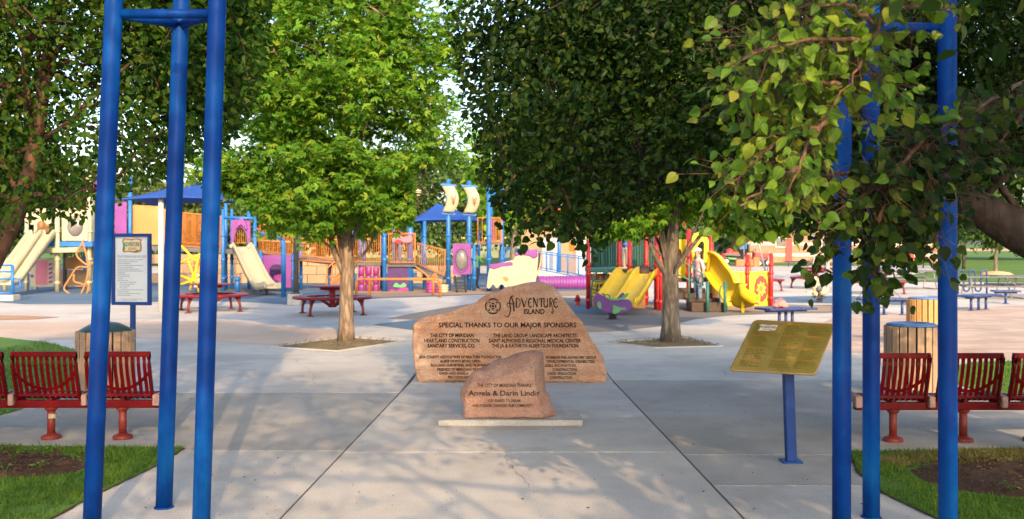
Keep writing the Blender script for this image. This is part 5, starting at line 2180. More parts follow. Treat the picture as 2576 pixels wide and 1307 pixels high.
def eggplant():
    c = gp(1541, 804)
    Y = c.y
    t = thing('spring_rider', 'purple eggplant spring rider with green leaves on the grey rubber', 'spring rider', c, 'spring riders')

    def q(x, y, dy=0):
        return at(x, y, Y + dy)
    m = MB()
    spring(m, c, .17, .09)
    m.build('spring', BLACK, t)
    m = MB()
    m.lathe([(.16, 0), (.16, .012), (.01, .014)], c, 16)
    m.build('base_plate', BLACK, t)
    body = curve([(1492, 757), (1494, 748), (1503, 738), (1516, 744), (1545, 757), (1570, 754), (1583, 755), (1591, 765), (1591, 775), (1580, 783), (1560, 790), (1545, 790), (1520, 785), (1500, 774), (1492, 757)], 4)[:-1]

    def plate(pts, dy, th, mat, nm):
        P = [q(x, y, dy) for x, y in pts]
        o = MB()
        o.prism([(p.x, p.z) for p in P], (0, P[0].y, 0), (1, 0, 0), (0, 0, 1), (0, 1, 0), th)
        return o.build(nm, mat, t, bevel=.012)
    for dy in (-.16, .12):
        plate(body, dy, .04, EGGP, 'side_panel')
        plate(curve([(1523, 750), (1540, 757), (1565, 755), (1577, 748), (1582, 738), (1570, 742), (1562, 750), (1545, 752), (1530, 748), (1523, 750)], 3)[:-1], dy - .012, .045, GREENP, 'leaf_panel')
        plate(curve([(1551, 753), (1562, 740), (1569, 737), (1570, 742), (1560, 752), (1551, 753)], 3)[:-1], dy - .004, .04, EGGP, 'fin')
    for pts in ([(1503, 765), (1506, 759), (1511, 762), (1513, 772), (1510, 779), (1504, 773)], [(1541, 770), (1545, 768), (1558, 774), (1572, 775), (1574, 779), (1562, 781), (1556, 787), (1546, 791), (1541, 786), (1542, 777)]):
        plate(curve(pts + [pts[0]], 3)[:-1], -.172, .012, GREENP, 'leaf_emblem')
    m = MB()
    m.box(q(1545, 762) , (.34, .26, .04))
    m.build('seat', EGGP, t, bevel=.01)
    m = MB()
    m.tube(curve3([q(1516, 757, -.14), q(1519, 744, -.14), q(1528, 742, -.1), q(1534, 746, -.1), q(1531, 756, -.1)]), .016, 6)
    m.tube(curve3([q(1508, 752, .0), q(1514, 742, .0), q(1518, 739, 0), q(1522, 748, .1)]), .016, 6)
    m.build('handle', TEAL, t)


eggplant()


def duck():
    c = gp(2062, 761)
    Y = c.y
    s = F / Y
    t = thing('spring_rider', 'cream duck-shaped spring rider on the blue rubber patch', 'spring rider', c, 'spring riders')

    def q(x, y, dy=0):
        return at(x, y, Y + dy)
    m = MB()
    spring(m, c, .30, .09, 5)
    m.build('spring', BLACK, t)
    m = MB()
    for i, (p, r) in enumerate((((2052, 733), (.12, .10, .20)), ((2053, 713), (.10, .085, .20)), ((2050, 704), (.12, .10, .11)), ((2068, 733), (.20, .13, .15)))):
        m.ell(q(*p), r, 14, 9)
    m.prism([(0, 0), (-.12, -.03), (-.10, .04), (.02, .08)], q(2044, 706, -.04), (1, 0, 0), (0, 0, 1), (0, 1, 0), .08)
    m.prism([(0, 0), (.14, .10), (.16, .0), (.05, -.08)], q(2074, 728, -.04), (1, 0, 0), (0, 0, 1), (0, 1, 0), .08)
    m.prism([(0, 0), (-.2, -.02), (-.2, .02), (0, .07)], q(2046, 736, -.06), (1, 0, 0), (0, 0, 1), (0, 1, 0), .12)
    m.build('body', CREAM, t)
    m = MB()
    m.lathe([(.01, -.03), (.09, -.03), (.10, 0), (.09, .03), (.01, .03)], q(2062, 727, -.16), 16, axis=Matrix.Rotation(R(90), 3, 'X'))
    m.tube([q(2062, 730, -.16), q(2061, 752, -.02)], .03, 8)
    m.build('handle', DGREY, t)
    m = MB()
    m.box(q(2062, 748), (.36, .2, .05))
    m.tube([q(2052, 745, -.18), q(2052, 745, .18)], .022, 6)
    m.tube([q(2070, 745, -.18), q(2070, 745, .18)], .022, 6)
    m.build('foot_rest', BLACK, t)


duck()


# ------------------------------------------------------------------ play structure parts
def post(t, px, y0, Y, r=.06, mat=PBLUE, ground=0.0, yb=None, rings=(.6, 1.8), cap=True):
    """round steel post rising from the ground (or from height yb) to picture height y0"""
    top = at(px, y0, Y)
    b = Vector((top.x, Y, ground)) if yb is None else at(px, yb, Y)
    m = MB()
    m.tube([b, top], r, 12)
    if cap: m.ell(top, (r * 1.12, r * 1.12, r * .7), 12, 6)
    for z in rings:
        if b.z < z < top.z: m.lathe([(r, z - .05), (r * 1.28, z - .04), (r * 1.28, z + .04), (r, z + .05)], (top.x, Y, 0), 12)
    return m.build('post', mat, t)


def rail(t, a, b, h, n, mat=ORANGE, r=.022, rb=.011, name='railing', a2=None, b2=None):
    """railing between foot points a and b: tube frame with single bars as sub-parts"""
    a, b = Vector(a), Vector(b)
    a2 = Vector(a2) if a2 is not None else a + Vector((0, 0, h))
    b2 = Vector(b2) if b2 is not None else b + Vector((0, 0, h))
    m = MB()
    m.tube([a, b, b2, a2, a], r, 6)
    f = m.build(name, mat, t)
    for k in range(1, n):
        u = k / n
        m = MB()
        m.tube([a.lerp(b, u), a2.lerp(b2, u)], rb, 4, False)
        m.build('bar', mat, f, fixn=False)
    return f


def board(t, name, pts, Y, th, mat, bevel=.01, dy2=None, parent=None):
    """upright panel traced as an outline at one distance, with its own thickness"""
    P = [at(x, y, Y) for x, y in pts]
    m = MB()
    m.prism([(p.x, p.z) for p in P], (0, Y, 0), (1, 0, 0), (0, 0, 1), (0, 1, 0), th)
    return m.build(name, mat, parent or t, bevel=bevel)


def oval(cx, cy, rx, ry, n=20):
    return [(cx + rx * math.cos(a), cy + ry * math.sin(a)) for a in np.linspace(0, 2 * math.pi, n + 1)[:-1]]


def holed(t, name, x0, y0, x1, y1, hole, Y, th, mat):
    """rectangular panel with an oval hole"""
    n = len(hole)
    rect = []
    cx, cy = sum(p[0] for p in hole) / n, sum(p[1] for p in hole) / n
    for x, y in hole:
        dx, dy = x - cx, y - cy
        k = min(((x1 - cx) / dx if dx > 0 else (x0 - cx) / dx) if abs(dx) > 1e-6 else 1e9, ((y1 - cy) / dy if dy > 0 else (y0 - cy) / dy) if abs(dy) > 1e-6 else 1e9)
        rect.append((cx + dx * k, cy + dy * k))
    for c in ((x0, y0), (x1, y0), (x1, y1), (x0, y1)):      # snap the nearest ray to each corner
        j = min(range(n), key=lambda i: (rect[i][0] - c[0]) ** 2 + (rect[i][1] - c[1]) ** 2)
        rect[j] = c
    A = [at(x, y, Y) for x, y in rect]
    B = [at(x, y, Y) for x, y in hole]
    d = Vector((0, th, 0))
    vs = A + B + [p + d for p in A] + [p + d for p in B]
    fs = []
    for i in range(n):
        j = (i + 1) % n
        fs += [(i, j, n + j, n + i), (2 * n + j, 2 * n + i, 3 * n + i, 3 * n + j), (i, 2 * n + i, 2 * n + j, j), (n + j, 3 * n + j, 3 * n + i, n + i)]
    m = MB()
    m.add(vs, fs)
    return m.build(name, mat, t)


def slide(t, path, width, wall, mat, th=.03, side=None, name='slide', waves=None):
    """trough with raised walls swept down a path"""
    w2 = width / 2
    pr = [(-w2, wall), (-w2 - th * 1.6, wall + .01), (-w2 - th * 1.6, -th * 2), (-w2 * .8, -th * 2.2), (w2 * .8, -th * 2.2), (w2 + th * 1.6, -th * 2), (w2 + th * 1.6, wall + .01), (w2, wall), (w2 - .02, .06), (w2 * .72, .0), (-w2 * .72, .0), (-w2 + .02, .06)]
    P = curve3(path, 5)
    d = (Vector(path[-1]) - Vector(path[0]))
    d.z = 0
    sd = side or Vector((d.y, -d.x, 0)).normalized()
    m = MB()
    m.sweep(pr, P, sd)
    return m.build(name, mat, t)


def deck(t, x0, x1, y, Y0, Y1, mat=DGREY, th=.12):
    a, b = at(x0, y, Y0), at(x1, y, Y0)
    m = MB()
    m.box(((a.x + b.x) / 2, (Y0 + Y1) / 2, a.z - th / 2), (b.x - a.x, Y1 - Y0, th))
    return m.build('deck', mat, t)


TEALDARK = paint('dark_teal_mesh', (.012, .055, .05), .6, .35, 30)


# ---- the red, yellow and teal structure
def red_structure():
    Y = 28.6
    t = thing('play_structure', 'red, yellow and teal play structure with slides right of the eggplant rider', 'play structure', (4.6, Y + .8, 0), 'play structures')
    for px, y0, yy, r in ((1480, 585, 28.6, .062), (1557, 570, 29.2, .085), (1584, 588, 28.7, .066), (1626, 566, 30.2, .062), (1651, 585, 28.4, .065), (1662, 585, 27.9, .055), (1733, 582, 28.6, .07), (1789, 568, 29.6, .07), (1819, 641, 30.4, .06), (1880, 643, 29.9, .062), (1940, 641, 29.8, .062), (1480, 590, 30.6, .062), (1557, 590, 30.8, .062)):
        post(t, px, y0, yy, r, BRIGHTRED, rings=(1.0, 1.25, .25))
    for px, y0, yy in ((1548, 560, 29.2), (1626, 560, 30.2), (1722, 545, 30.3), (1789, 562, 29.6)):
        m = MB()
        p = at(px, y0, yy)
        m.ell(p, (.10, .06, .12), 12, 8)
        m.tube([p - Vector((0, 0, .3)), p], .03, 8)
        m.build('topper', BRIGHTRED, t)
    deck(t, 1482, 1558, 676, 28.6, 30.4, TEAL)
    deck(t, 1558, 1660, 680, 28.7, 30.4, BROWN)
    deck(t, 1690, 1790, 700, 28.9, 30.4, BROWN)
    # teal bar panels
    for a, b, y0, y1, yy, n in ((1488, 1550, 597, 672, 28.7, 10), (1590, 1650, 596, 676, 30.2, 9), (1488, 1550, 597, 672, 30.4, 10)):
        A, B = at(a, y1, yy), at(b, y1, yy)
        rail(t, A, B, at(a, y0, yy).z - A.z, n, TEAL, .022, .012, 'bar_panel')
    for a, b, y0, y1, yy in ((1489, 1549, 598, 671, 28.74), (1591, 1649, 597, 675, 30.24)):
        board(t, 'mesh_panel', [(a, y1), (a, y0), (b, y0), (b, y1)], yy, .02, TEALDARK, 0)
    m = MB()
    A = at(1510, 640, 28.62)
    for k in range(3):
        m.tube(curve3([at(1497 + k * 17, 600, 28.6), at(1499 + k * 17, 660, 28.55), at(1503 + k * 17, 672, 28.6)]), .015, 6)
    m.build('grab_bars', TEAL, t)
    # number blocks under the deck
    nb = [['15', '14'], ['9', '8']]
    for r_ in range(4):
        for c_ in range(3):
            px, py = 1494 + c_ * 15.5, 697 + r_ * 18
            p = at(px, py, 28.9)
            m = MB()
            m.lathe([(.085, -.095), (.095, -.08), (.095, .08), (.085, .095)], p, 12)
            m.build('spinner', YELLOW if r_ else ORPANEL, t)
    for s_, px, py, h in (('15', 1509, 723, .16), ('L', 1531, 719, .13), ('9', 1491, 751, .14), ('8', 1508, 748, .10)):
        p = at(px, py, 28.79)
        flat_text(t, s_, p, (1, 0, 0), (0, 0, 1), -.045 * len(s_), .045 * len(s_), 0, h, BLACK, 'digit', bold=.02)
    # looped climber before it
    m = MB()
    yy = 28.2
    for pts in ([(1488, 772), (1487, 735), (1494, 700), (1504, 684), (1520, 680)], [(1524, 772), (1527, 735), (1530, 700), (1526, 686), (1520, 680)]):
        m.tube(curve3([at(x, y, yy) for x, y in pts]), .022, 6)
    for y in (706, 728, 751):
        m.tube(curve3([at(1491, y, yy), at(1506, y + 3, yy - .1), at(1525, y - 3, yy)]), .018, 6)
    m.build('loop_climber', TEAL, t)
    # double wave slide
    a = at(1614, 690, 28.4)
    for k, dx in enumerate((-.27, .27)):
        pth = [at(1600, 690, 28.5) + Vector((dx + .10, .1, .02)), at(1590, 696, 28.2) + Vector((dx + .05, 0, 0)), at(1578, 722, 27.5) + Vector((dx, 0, 0)), at(1563, 745, 26.9) + Vector((dx, 0, 0)), at(1551, 764, 26.4) + Vector((dx, 0, .02)), at(1545, 769, 26.0) + Vector((dx, 0, .03))]
        slide(t, pth, .50, .17, YELLOW, .03, side=Vector((1, .12, 0)).normalized())
    board(t, 'slide_entry', [(1576, 686), (1583, 678), (1600, 676), (1612, 684), (1614, 700), (1622, 690), (1640, 684), (1656, 684), (1658, 705), (1576, 708)], 28.55, .10, YELLOW, .02)
    m = MB()
    m.ell(at(1616, 690, 28.75), (.34, .25, .26), 16, 9)
    m.build('tunnel_hood', BROWN, t)
    board(t, 'slide_support', [(1596, 740), (1624, 722), (1624, 776), (1596, 776)], 28.0, .06, ORPANEL)
    # stairs up to the tower
    for k in range(4):
        x0, x1, y = 1700 + k * 16, 1760 + k * 20, 724 + k * 12.5
        A = at(x0, y, 28.7 - k * .28)
        B = at(x1, y, 28.7 - k * .28)
        m = MB()
        m.box(((A.x + B.x) / 2, A.y, A.z - .04), (.95, .34, .05))
        m.box(((A.x + B.x) / 2, A.y - .15, A.z - .12), (.95, .03, .15))
        m.build('step', BROWN, t)
    m = MB()
    A = at(1776, 776, 27.6)
    m.box((A.x, 27.7, .13), (.9, .7, .26))
    m.build('transfer_step', BROWN, t, bevel=.02)
    m = MB()
    for pts, yy in (([(1703, 650), (1733, 668), (1768, 690), (1768, 720)], 27.9), ([(1703, 690), (1733, 705), (1763, 722)], 27.9), ([(1733, 668), (1733, 765)], 27.9)):
        m.tube([at(x, y, yy) for x, y in pts], .022, 6)
    m.build('handrail', TEAL, t)
    for px in (1780, 1824):
        post(t, px, 711, 27.2, .045, TEAL, rings=())
    m = MB()
    m.tube(curve3([at(1824, 720, 27.2), at(1812, 724, 27.2), at(1812, 765, 27.2)]), .02, 6)
    m.build('grab_loop', TEAL, t)
    # yellow panels and hood
    holed(t, 'arch_panel', 1697, 603, 1740, 703, [(x, y) for x, y in oval(1699 + 9, 642, 8, 16, 16)], 29.0, .06, YELLOW)
    board(t, 'arch_shadow_panel', oval(1707, 642, 10, 19), 29.2, .04, ORPANEL)
    board(t, 'slide_hood', curve([(1741, 656), (1741, 598), (1752, 587), (1764, 584), (1762, 596), (1776, 596), (1783, 606), (1782, 640), (1777, 660), (1770, 656), (1772, 616), (1766, 608), (1757, 617), (1748, 640), (1744, 658), (1741, 656)], 3)[:-1], 28.7, .16, YELLOW, .02)
    board(t, 'tower_panel', [(1700, 640), (1735, 640), (1735, 704), (1700, 704)], 29.6, .05, YELLOW)
    # the right slide curling down
    pth = [at(1779, 659, 28.9), at(1796, 668, 28.6), at(1820, 700, 28.0), at(1842, 727, 27.5), at(1862, 748, 27.2), at(1885, 757, 27.0), at(1905, 760, 26.9)]
    slide(t, pth, .58, .20, YELLOW, .03, side=Vector((.45, -.9, 0)).normalized())
    m = MB()
    m.tube([at(1868, 752, 27.1), Vector((at(1868, 752, 27.1).x, 27.1, 0))], .05, 10)
    m.build('slide_foot', YELLOW, t)
    m = MB()
    p = at(1800, 742, 29.0)
    m.lathe([(.26, -.36), (.29, -.3), (.26, -.2), (.29, -.1), (.26, 0), (.29, .1), (.26, .2), (.29, .3)], p, 16)
    m.build('crawl_barrel', ORPANEL, t)
    # wavy-topped wall with its flower
    top = [(1824 + k * 10, 683 + 1.6 * math.sin(k * 1.9)) for k in range(12)]
    wall = board(t, 'flower_wall', [(1824, 770)] + top + [(1938, 770)], 29.9, .06, YELLOW)
    board(t, 'peep_hole', [(1844, 705), (1847, 697), (1853, 693), (1860, 696), (1865, 706), (1866, 716)], 29.885, .03, ORPANEL, 0, parent=wall)
    pet = []
    for a in np.linspace(0, 2 * math.pi, 61)[:-1]:
        k = 1 + .07 * abs(math.sin(a * 6))
        pet.append((1915.5 + 15.5 * k * math.cos(a), 727 + 31.5 * k * math.sin(a)))
    board(t, 'flower', pet, 29.86, .03, BRIGHTRED, 0, parent=wall)
    sunp = []
    for i in range(16):
        a = i * math.pi / 8
        k = 1 if i % 2 else .62
        sunp.append((1915.5 + 13 * k * math.cos(a + .2), 727 + 20 * k * math.sin(a + .2)))
    board(t, 'flower_centre', sunp, 29.84, .03, YELLOW, 0, parent=wall)
    board(t, 'flower_button', oval(1915.5, 727, 5.4, 7.5, 14), 29.82, .03, TANRAIL, 0, parent=wall)
    return t


red_structure()


# ---- the big blue and orange ship structure
def bird(t, px, py, Y, s=1.0, flip=1):
    """purple and cream winged topper"""
    c = at(px, py, Y)
    m = MB()
    m.prism([(-.28 * flip, .10), (-.10 * flip, .20), (.10 * flip, .16), (.02 * flip, -.12), (-.12 * flip, -.10)], c - Vector((0, .08 * s, 0)), Vector((s, 0, 0)), Vector((0, 0, s)), (0, 1, 0), .16 * s)
    b = m.build('bird_topper', PURPLE, t, bevel=.02)
    m = MB()
    m.prism([(.08 * flip, .22), (.30 * flip, .05), (.24 * flip, -.14), (.06 * flip, -.16)], c - Vector((0, .10 * s, 0)), Vector((s, 0, 0)), Vector((0, 0, s)), (0, 1, 0), .2 * s)
    m.build('wing', CREAM, b, bevel=.02)


def ship_structure():
    Y = 39.4
    t = thing('play_structure', 'large blue and orange ship themed play structure with ramps and sails behind the left maple', 'play structure', (-6.0, Y + 1, 0), 'play structures')
    for px, y0, yy, r in ((561, 530, 39.2, .075), (568, 462, 41.2, .07), (583, 530, 41.0, .065), (626, 528, 41.0, .07), (641, 548, 39.0, .075), (655, 634, 38.6, .07), (738, 640, 38.8, .07), (757, 600, 40.5, .07), (887, 568, 39.6, .08), (967, 508, 38.9, .085), (1032, 500, 39.1, .12), (1068, 560, 40.4, .075), (1006, 520, 41.5, .07), (1128, 455, 39.6, .09), (1180, 459, 39.9, .09), (1193, 618, 39.5, .075), (1230, 474, 39.3, .09), (1262, 548, 40.3, .08), (917, 560, 41.8, .07), (327, 444, 40.5, .08), (430, 640, 41.0, .09), (830, 660, 41.0, .09), (880, 650, 42.5, .09), (597, 700, 38.4, .09), (515, 640, 41.5, .09)):
        post(t, px, y0, yy, r, PBLUE, rings=(.5, 1.25, 2.2))
    # solid ramp wall at the far left, purple castle panel
    board(t, 'ramp_panel', [(333, 516), (402, 519), (402, 617), (333, 614)], 40.7, .06, ORPANEL)
    board(t, 'ramp_panel', [(400, 525), (430, 527), (430, 618), (400, 617)], 40.9, .06, ORPANEL)
    board(t, 'castle_panel', [(288, 590), (288, 512), (296, 512), (296, 520), (306, 520), (306, 508), (318, 508), (318, 590)], 40.4, .06, PURPLE)
    board(t, 'crown_topper', [(306, 446), (306, 432), (311, 440), (316, 428), (321, 440), (327, 427), (330, 446)], 40.5, .06, CREAM)
    # upper ramp: deck and bar railings
    for a, b, ya, yb, y0a, y0b, yy, n in ((430, 512, 617, 623, 533, 541, 40.2, 26), (512, 562, 623, 626, 541, 547, 40.0, 16), (652, 742, 634, 655, 562, 585, 39.8, 24), (742, 884, 655, 664, 600, 604, 39.9, 32), (430, 562, 610, 617, 533, 545, 41.8, 36), (640, 884, 630, 655, 575, 600, 41.6, 46)):
        A, B = at(a, ya, yy), at(b, yb, yy)
        rail(t, A, B, 0, n, ORANGE, .028, .011, 'ramp_railing', a2=at(a, y0a, yy), b2=at(b, y0b, yy))
    for a, b, ya, yb in ((330, 562, 617, 628), (562, 650, 628, 634), (650, 884, 634, 664)):
        A, B = at(a, ya, 40.0), at(b, yb, 40.0)
        m = MB()
        m.add([A, B, B + Vector((0, 1.6, 0)), A + Vector((0, 1.6, 0)), A - Vector((0, 0, .16)), B - Vector((0, 0, .16)), B + Vector((0, 1.6, -.16)), A + Vector((0, 1.6, -.16))], [(0, 1, 2, 3), (4, 7, 6, 5), (0, 4, 5, 1), (1, 5, 6, 2), (2, 6, 7, 3), (3, 7, 4, 0)])
        m.build('ramp_deck', DGREY, t)
    # slide with its purple arch
    arch = curve([(581, 611), (581, 560), (592, 553), (604, 548), (616, 553), (629, 558), (629, 611)], 3)
    arch += curve([(621, 611), (618, 588), (605, 572), (592, 588), (588, 611)], 3)
    board(t, 'arch_panel', arch, 39.1, .08, PURPLE)
    board(t, 'arch_cap', curve([(592, 580), (597, 558), (606, 549), (615, 558), (620, 580), (606, 566), (592, 580)], 3)[:-1], 38.98, .08, PURPLE, .02)
    rail(t, at(588, 612, 39.3), at(622, 612, 39.3), .55, 7, ORANGE, .02, .011, 'slide_gate')
    pth = [at(606, 621, 39.0), at(612, 626, 38.7), at(628, 660, 37.7), at(648, 700, 36.8), at(664, 722, 36.2), at(678, 724, 35.9), at(688, 722, 35.7)]
    slide(t, pth, .62, .17, CREAM, .035, side=Vector((1, .35, 0)).normalized())
    for sx in (-1, 1):
        m = MB()
        p = at(606 + sx * 22, 622, 38.9)
        m.ell(p + Vector((0, -.05, .02)), (.09, .18, .10), 10, 7)
        m.build('slide_lip', CREAM, t)
    m = MB()
    p = at(670, 728, 36.2)
    m.tube([p, Vector((p.x, p.y, 0))], .06, 8)
    m.build('slide_foot', DGREY, t)
    # crawl panel with a round hole, blue hook post
    holed(t, 'hole_panel', 660, 643, 733, 724, oval(696, 684, 19, 19, 20), 38.9, .07, PURPLE)
    board(t, 'back_panel', [(662, 650), (730, 650), (730, 722), (662, 722)], 40.2, .05, DPURPLE)
    board(t, 'magenta_panel', [(676, 722), (690, 694), (712, 688), (730, 722)], 39.6, .04, MAGENTA)
    c = gp(713, 748)
    m = MB()
    m.tube([c, at(713, 625, c.y)] + curve3([at(713, 618, c.y), at(708, 602, c.y), at(694, 594, c.y), at(670, 591, c.y + .5), at(652, 590, c.y + 1)]), .085, 10)
    m.build('hook_post', PBLUE, t)
    m = MB()
    m.tube([at(652, 606, 38.6), at(770, 612, 38.6)], .05, 8)
    m.build('handrail', TANRAIL, t)
    # hanging orange loop bars
    m = MB()
    for dx in (0, 12):
        m.tube([at(860 + dx, 643, 38.6), at(824 + dx, 674, 38.6), at(820 + dx, 712, 38.6), at(832 + dx, 735, 38.6)], .035, 6)
    m.tube([at(826, 698, 38.6), at(842, 698, 38.6), at(866, 672, 38.6)], .03, 6)
    m.build('loop_ladder', ORANGE, t)
    m = MB()
    m.beam(at(836, 730, 38.9), at(866, 690, 39.6), .6, .06)
    m.build('climbing_plank', TANRAIL, t)
    # twin towers with bar panels
    for a, b, y0, y1, yy, n in ((890, 957, 582, 659, 39.2, 13), (978, 1044, 588, 661, 38.8, 13)):
        A, B = at(a, y1, yy), at(b, y1, yy)
        rail(t, A, B, at(a, y0, yy).z - A.z, n, ORANGE, .035, .013, 'tower_railing')
    for a, b, y0, y1, yy, n in ((1004, 1026, 545, 590, 41.4, 5), (960, 1002, 560, 590, 41.4, 8), (890, 957, 582, 659, 41.3, 13)):
        A, B = at(a, y1, yy), at(b, y1, yy)
        rail(t, A, B, at(a, y0, yy).z - A.z, n, ORANGE, .03, .013, 'tower_railing')
    board(t, 'sun_plaque', oval(921, 598, 12, 8, 14), 39.12, .05, ORANGE)
    board(t, 'wave_plaque', curve([(986, 598), (1000, 592), (1016, 597), (1034, 592), (1036, 608), (1018, 611), (1002, 607), (988, 610), (986, 598)], 3)[:-1], 38.74, .05, PINK)
    board(t, 'fish_plaque', oval(1002, 609, 10, 5, 12), 38.70, .05, BRIGHTRED)
    deck(t, 884, 960, 661, 39.2, 41.6)
    deck(t, 970, 1046, 664, 38.9, 41.5)
    # tic-tac-toe cylinders
    for r_ in range(3):
        for c_ in range(3):
            p = at(909 + c_ * 18.5, 682 + r_ * 22, 39.25)
            m = MB()
            m.lathe([(.10, -.155), (.115, -.14), (.115, .14), (.10, .155)], p, 12)
            cy = m.build('spinner', MAGENTA, t)
            if r_ == 2:
                flat_text(cy, '957'[c_], p + Vector((0, -.118, 0)), (1, 0, 0), (0, 0, 1), -.05, .05, 0, .16, DPURPLE, 'digit')
    m = MB()
    for k in range(4):
        m.tube([at(899 + k * 18.5, 668, 39.25), at(899 + k * 18.5, 734, 39.25)], .02, 6)
    for y in (669, 692, 714, 735):
        m.tube([at(897, y, 39.25), at(956, y, 39.25)], .022, 6)
    m.build('spinner_frame', TANRAIL, t)
    wv = board(t, 'wave_panel', [(974, 672), (1028, 670), (1028, 742), (974, 742)], 39.0, .06, DPURPLE)
    board(t, 'wave', curve([(976, 741), (984, 728), (998, 732), (1010, 722), (1027, 726), (1027, 741)], 3), 38.97, .03, MAGENTA, 0, parent=wv)
    board(t, 'weed', curve([(988, 722), (996, 712), (1006, 718), (1016, 712), (1022, 720), (1008, 724), (988, 722)], 3)[:-1], 38.96, .03, GREENP, 0, parent=wv)
    # parallel balance bars
    for dx, dy in ((0, 0), (33, 0)):
        pass
    for x0, x1, yy in ((896, 1090, 36.2), (930, 1107, 34.6)):
        m = MB()
        a, b = at(x0, 712, yy), at(x1, 712, yy)
        zz = EYE - (703 - HY) / F * yy
        a.z = b.z = zz
        m.tube([Vector((a.x, yy, 0)), Vector((a.x, yy, zz - .1)), Vector((a.x + .1, yy, zz)), Vector((b.x - .1, yy, zz)), Vector((b.x, yy, zz - .1)), Vector((b.x, yy, 0))], .045, 8)
        m.build('balance_bar', ORANGE, t)
    # sloping bridge to the ship
    A, B = at(1050, 664, 39.6), at(1118, 694, 39.4)
    rail(t, A, B, 0, 13, ORANGE, .03, .013, 'bridge_railing', a2=at(1050, 612, 39.6), b2=at(1120, 630, 39.4))
    m = MB()
    m.beam(at(1048, 672, 40.2), at(1122, 700, 40.0), 1.1, .1)
    m.build('bridge_deck', DGREY, t)
    m = MB()
    m.tube(curve3([at(1046, 672, 38.7), at(1070, 690, 38.5), at(1085, 705, 38.4), at(1098, 690, 38.4)]), .04, 6)
    m.tube(curve3([at(1085, 700, 38.4), at(1096, 690, 38.4), at(1106, 735, 38.3)]), .03, 6)
    m.build('curly_rail', ORANGE, t)
    for px, py, mat, n in ((1083, 727, MAGENTA, 4), (1116, 724, CREAM, 3), (1104, 717, MAGENTA, 2)):
        p = at(px, py, 38.0)
        m = MB()
        pr = [(.01, 0)]
        for k in range(n):
            pr += [(.17, .01 + k * .11), (.21, .05 + k * .11), (.17, .09 + k * .11)]
        pr.append((.01, n * .11))
        m.lathe(pr, (p.x, 38.0, 0), 14)
        m.build('stacked_stool', mat, t)
    # masts and sails
    for i, (x, yt, yb, yy) in enumerate(((1128, 466, 536, 39.5), (1181, 469, 538, 39.8))):
        s = F / yy
        for yv, hw in ((yt - 1, 20), (yb + 1, 17)):
            m = MB()
            m.beam(at(x - hw, yv, yy - .02), at(x + hw, yv + 3, yy + .1), .12, .09)
            m.build('yard', PBLUE, t, bevel=.01)
        vs, fs = [], []
        n = 10
        for k in range(n + 1):
            u = k / n
            bulge = math.sin(u * math.pi)
            y = lerp(yt + 3, yb - 2, u)
            for xx in (-15, 15):
                p = at(x + xx + bulge * 12 - 1, y, yy - .14 - .10 * bulge)
                vs += [p, p + Vector((0, .05, 0))]
        for k in range(n):
            a, b = k * 4, k * 4 + 4
            fs += [(a, a + 2, b + 2, b), (a + 1, b + 1, b + 3, a + 3), (a, b, b + 1, a + 1), (a + 2, a + 3, b + 3, b + 2)]
        fs += [(0, 1, 3, 2), (n * 4, n * 4 + 2, n * 4 + 3, n * 4 + 1)]
        m = MB()
        m.add(vs, fs, True)
        sl = m.build('sail', CREAM, t)
        p = at(x + 13, (yt + yb) / 2 + 2, yy - .32)
        m = MB()
        for pts in ([(-.07, .16), (-.05, -.02), (0, -.16)], [(.07, .16), (.05, -.02), (0, -.16)], [(0, .10), (0, -.16)]):
            v, f = stroke(pts, .035)
            m.add([p + Vector((a, 0, b)) for a, b in v], f)
        m.build('sail_emblem', LOGORED, sl, fixn=False)
    # bubble window panel
    pn = holed(t, 'bubble_panel', 1139, 613, 1184, 691, oval(1161, 655, 15.5, 26, 20), 39.3, .07, PURPLE)
    m = MB()
    c = at(1161, 655, 39.33)
    s = F / 39.3
    m.ell(c, (16 / s, .16, 27 / s), 20, 12)
    m.build('bubble', GLASS, pn)
    m = MB()
    m.tube([c + Vector((18 / s * math.cos(a), -.04, 29 / s * math.sin(a))) for a in np.linspace(0, 2 * math.pi, 25)[:-1]], .035, 6, closed=True)
    m.build('bubble_rim', PURPLE, pn)
    m = MB()
    for k in range(4):
        m.beam(at(1146, 702 + k * 8, 38.9 - k * .18), at(1168, 704 + k * 8, 38.9 - k * .18), .16, .06)
    m.beam(at(1144, 696, 39.0), at(1150, 736, 38.2), .06, .12)
    m.beam(at(1168, 696, 39.0), at(1172, 736, 38.2), .06, .12)
    m.build('rubber_steps', BLACK, t)
    # crow's nest
    A, B = at(1202, 609, 39.6), at(1258, 611, 39.6)
    rail(t, A, B, at(1202, 548, 39.6).z - A.z, 5, ORANGE, .03, .016, 'nest_railing')
    A, B = at(1232, 609, 39.4), at(1262, 609, 39.6)
    rail(t, A, B, at(1202, 548, 39.6).z - A.z, 7, ORANGE, .03, .014, 'nest_railing')
    deck(t, 1200, 1264, 611, 39.4, 41.0, DGREY, .08)
    m = MB()
    m.tube(curve3([at(1234, 545, 39.5), at(1233, 505, 39.5), at(1241, 485, 39.5), at(1255, 475, 39.5), at(1267, 485, 39.5), at(1273, 505, 39.5), at(1270, 530, 39.5)]), .10, 8)
    m.build('arch_tube', PBLUE, t)
    board(t, 'nest_panel', [(1236, 610), (1237, 550), (1243, 550), (1243, 610)], 39.5, .04, PURPLE)
    # bow of the ship: cream hull sides with purple gunwale
    hull = curve([(1224, 724), (1232, 727), (1240, 716), (1250, 726), (1262, 716), (1276, 727), (1300, 722), (1330, 708), (1347, 700), (1354, 650), (1352, 630)], 3) + [(1310, 640), (1296, 643), (1290, 662), (1286, 666), (1262, 669), (1233, 672), (1228, 690)]
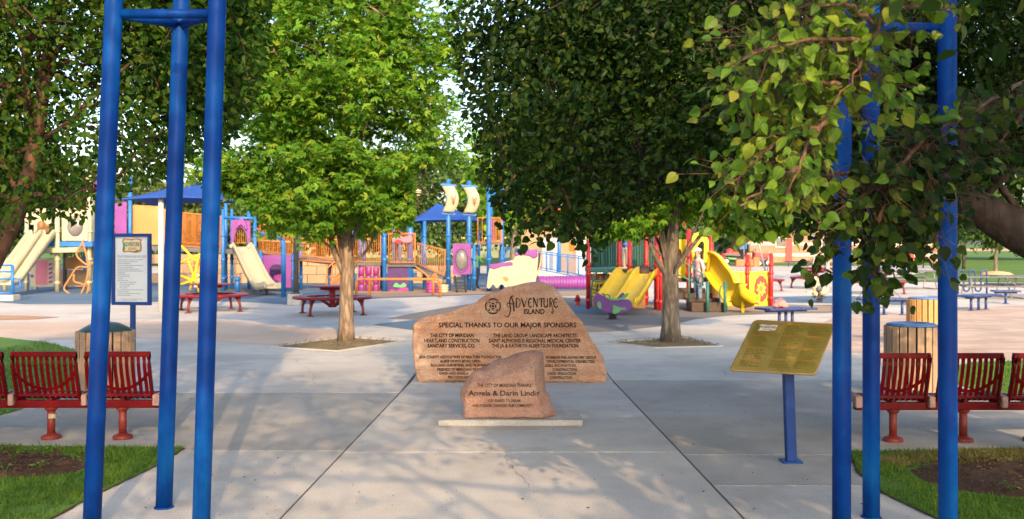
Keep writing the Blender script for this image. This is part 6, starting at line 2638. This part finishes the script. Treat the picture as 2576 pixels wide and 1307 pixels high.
    hb = board(t, 'hull_panel', hull, 37.9, .07, CREAM, .02)
    board(t, 'gunwale', [(1231, 674), (1231, 666), (1284, 659), (1290, 662), (1290, 668), (1262, 671), (1244, 678)], 37.86, .10, PURPLE, .02, parent=hb)
    board(t, 'gunwale', [(1294, 646), (1296, 638), (1352, 626), (1353, 646), (1344, 652), (1330, 644), (1310, 642)], 37.86, .10, PURPLE, .02, parent=hb)
    board(t, 'hull_brush', curve([(1264, 698), (1272, 696), (1280, 702), (1276, 708), (1268, 704), (1264, 698)], 2)[:-1], 37.86, .03, ORPANEL, 0, parent=hb)
    board(t, 'bow_fin', curve([(1347, 700), (1356, 676), (1362, 640), (1364, 632), (1360, 662), (1354, 690), (1347, 700)], 3)[:-1], 38.3, .10, YELLOW, .02)
    board(t, 'bow_side', [(1349, 690), (1350, 640), (1359, 636), (1357, 668)], 38.5, .08, BLACK, .02)
    board(t, 'hull_panel', [(1236, 716), (1236, 668), (1350, 640), (1350, 700), (1300, 716)], 39.3, .06, CREAM)
    m = MB()
    for k in range(5):
        m.beam(at(1285 + k * 10, 727 - k * 2, 38.3), at(1292 + k * 10, 725 - k * 2, 38.3), .5, .07)
    m.build('hull_steps', BLACK, t)
    # toppers
    for px, py, yy, s, f in ((1041, 484, 39.1, 1.0, 1), (978, 524, 38.9, 1.1, 1), (906, 520, 40.5, 1.0, -1), (937, 527, 40.5, .9, -1), (960, 442, 41.5, 1.1, -1), (990, 437, 41.5, 1.1, 1)):
        bird(t, px, py, yy, s, f)
    for px, py, yy in ((960, 452, 41.5), (990, 450, 41.5), (906, 534, 40.5)):
        post(t, px, py, yy, .06, PBLUE, rings=())
    # orange sun on its post
    c = at(570, 446, 41.2)
    m = MB()
    pts = []
    for i in range(28):
        a = i * math.pi / 14
        k = .30 if i % 2 else .24
        pts.append((k * math.cos(a), k * math.sin(a)))
    m.prism(pts, c, (1, 0, 0), (0, 0, 1), (0, 1, 0), .06)
    sn = m.build('sun_topper', ORPANEL, t)
    m = MB()
    for a in np.linspace(0, 2 * math.pi, 7)[:-1]:
        m.tube([c + Vector((.05 * math.cos(a), -.02, .05 * math.sin(a))), c + Vector((.19 * math.cos(a), -.02, .19 * math.sin(a)))], .014, 5)
    m.build('sun_rays', YELLOW, sn)
    m = MB()
    m.tube([at(561, 548, 39.2), at(641, 550, 39.0)], .06, 8)
    m.build('cross_tube', PBLUE, t)
    # yellow rope-like climber near the left tower
    m = MB()
    for pts in ([(455, 618), (476, 640), (500, 664)], [(452, 662), (478, 650), (506, 640)], [(455, 694), (480, 704), (504, 712)], [(470, 650), (486, 690), (478, 730)], [(500, 640), (490, 690), (500, 735)], [(455, 716), (480, 708), (506, 690)]):
        m.tube([at(x, y, 38.2) for x, y in pts], .045, 6)
    m.build('net_climber', YELLOW, t)
    m = MB()
    p = at(497, 700, 38.4)
    m.lathe([(.15, -.35), (.15, .25), (.12, .3)], p, 12)
    m.build('white_drum', WHITE, t)
    m = MB()
    m.lathe([(.22, -.22), (.12, .25), (.02, .3)], at(499, 672, 38.4), 12)
    m.build('drum_cap', ORANGE, t)
    board(t, 'magenta_panel', [(404, 690), (404, 668), (420, 666), (420, 720), (404, 722)], 40.0, .05, MAGENTA)
    return t


ship_structure()


# ---- cream castle structure at the left edge
def castle_structure():
    Y = 39.4
    t = thing('play_structure', 'cream castle play structure with a double slide at the left edge', 'play structure', (-17.4, Y, 0), 'play structures')
    for px, y0, yy, r in ((67, 535, 39.4, .075), (144, 528, 38.9, .09), (224, 460, 39.3, .10), (232, 480, 40.4, .09), (90, 540, 41.0, .075), (12, 600, 40.0, .075)):
        post(t, px, y0, yy, r, PALECREAM, rings=(.35, 1.25, 2.35))
    post(t, 163, 600, 41.0, .08, DGREY, rings=())
    post(t, 216, 605, 40.0, .11, PBLUE, yb=680, rings=(1.6,))
    cren = [(76, 566), (76, 530), (82, 530), (82, 540), (90, 540), (90, 526), (98, 526), (98, 540), (106, 540), (106, 525), (114, 525), (114, 540), (122, 540), (122, 530), (128, 530), (128, 562), (118, 566), (110, 556), (98, 556), (92, 566)]
    board(t, 'battlement', cren, 39.2, .07, CREAM)
    board(t, 'battlement', [(150, 545), (150, 532), (158, 528), (166, 535), (172, 522), (180, 533), (190, 520), (198, 534), (206, 524), (216, 536), (216, 546)], 39.2, .07, CREAM)
    board(t, 'tan_panel', [(92, 584), (94, 556), (122, 560), (122, 586)], 40.2, .06, ORPANEL)
    pn = holed(t, 'window_panel', 155, 547, 220, 606, oval(189, 571, 20, 25, 20), 39.1, .07, PALECREAM)
    m = MB()
    c = at(189, 571, 39.14)
    s = F / 39.1
    m.ell(c, (20.5 / s, .14, 25.5 / s), 18, 10)
    m.build('bubble', GLASS, pn)
    deck(t, 66, 232, 608, 38.9, 41.2, PBLUE, .20)
    m = MB()
    m.beam(at(90, 632, 38.8), at(205, 629, 38.8), .5, .2)
    m.build('canopy_board', CREAM, t, bevel=.03)
    fr = board(t, 'door_panel', [(76, 722), (76, 652), (134, 650), (134, 722)], 39.2, .06, PALECREAM)
    board(t, 'pink_door', [(89, 717), (89, 656), (118, 654), (118, 717)], 39.17, .03, PINK, 0, parent=fr)
    for k in range(5):
        board(t, 'pink_slot', [(122, 664 + k * 11), (131, 661 + k * 11), (131, 667 + k * 11), (122, 670 + k * 11)], 39.17, .03, MAGENTA, 0, parent=fr)
    board(t, 'pink_dot', oval(80, 695, 4, 4, 10), 39.17, .03, MAGENTA, 0, parent=fr)
    board(t, 'back_box', [(164, 648), (210, 646), (210, 676), (164, 678)], 40.6, .5, ORPANEL)
    board(t, 'back_box', [(150, 722), (150, 680), (222, 680), (222, 722)], 41.5, .3, TANWALL)
    for dx in (0, 33):
        pth = [at(93 + dx, 590, 38.9), at(86 + dx, 594, 38.7), at(60 + dx, 630, 37.6), at(30 + dx, 672, 36.5), at(8 + dx, 702, 35.9), at(-8 + dx, 712, 35.5), at(-22 + dx, 713, 35.2)]
        slide(t, pth, .46, .17, PALECREAM, .035, side=Vector((1, -.45, 0)).normalized())
    # bent tan climbing loops
    m = MB()
    yy = 37.6
    for pts in ([(206, 605), (216, 640), (222, 680), (212, 720), (200, 748)], [(200, 748), (180, 742), (164, 732), (162, 722), (176, 700), (188, 680), (200, 672), (220, 672), (234, 660)], [(200, 748), (214, 742), (222, 730), (222, 715), (210, 716), (196, 712), (186, 708), (186, 690)], [(206, 614), (192, 640), (208, 660), (222, 668)]):
        m.tube(curve3([at(x, y, yy) for x, y in pts]), .038, 6)
    m.build('loop_climber', TANRAIL, t)
    # castle spires
    for px, y0 in ((226, 452), (246, 444)):
        m = MB()
        p = at(px, y0, 39.6)
        m.lathe([(.14, -.4), (.14, 0), (.2, 0), (.02, .35)], p, 12)
        m.build('spire', CREAM if px == 226 else PURPLE, t)
    return t


castle_structure()
m = MB()
gate_t = thing('ramp_gate', 'blue tube gate on a low concrete kerb at the left edge', 'railing', gp(10, 757))
yy = gate_t.location.y
z0 = .30
for zt in (0,):
    a, b = at(-60, 742, yy), at(31, 742, yy)
    for y in (668, 684, 702, 738):
        m.tube([at(-60, y, yy), at(30, y, yy)], .035, 6)
    m.tube([at(31, 668, yy), at(32, 743, yy)], .05, 8)
    m.tube([at(32, 701, yy), at(48, 703, yy), at(53, 725, yy), at(34, 726, yy)], .03, 6)
m.build('gate_tubes', PBLUE, gate_t)
m = MB()
A, B = at(-70, 742, yy), at(42, 742, yy)
m.box(((A.x + B.x) / 2, yy, A.z / 2), (B.x - A.x, .5, A.z))
m.build('kerb_block', CONCBLOCK, gate_t, bevel=.02)


# ---- shade roofs on posts
def shade_roof(label, px0, px1, y_eave, px_top, y_top, Y, D, posts, postmat=WHITE, g='blue fabric shade roofs'):
    a, b = at(px0, y_eave, Y), at(px1, y_eave, Y)
    top = at(px_top, y_top, Y)
    c = Vector(((a.x + b.x) / 2, Y, 0))
    t = thing('shade_roof', label, 'shade canopy', c, g)
    z = a.z
    hw = (b.x - a.x) / 2
    vs, fs = [], []
    cs = [(a.x, Y - D), (b.x, Y - D), (b.x, Y + D), (a.x, Y + D)]
    n = 7
    # four hip panels sagging a little between ridge and eave
    for q in range(4):
        p0, p1 = Vector((*cs[q], z)), Vector((*cs[(q + 1) % 4], z))
        o = len(vs)
        for i in range(n + 1):
            u = i / n
            for j in range(n + 1):
                e = p0.lerp(p1, j / n)
                e.z += .10 * 4 * (j / n) * (1 - j / n)
                p = top.lerp(e, u)
                p.z -= .07 * math.sin(u * math.pi) * (.6 + .4 * abs(2 * j / n - 1))
                vs.append(p)
        fs += [(o + i * (n + 1) + j, o + i * (n + 1) + j + 1, o + (i + 1) * (n + 1) + j + 1, o + (i + 1) * (n + 1) + j) for i in range(n) for j in range(n)]
    m = MB()
    m.add(vs, fs, True)
    f = m.build('fabric', SHADE, t)
    md = f.modifiers.new('thickness', 'SOLIDIFY')
    md.thickness = .02
    for px, py in posts:
        p = gp(px, py) if py else at(px, y_eave, Y)
        q = Vector((p.x, p.y if py else Y, z + .15))
        m = MB()
        m.tube([Vector((q.x, q.y, 0)), q], .075, 12)
        m.build('post', postmat, t)
    return t


shade_roof('blue fabric shade roof on white posts behind the left tower', 330, 642, 512, 492, 452, 29.0, 1.8, [(405, 785), (532, 783)])
shade_roof('blue fabric shade roof behind the ship sails', 1036, 1226, 560, 1100, 512, 58, 2.6, [(1062, 0), (1205, 0)], PBLUE)
shade_roof('blue shade roof on white posts before the brick building', 1990, 2140, 546, 2066, 498, 50, 1.7, [(2048, 705), (2082, 728)])

# ---- purple crawl tube lying on the rubber
c = gp(1420, 727)
t = thing('crawl_tube', 'long ribbed purple crawl tube lying behind the big stone', 'crawl tube', c)
A, B = at(1352, 713, c.y), at(1482, 712, c.y)
m = MB()
n = 60
m.tube([A.lerp(B, i / n) for i in range(n + 1)], [.30 + .025 * math.sin(i * 1.9) for i in range(n + 1)], 14)
m.build('ribbed_tube', PURPLE, t)
for q in (A, B):
    m = MB()
    m.lathe([(.34, -.05), (.34, .05), (.2, .06), (.2, -.06), (.34, -.05)], q, 16, axis=Matrix.Rotation(R(90), 3, 'Y'))
    m.build('end_ring', DPURPLE, t)


# ---- blue railed ramp, with a low concrete wall
def railed_ramp():
    Y = 47.0
    t = thing('ramp_railing', 'blue pipe railing along the concrete ramp before the cream building', 'railing', (4.0, Y, 0))
    m = MB()
    A, B = at(1268, 660, Y), at(1482, 700, Y)
    vs = [Vector((A.x, Y, 0)), Vector((B.x, Y, 0)), Vector((B.x, Y, max(.08, B.z))), A]
    m.add(vs + [v + Vector((0, .2, 0)) for v in vs], [(0, 1, 2, 3), (7, 6, 5, 4), (3, 2, 6, 7), (0, 3, 7, 4), (1, 5, 6, 2)])
    m.build('ramp_wall', CONCBLOCK, t)
    a0, b0, a1, b1 = at(1268, 662, Y), at(1482, 702, Y), at(1268, 622, Y), at(1482, 648, Y)
    m = MB()
    for k in (0, .12, .9, 1.0):
        m.tube([a0.lerp(a1, k), b0.lerp(b1, k)], .028, 6)
    rl = m.build('rails', PBLUE, t)
    for k in range(9):
        u = k / 8
        m = MB()
        m.tube([a0.lerp(b0, u), a1.lerp(b1, u)], .032, 6)
        m.build('railing_post', PBLUE, t)
    for k in range(1, 64):
        u = k / 64
        m = MB()
        m.tube([a0.lerp(b0, u).lerp(a1.lerp(b1, u), .12), a0.lerp(b0, u).lerp(a1.lerp(b1, u), .9)], .009, 4, False)
        m.build('baluster', PBLUE, rl, fixn=False)


railed_ramp()


# ---- buildings
def cream_building():
    t = thing('park_building', 'cream building with a red metal roof behind the dark pear leaves', 'building', (4.5, 64, 0), 'park buildings')
    rz = R(-24)
    U = Vector((math.cos(rz), math.sin(rz), 0))
    V = Vector((-U.y, U.x, 0))
    o = at(1312, 690, 61)
    o.z = 0
    L, D, H, rise = 6.2, 4.2, 3.2, 1.25
    m = MB()

    def W(x, y, z):
        return o + U * x + V * y + Vector((0, 0, z))
    vs = [W(0, 0, 0), W(L, 0, 0), W(L, D, 0), W(0, D, 0), W(0, 0, H), W(L, 0, H), W(L, D, H), W(0, D, H), W(0, D / 2, H + rise), W(L, D / 2, H + rise)]
    m.add(vs, [(0, 1, 5, 4), (1, 2, 6, 9, 5), (2, 3, 7, 6), (3, 0, 4, 8, 7)])
    m.build('wall', WALLCREAM, t)
    m = MB()
    e = .35
    for s in (0, 1):
        ye = -e if s == 0 else D + e
        ze = H - e * rise / (D / 2)
        a = [W(-e, ye, ze + .02), W(L + e, ye, ze + .02), W(L + e, D / 2, H + rise + .02), W(-e, D / 2, H + rise + .02)]
        m.add(a + [p + Vector((0, 0, .10)) for p in a], [(0, 1, 2, 3), (7, 6, 5, 4), (0, 4, 5, 1), (1, 5, 6, 2), (3, 2, 6, 7), (0, 3, 7, 4)])
    rf = m.build('roof', ROOFRED, t)
    m = MB()
    k = 30
    for i in range(k + 1):
        x = -e + (L + 2 * e) * i / k
        m.beam(W(x, -e, H - e * rise / (D / 2) + .14), W(x, D / 2, H + rise + .14), .04, .05)
    m.build('roof_seams', ROOFRED, rf)
    m = MB()
    m.box(W(2.2, D * .26, H + .95), (1.0, 1.0, .8), rz)
    m.build('dormer', ROOFRED, rf)
    for dx in (-.22, .22):
        m = MB()
        m.box(W(2.2 + dx, D * .26 - .51, H + 1.05), (.36, .04, .40), rz)
        m.build('vent', WHITE, rf)
    for x, w_, h in ((1.9, 1.0, 2.2), (4.6, 2.0, 2.3)):
        m = MB()
        m.box(W(x, -.03, h / 2), (w_, .06, h), rz)
        d = m.build('door', WHITE, t)
        m = MB()
        for s in (-1, 1):
            m.box(W(x + s * (w_ / 2 + .05), -.04, h / 2), (.10, .10, h), rz)
        m.box(W(x, -.04, h + .05), (w_ + .2, .10, .10), rz)
        m.build('door_frame', TANWALL, d)
    m = MB()
    m.box(W(3.3, -.03, 1.7), (.3, .04, .5), rz)
    m.build('notice', ORANGE, t)
    for x in (3.1, 5.9):
        m = MB()
        m.tube([W(x, -1.6, 0), W(x, -1.6, 2.9)], .10, 10)
        m.build('porch_post', PBLUE, t)


cream_building()


def brick_mat():
    m, N, L, P = nodes('far_brick')
    b = tex(N, L, 'Brick', 1.0)
    b.inputs['Brick Width'].default_value = .4
    b.inputs['Row Height'].default_value = .2
    b.inputs['Mortar Size'].default_value = .012
    b.inputs['Color1'].default_value = (.26, .12, .075, 1)
    b.inputs['Color2'].default_value = (.30, .155, .095, 1)
    b.inputs['Mortar'].default_value = (.28, .21, .17, 1)
    for l in list(L):
        if l.to_node == b: L.remove(l)
    tc = N.new('ShaderNodeTexCoord')
    mp = N.new('ShaderNodeMapping')
    mp.inputs['Rotation'].default_value = (R(90), 0, 0)
    L.new(tc.outputs['Object'], mp.inputs[0])
    L.new(mp.outputs[0], b.inputs['Vector'])
    L.new(b.outputs[0], P.inputs['Base Color'])
    P.inputs['Roughness'].default_value = .9
    return m


BRICK = brick_mat()


def brick_building():
    Y = 97
    t = thing('park_building', 'tan brick building with red doors far behind the tractor', 'building', (28, Y + 3, 0), 'park buildings')
    a, b = at(1880, 660, Y), at(2385, 660, Y)
    H = at(0, 572, Y).z
    m = MB()
    m.box(((a.x + b.x) / 2, Y + 3.5, H / 2), (b.x - a.x, 7, H))
    m.build('wall', BRICK, t)
    m = MB()
    for z in (at(0, 642, Y).z, at(0, 614, Y).z):
        m.box(((a.x + b.x) / 2, Y - .02, z), (b.x - a.x, .06, .30))
    m.build('pale_band', CONCBLOCK, t)
    m = MB()
    e = .9
    x0, x1 = a.x - e, b.x + e
    v = [Vector((x0, Y - e, H)), Vector((x1, Y - e, H)), Vector((x1, Y + 7 + e, H)), Vector((x0, Y + 7 + e, H)), Vector((x0 + 4, Y + 3.5, H + 1.9)), Vector((x1 - 4, Y + 3.5, H + 1.9))]
    m.add(v, [(0, 1, 5, 4), (1, 2, 5), (2, 3, 4, 5), (3, 0, 4), (3, 2, 1, 0)])
    m.build('roof', ROOFRED, t)
    for px in (1984, 2180, 2290):
        p = at(px, 660, Y)
        m = MB()
        m.box((p.x, Y - .06, 1.15), (.62, .12, 2.3))
        d = m.build('door', paint('dark_red_door', (.34, .035, .03), .5, .1, 2), t)
    for px in (1964, 2080, 2240):
        p = at(px, 610, Y)
        m = MB()
        m.box((p.x, Y - .06, p.z), (1.1, .1, 1.0))
        w_ = m.build('window', SIGNWHITE, t)
        m = MB()
        m.box((p.x, Y - .12, p.z), (.95, .05, .85))
        m.build('pane', GLASS, w_)


brick_building()


# ---- outfield fence with its yellow cap
def outfield_fence():
    Y = 128
    t = thing('outfield_fence', 'long ball field fence with a bright yellow cap behind the playground', 'fence', (0, Y, 0))
    x0, x1 = at(700, 600, Y).x, at(2000, 600, Y).x
    zt = at(0, 600, Y).z
    m = MB()
    m.box(((x0 + x1) / 2, Y, zt / 2), (x1 - x0, .04, zt - .05))
    m.build('mesh_screen', paint('fence_screen', (.20, .24, .15), .9, .2, .5), t)
    m = MB()
    m.tube([(x0, Y - .06, zt), (x1, Y - .06, zt)], .16, 8)
    m.build('yellow_cap', YCAP, t)
    k = 22
    for i in range(k + 1):
        m = MB()
        x = lerp(x0, x1, i / k)
        m.tube([(x, Y - .12, 0), (x, Y - .12, zt)], .05, 6)
        m.build('fence_post', GREY, t)


outfield_fence()

# low masonry walls under the ramps
for lab, x0, x1, y0, y1, Y in (('tan masonry wall under the orange ramp left of the cream slide', 395, 720, 640, 706, 47), ('tan masonry wall in the shade behind the pale maple trunk', 740, 880, 648, 706, 47), ('tan wall behind the ship bridge', 1040, 1150, 668, 708, 47)):
    a, b = at(x0, y1, Y), at(x1, y1, Y)
    tp = at(x0, y0, Y).z
    t = thing('masonry_wall', lab, 'wall', ((a.x + b.x) / 2, Y, 0), 'low masonry walls')
    n = max(3, int((b.x - a.x) / .9))
    for r_ in range(3):
        for k in range(n):
            m = MB()
            xx = a.x + (k + .5 + (.25 if r_ % 2 else -.25)) * (b.x - a.x) / n
            m.box((xx, Y + random.uniform(-.015, .015), (r_ + .5) * tp / 3), ((b.x - a.x) / n - .02, .3, tp / 3 - .02))
            m.build('stone_block', TANWALL, t, bevel=.015)


# ---- tractor and cart
def wheel(t, c, r, w_, hub=None):
    ax = Matrix.Rotation(R(90), 3, 'X')
    m = MB()
    m.lathe([(r * .6, -w_ / 2), (r * .92, -w_ / 2), (r, -w_ * .3), (r, w_ * .3), (r * .92, w_ / 2), (r * .6, w_ / 2)], c, 20, axis=ax)
    wh = m.build('tyre', BLACK, t)
    m = MB()
    m.lathe([(.01, -w_ * .35), (r * .62, -w_ * .4), (r * .62, w_ * .4), (.01, w_ * .35)], c, 16, axis=ax)
    m.build('rim', hub or WHITE, wh)


def tractor():
    c = gp(1885, 671)
    Y = c.y
    t = thing('tractor', 'red mower tractor parked before the brick building', 'tractor', c)

    def q(x, y, dy=0):
        return at(x, y, Y + dy)
    m = MB()
    m.beam(q(1895, 642), q(1936, 645), 1.0, .42)
    m.build('hood', TRACTOR, t, bevel=.08)
    m = MB()
    m.beam(q(1868, 650), q(1936, 656), .8, .3)
    m.build('chassis', DGREY, t)
    m = MB()
    m.box(q(1880, 662, -.7), (1.9, .5, .55))
    m.box(q(1902, 660, -.8), (.5, .5, .8))
    m.build('mower_deck', ORANGE if False else paint('orange_red_deck', (.60, .10, .03), .4, .15, 3), t, bevel=.05)
    for x, y, r, dy in ((1860, 664, .36, -.6), (1910, 665, .28, -.7), (1932, 664, .30, -.5), (1880, 662, .45, .6), (1930, 664, .3, .6)):
        p = q(x, y, dy)
        p.z = r
        wheel(t, p, r, .24)
    m = MB()
    m.box(q(1888, 634), (.5, .5, .12))
    m.box(q(1882, 624) , (.12, .5, .6))
    m.build('seat', BLACK, t, bevel=.03)
    m = MB()
    m.tube([q(1874, 640, -.4), q(1875, 606, -.4), q(1875, 606, .4), q(1874, 640, .4)], .04, 6)
    m.build('roll_bar', BLACK, t)
    m = MB()
    m.tube([q(1904, 640), q(1899, 628)], .025, 6)
    m.tube([q(1899, 628) + Vector((.18 * math.cos(a), .18 * math.sin(a), .05 * math.cos(a))) for a in np.linspace(0, 2 * math.pi, 17)[:-1]], .018, 5, closed=True)
    m.build('steering_wheel', BLACK, t)


tractor()


def cart():
    c = gp(1838, 667)
    Y = c.y
    t = thing('utility_cart', 'green flat utility cart loaded with red gear left of the tractor', 'cart', c)

    def q(x, y, dy=0):
        return at(x, y, Y + dy)
    m = MB()
    m.beam(q(1822, 650), q(1862, 652), 1.2, .14)
    m.build('bed', GREENP, t)
    m = MB()
    m.beam(q(1822, 640, -.5), q(1862, 642, -.5), .06, .2)
    m.build('side_rail', DGREY, t)
    for x in (1828, 1858):
        p = q(x, 660, -.5)
        p.z = .32
        wheel(t, p, .32, .2)
    m = MB()
    m.ell(q(1836, 636), (.35, .3, .35), 12, 8)
    m.box(q(1850, 640), (.5, .4, .4))
    m.build('gear', TRACTOR, t, bevel=.03)


cart()
p = at(1872, 611, 92)
t = thing('blue_panel', 'plain blue upright board standing above the tractor', 'sign', (p.x, 92, 0))
m = MB()
m.box((p.x, 92, p.z), (.82, .06, 1.2))
m.build('board', PBLUE, t)
m = MB()
m.tube([(p.x, 92.06, 0), (p.x, 92.06, p.z)], .04, 6)
m.build('post', GREY, t)

# swing-like leaning poles left of the white shade posts
c = gp(1925, 683)
t = thing('swing_frame', 'leaning grey pole frame with a tan upright behind the flower wall', 'swing frame', c)
m = MB()
m.tube([at(1897, 570, c.y), at(1926, 684, c.y)], .065, 8)
m.build('leaning_leg', GREY, t)
m = MB()
m.tube([at(1936, 632, c.y), at(1930, 684, c.y)], .03, 6)
m.build('brace', GREY, t)
m = MB()
m.tube([at(1888, 570, c.y), at(1888, 684, c.y)], .05, 8)
m.build('upright', TANRAIL, t)


# ------------------------------------------------------------------ people
def person(label, base, H, pose, cols, hair=HAIR, cap=None, facing=0.0, waist=.54):
    """one continuous skinned body; cols = (top, legs, skin, shoes)"""
    t = thing('person', label, 'person', base)
    h = H
    J = {
        'pelvis': (0, 0, .53), 'waist': (0, 0, .60), 'chest': (0, 0, .73), 'neck': (0, -.005, .835), 'head0': (0, -.012, .875), 'head1': (0, -.016, .94), 'head2': (0, -.01, .985),
        'shL': (-.10, 0, .80), 'elL': (-.125, .02, .64), 'wrL': (-.12, -.03, .50), 'haL': (-.118, -.045, .445),
        'shR': (.10, 0, .80), 'elR': (.125, .02, .64), 'wrR': (.12, -.03, .50), 'haR': (.118, -.045, .445),
        'hipL': (-.05, 0, .51), 'knL': (-.055, -.01, .28), 'anL': (-.055, .01, .045), 'toL': (-.06, -.085, .015),
        'hipR': (.05, 0, .51), 'knR': (.055, -.01, .28), 'anR': (.055, .01, .045), 'toR': (.06, -.085, .015)}
    J.update(pose)
    Rr = {'pelvis': (.085, .06), 'waist': (.078, .055), 'chest': (.095, .062), 'neck': (.03, .032), 'head0': (.038, .045), 'head1': (.044, .055), 'head2': (.03, .036),
          'sh': (.038, .038), 'el': (.027, .027), 'wr': (.019, .018), 'ha': (.024, .013), 'hip': (.058, .058), 'kn': (.038, .038), 'an': (.026, .028), 'to': (.027, .018)}
    E = [('pelvis', 'waist'), ('waist', 'chest'), ('chest', 'neck'), ('neck', 'head0'), ('head0', 'head1'), ('head1', 'head2')]
    for s in 'LR':
        E += [('chest', 'sh' + s), ('sh' + s, 'el' + s), ('el' + s, 'wr' + s), ('wr' + s, 'ha' + s), ('pelvis', 'hip' + s), ('hip' + s, 'kn' + s), ('kn' + s, 'an' + s), ('an' + s, 'to' + s)]
    names = list(J)
    V = [tuple(c * h for c in J[k]) for k in names]
    me = bpy.data.meshes.new('body')
    me.from_pydata(V, [(names.index(a), names.index(b)) for a, b in E], [])
    o = bpy.data.objects.new('body', me)
    COL.objects.link(o)
    sk = o.modifiers.new('skin', 'SKIN')
    if not me.skin_vertices:
        o.data.skin_vertices.new() if hasattr(o.data.skin_vertices, 'new') else None
    bpy.context.view_layer.update()
    for k, n in enumerate(names):
        r = Rr.get(n) or Rr[n[:-1]]
        d = me.skin_vertices[0].data[k]
        d.radius = (r[0] * h, r[1] * h)
        d.use_root = n == 'pelvis'
    sb = o.modifiers.new('smooth', 'SUBSURF')
    sb.levels = sb.render_levels = 2
    bpy.context.view_layer.update()
    dg = bpy.context.evaluated_depsgraph_get()
    m2 = bpy.data.meshes.new_from_object(o.evaluated_get(dg))
    bpy.data.objects.remove(o)
    m2.name = 'body'
    m2.materials.clear()
    for m in cols: m2.materials.append(m)
    for p in m2.polygons:
        z = p.center.z / h
        x = abs(p.center.x) / h
        if z < .045: i = 3
        elif z < waist and x < .105: i = 1
        elif z > .828: i = 2
        elif x > .085 and z < .66: i = 2
        else: i = 0
        p.material_index = i
        p.use_smooth = True
    b = bpy.data.objects.new('body', m2)
    COL.objects.link(b)
    b.parent = t
    m = MB()
    hd = Vector(J['head1']) * h + Vector(base)
    if cap:
        m.lathe([(.062 * h, .005 * h), (.062 * h, .022 * h), (.05 * h, .045 * h), (.02 * h, .058 * h), (.001, .06 * h)], hd + Vector((0, .004, .006 * h)), 16)
        m.prism([(-.045 * h, 0), (.045 * h, 0), (.035 * h, .07 * h), (-.035 * h, .07 * h)], hd + Vector((0, -.05 * h, .008 * h)), (1, 0, 0), (0, -1, -.15), (0, .1, 1), .008 * h)
        m.build('cap', cap, t)
        m = MB()
        m.ell(hd + Vector((0, .022 * h, -.012 * h)), (.05 * h, .042 * h, .045 * h), 12, 8)
    else:
        m.ell(hd + Vector((0, .012 * h, .018 * h)), (.056 * h, .06 * h, .055 * h), 14, 9)
        m.ell(hd + Vector((0, .04 * h, -.03 * h)), (.042 * h, .03 * h, .055 * h), 12, 8)
    m.build('hair', hair, t)
    m = MB()
    m.ell(hd + Vector((0, -.062 * h, -.012 * h)), (.008 * h, .014 * h, .014 * h), 8, 6)
    for s in (-1, 1):
        m.ell(hd + Vector((s * .052 * h, .0, -.008 * h)), (.007 * h, .013 * h, .019 * h), 8, 6)
    m.build('nose_and_ears', cols[2], t)
    m = MB()
    for s in (-1, 1):
        m.ell(hd + Vector((s * .021 * h, -.054 * h, .004 * h)), (.006 * h, .004 * h, .005 * h), 6, 4)
    m.build('eyes', DARKCLOTH, t)
    t.rotation_euler = (0, 0, facing)
    return t


p = at(1757, 782, 28.2)
person('person in a beige cap, mauve shirt and blue jeans standing by the playground stairs', (p.x, 28.2, 0), 1.76,
       {'elL': (-.12, .01, .65), 'wrL': (-.10, -.05, .52), 'haL': (-.10, -.07, .465), 'elR': (.125, .02, .64)}, [MAUVE, JEANS, SKIN, DARKCLOTH], cap=CAPC, facing=R(-70))
p = at(1196, 735, 41.5)
person('person in a lime green shirt and dark trousers behind the bubble panel', (p.x, 41.5, 0), 1.66,
       {'elR': (.15, -.05, .68), 'wrR': (.12, -.14, .66), 'haR': (.10, -.18, .67)}, [LIME, DARKCLOTH, SKIN, DARKCLOTH], facing=R(40))
p = at(1571, 675, 29.6)
person('child in a blue shirt standing on the teal deck of the red structure', (p.x, 29.6, 1.19), 1.08,
       {'haL': (-.10, -.12, .52), 'wrL': (-.11, -.08, .56)}, [BLUECLOTH, GREY, SKIN, DARKCLOTH], facing=R(10))
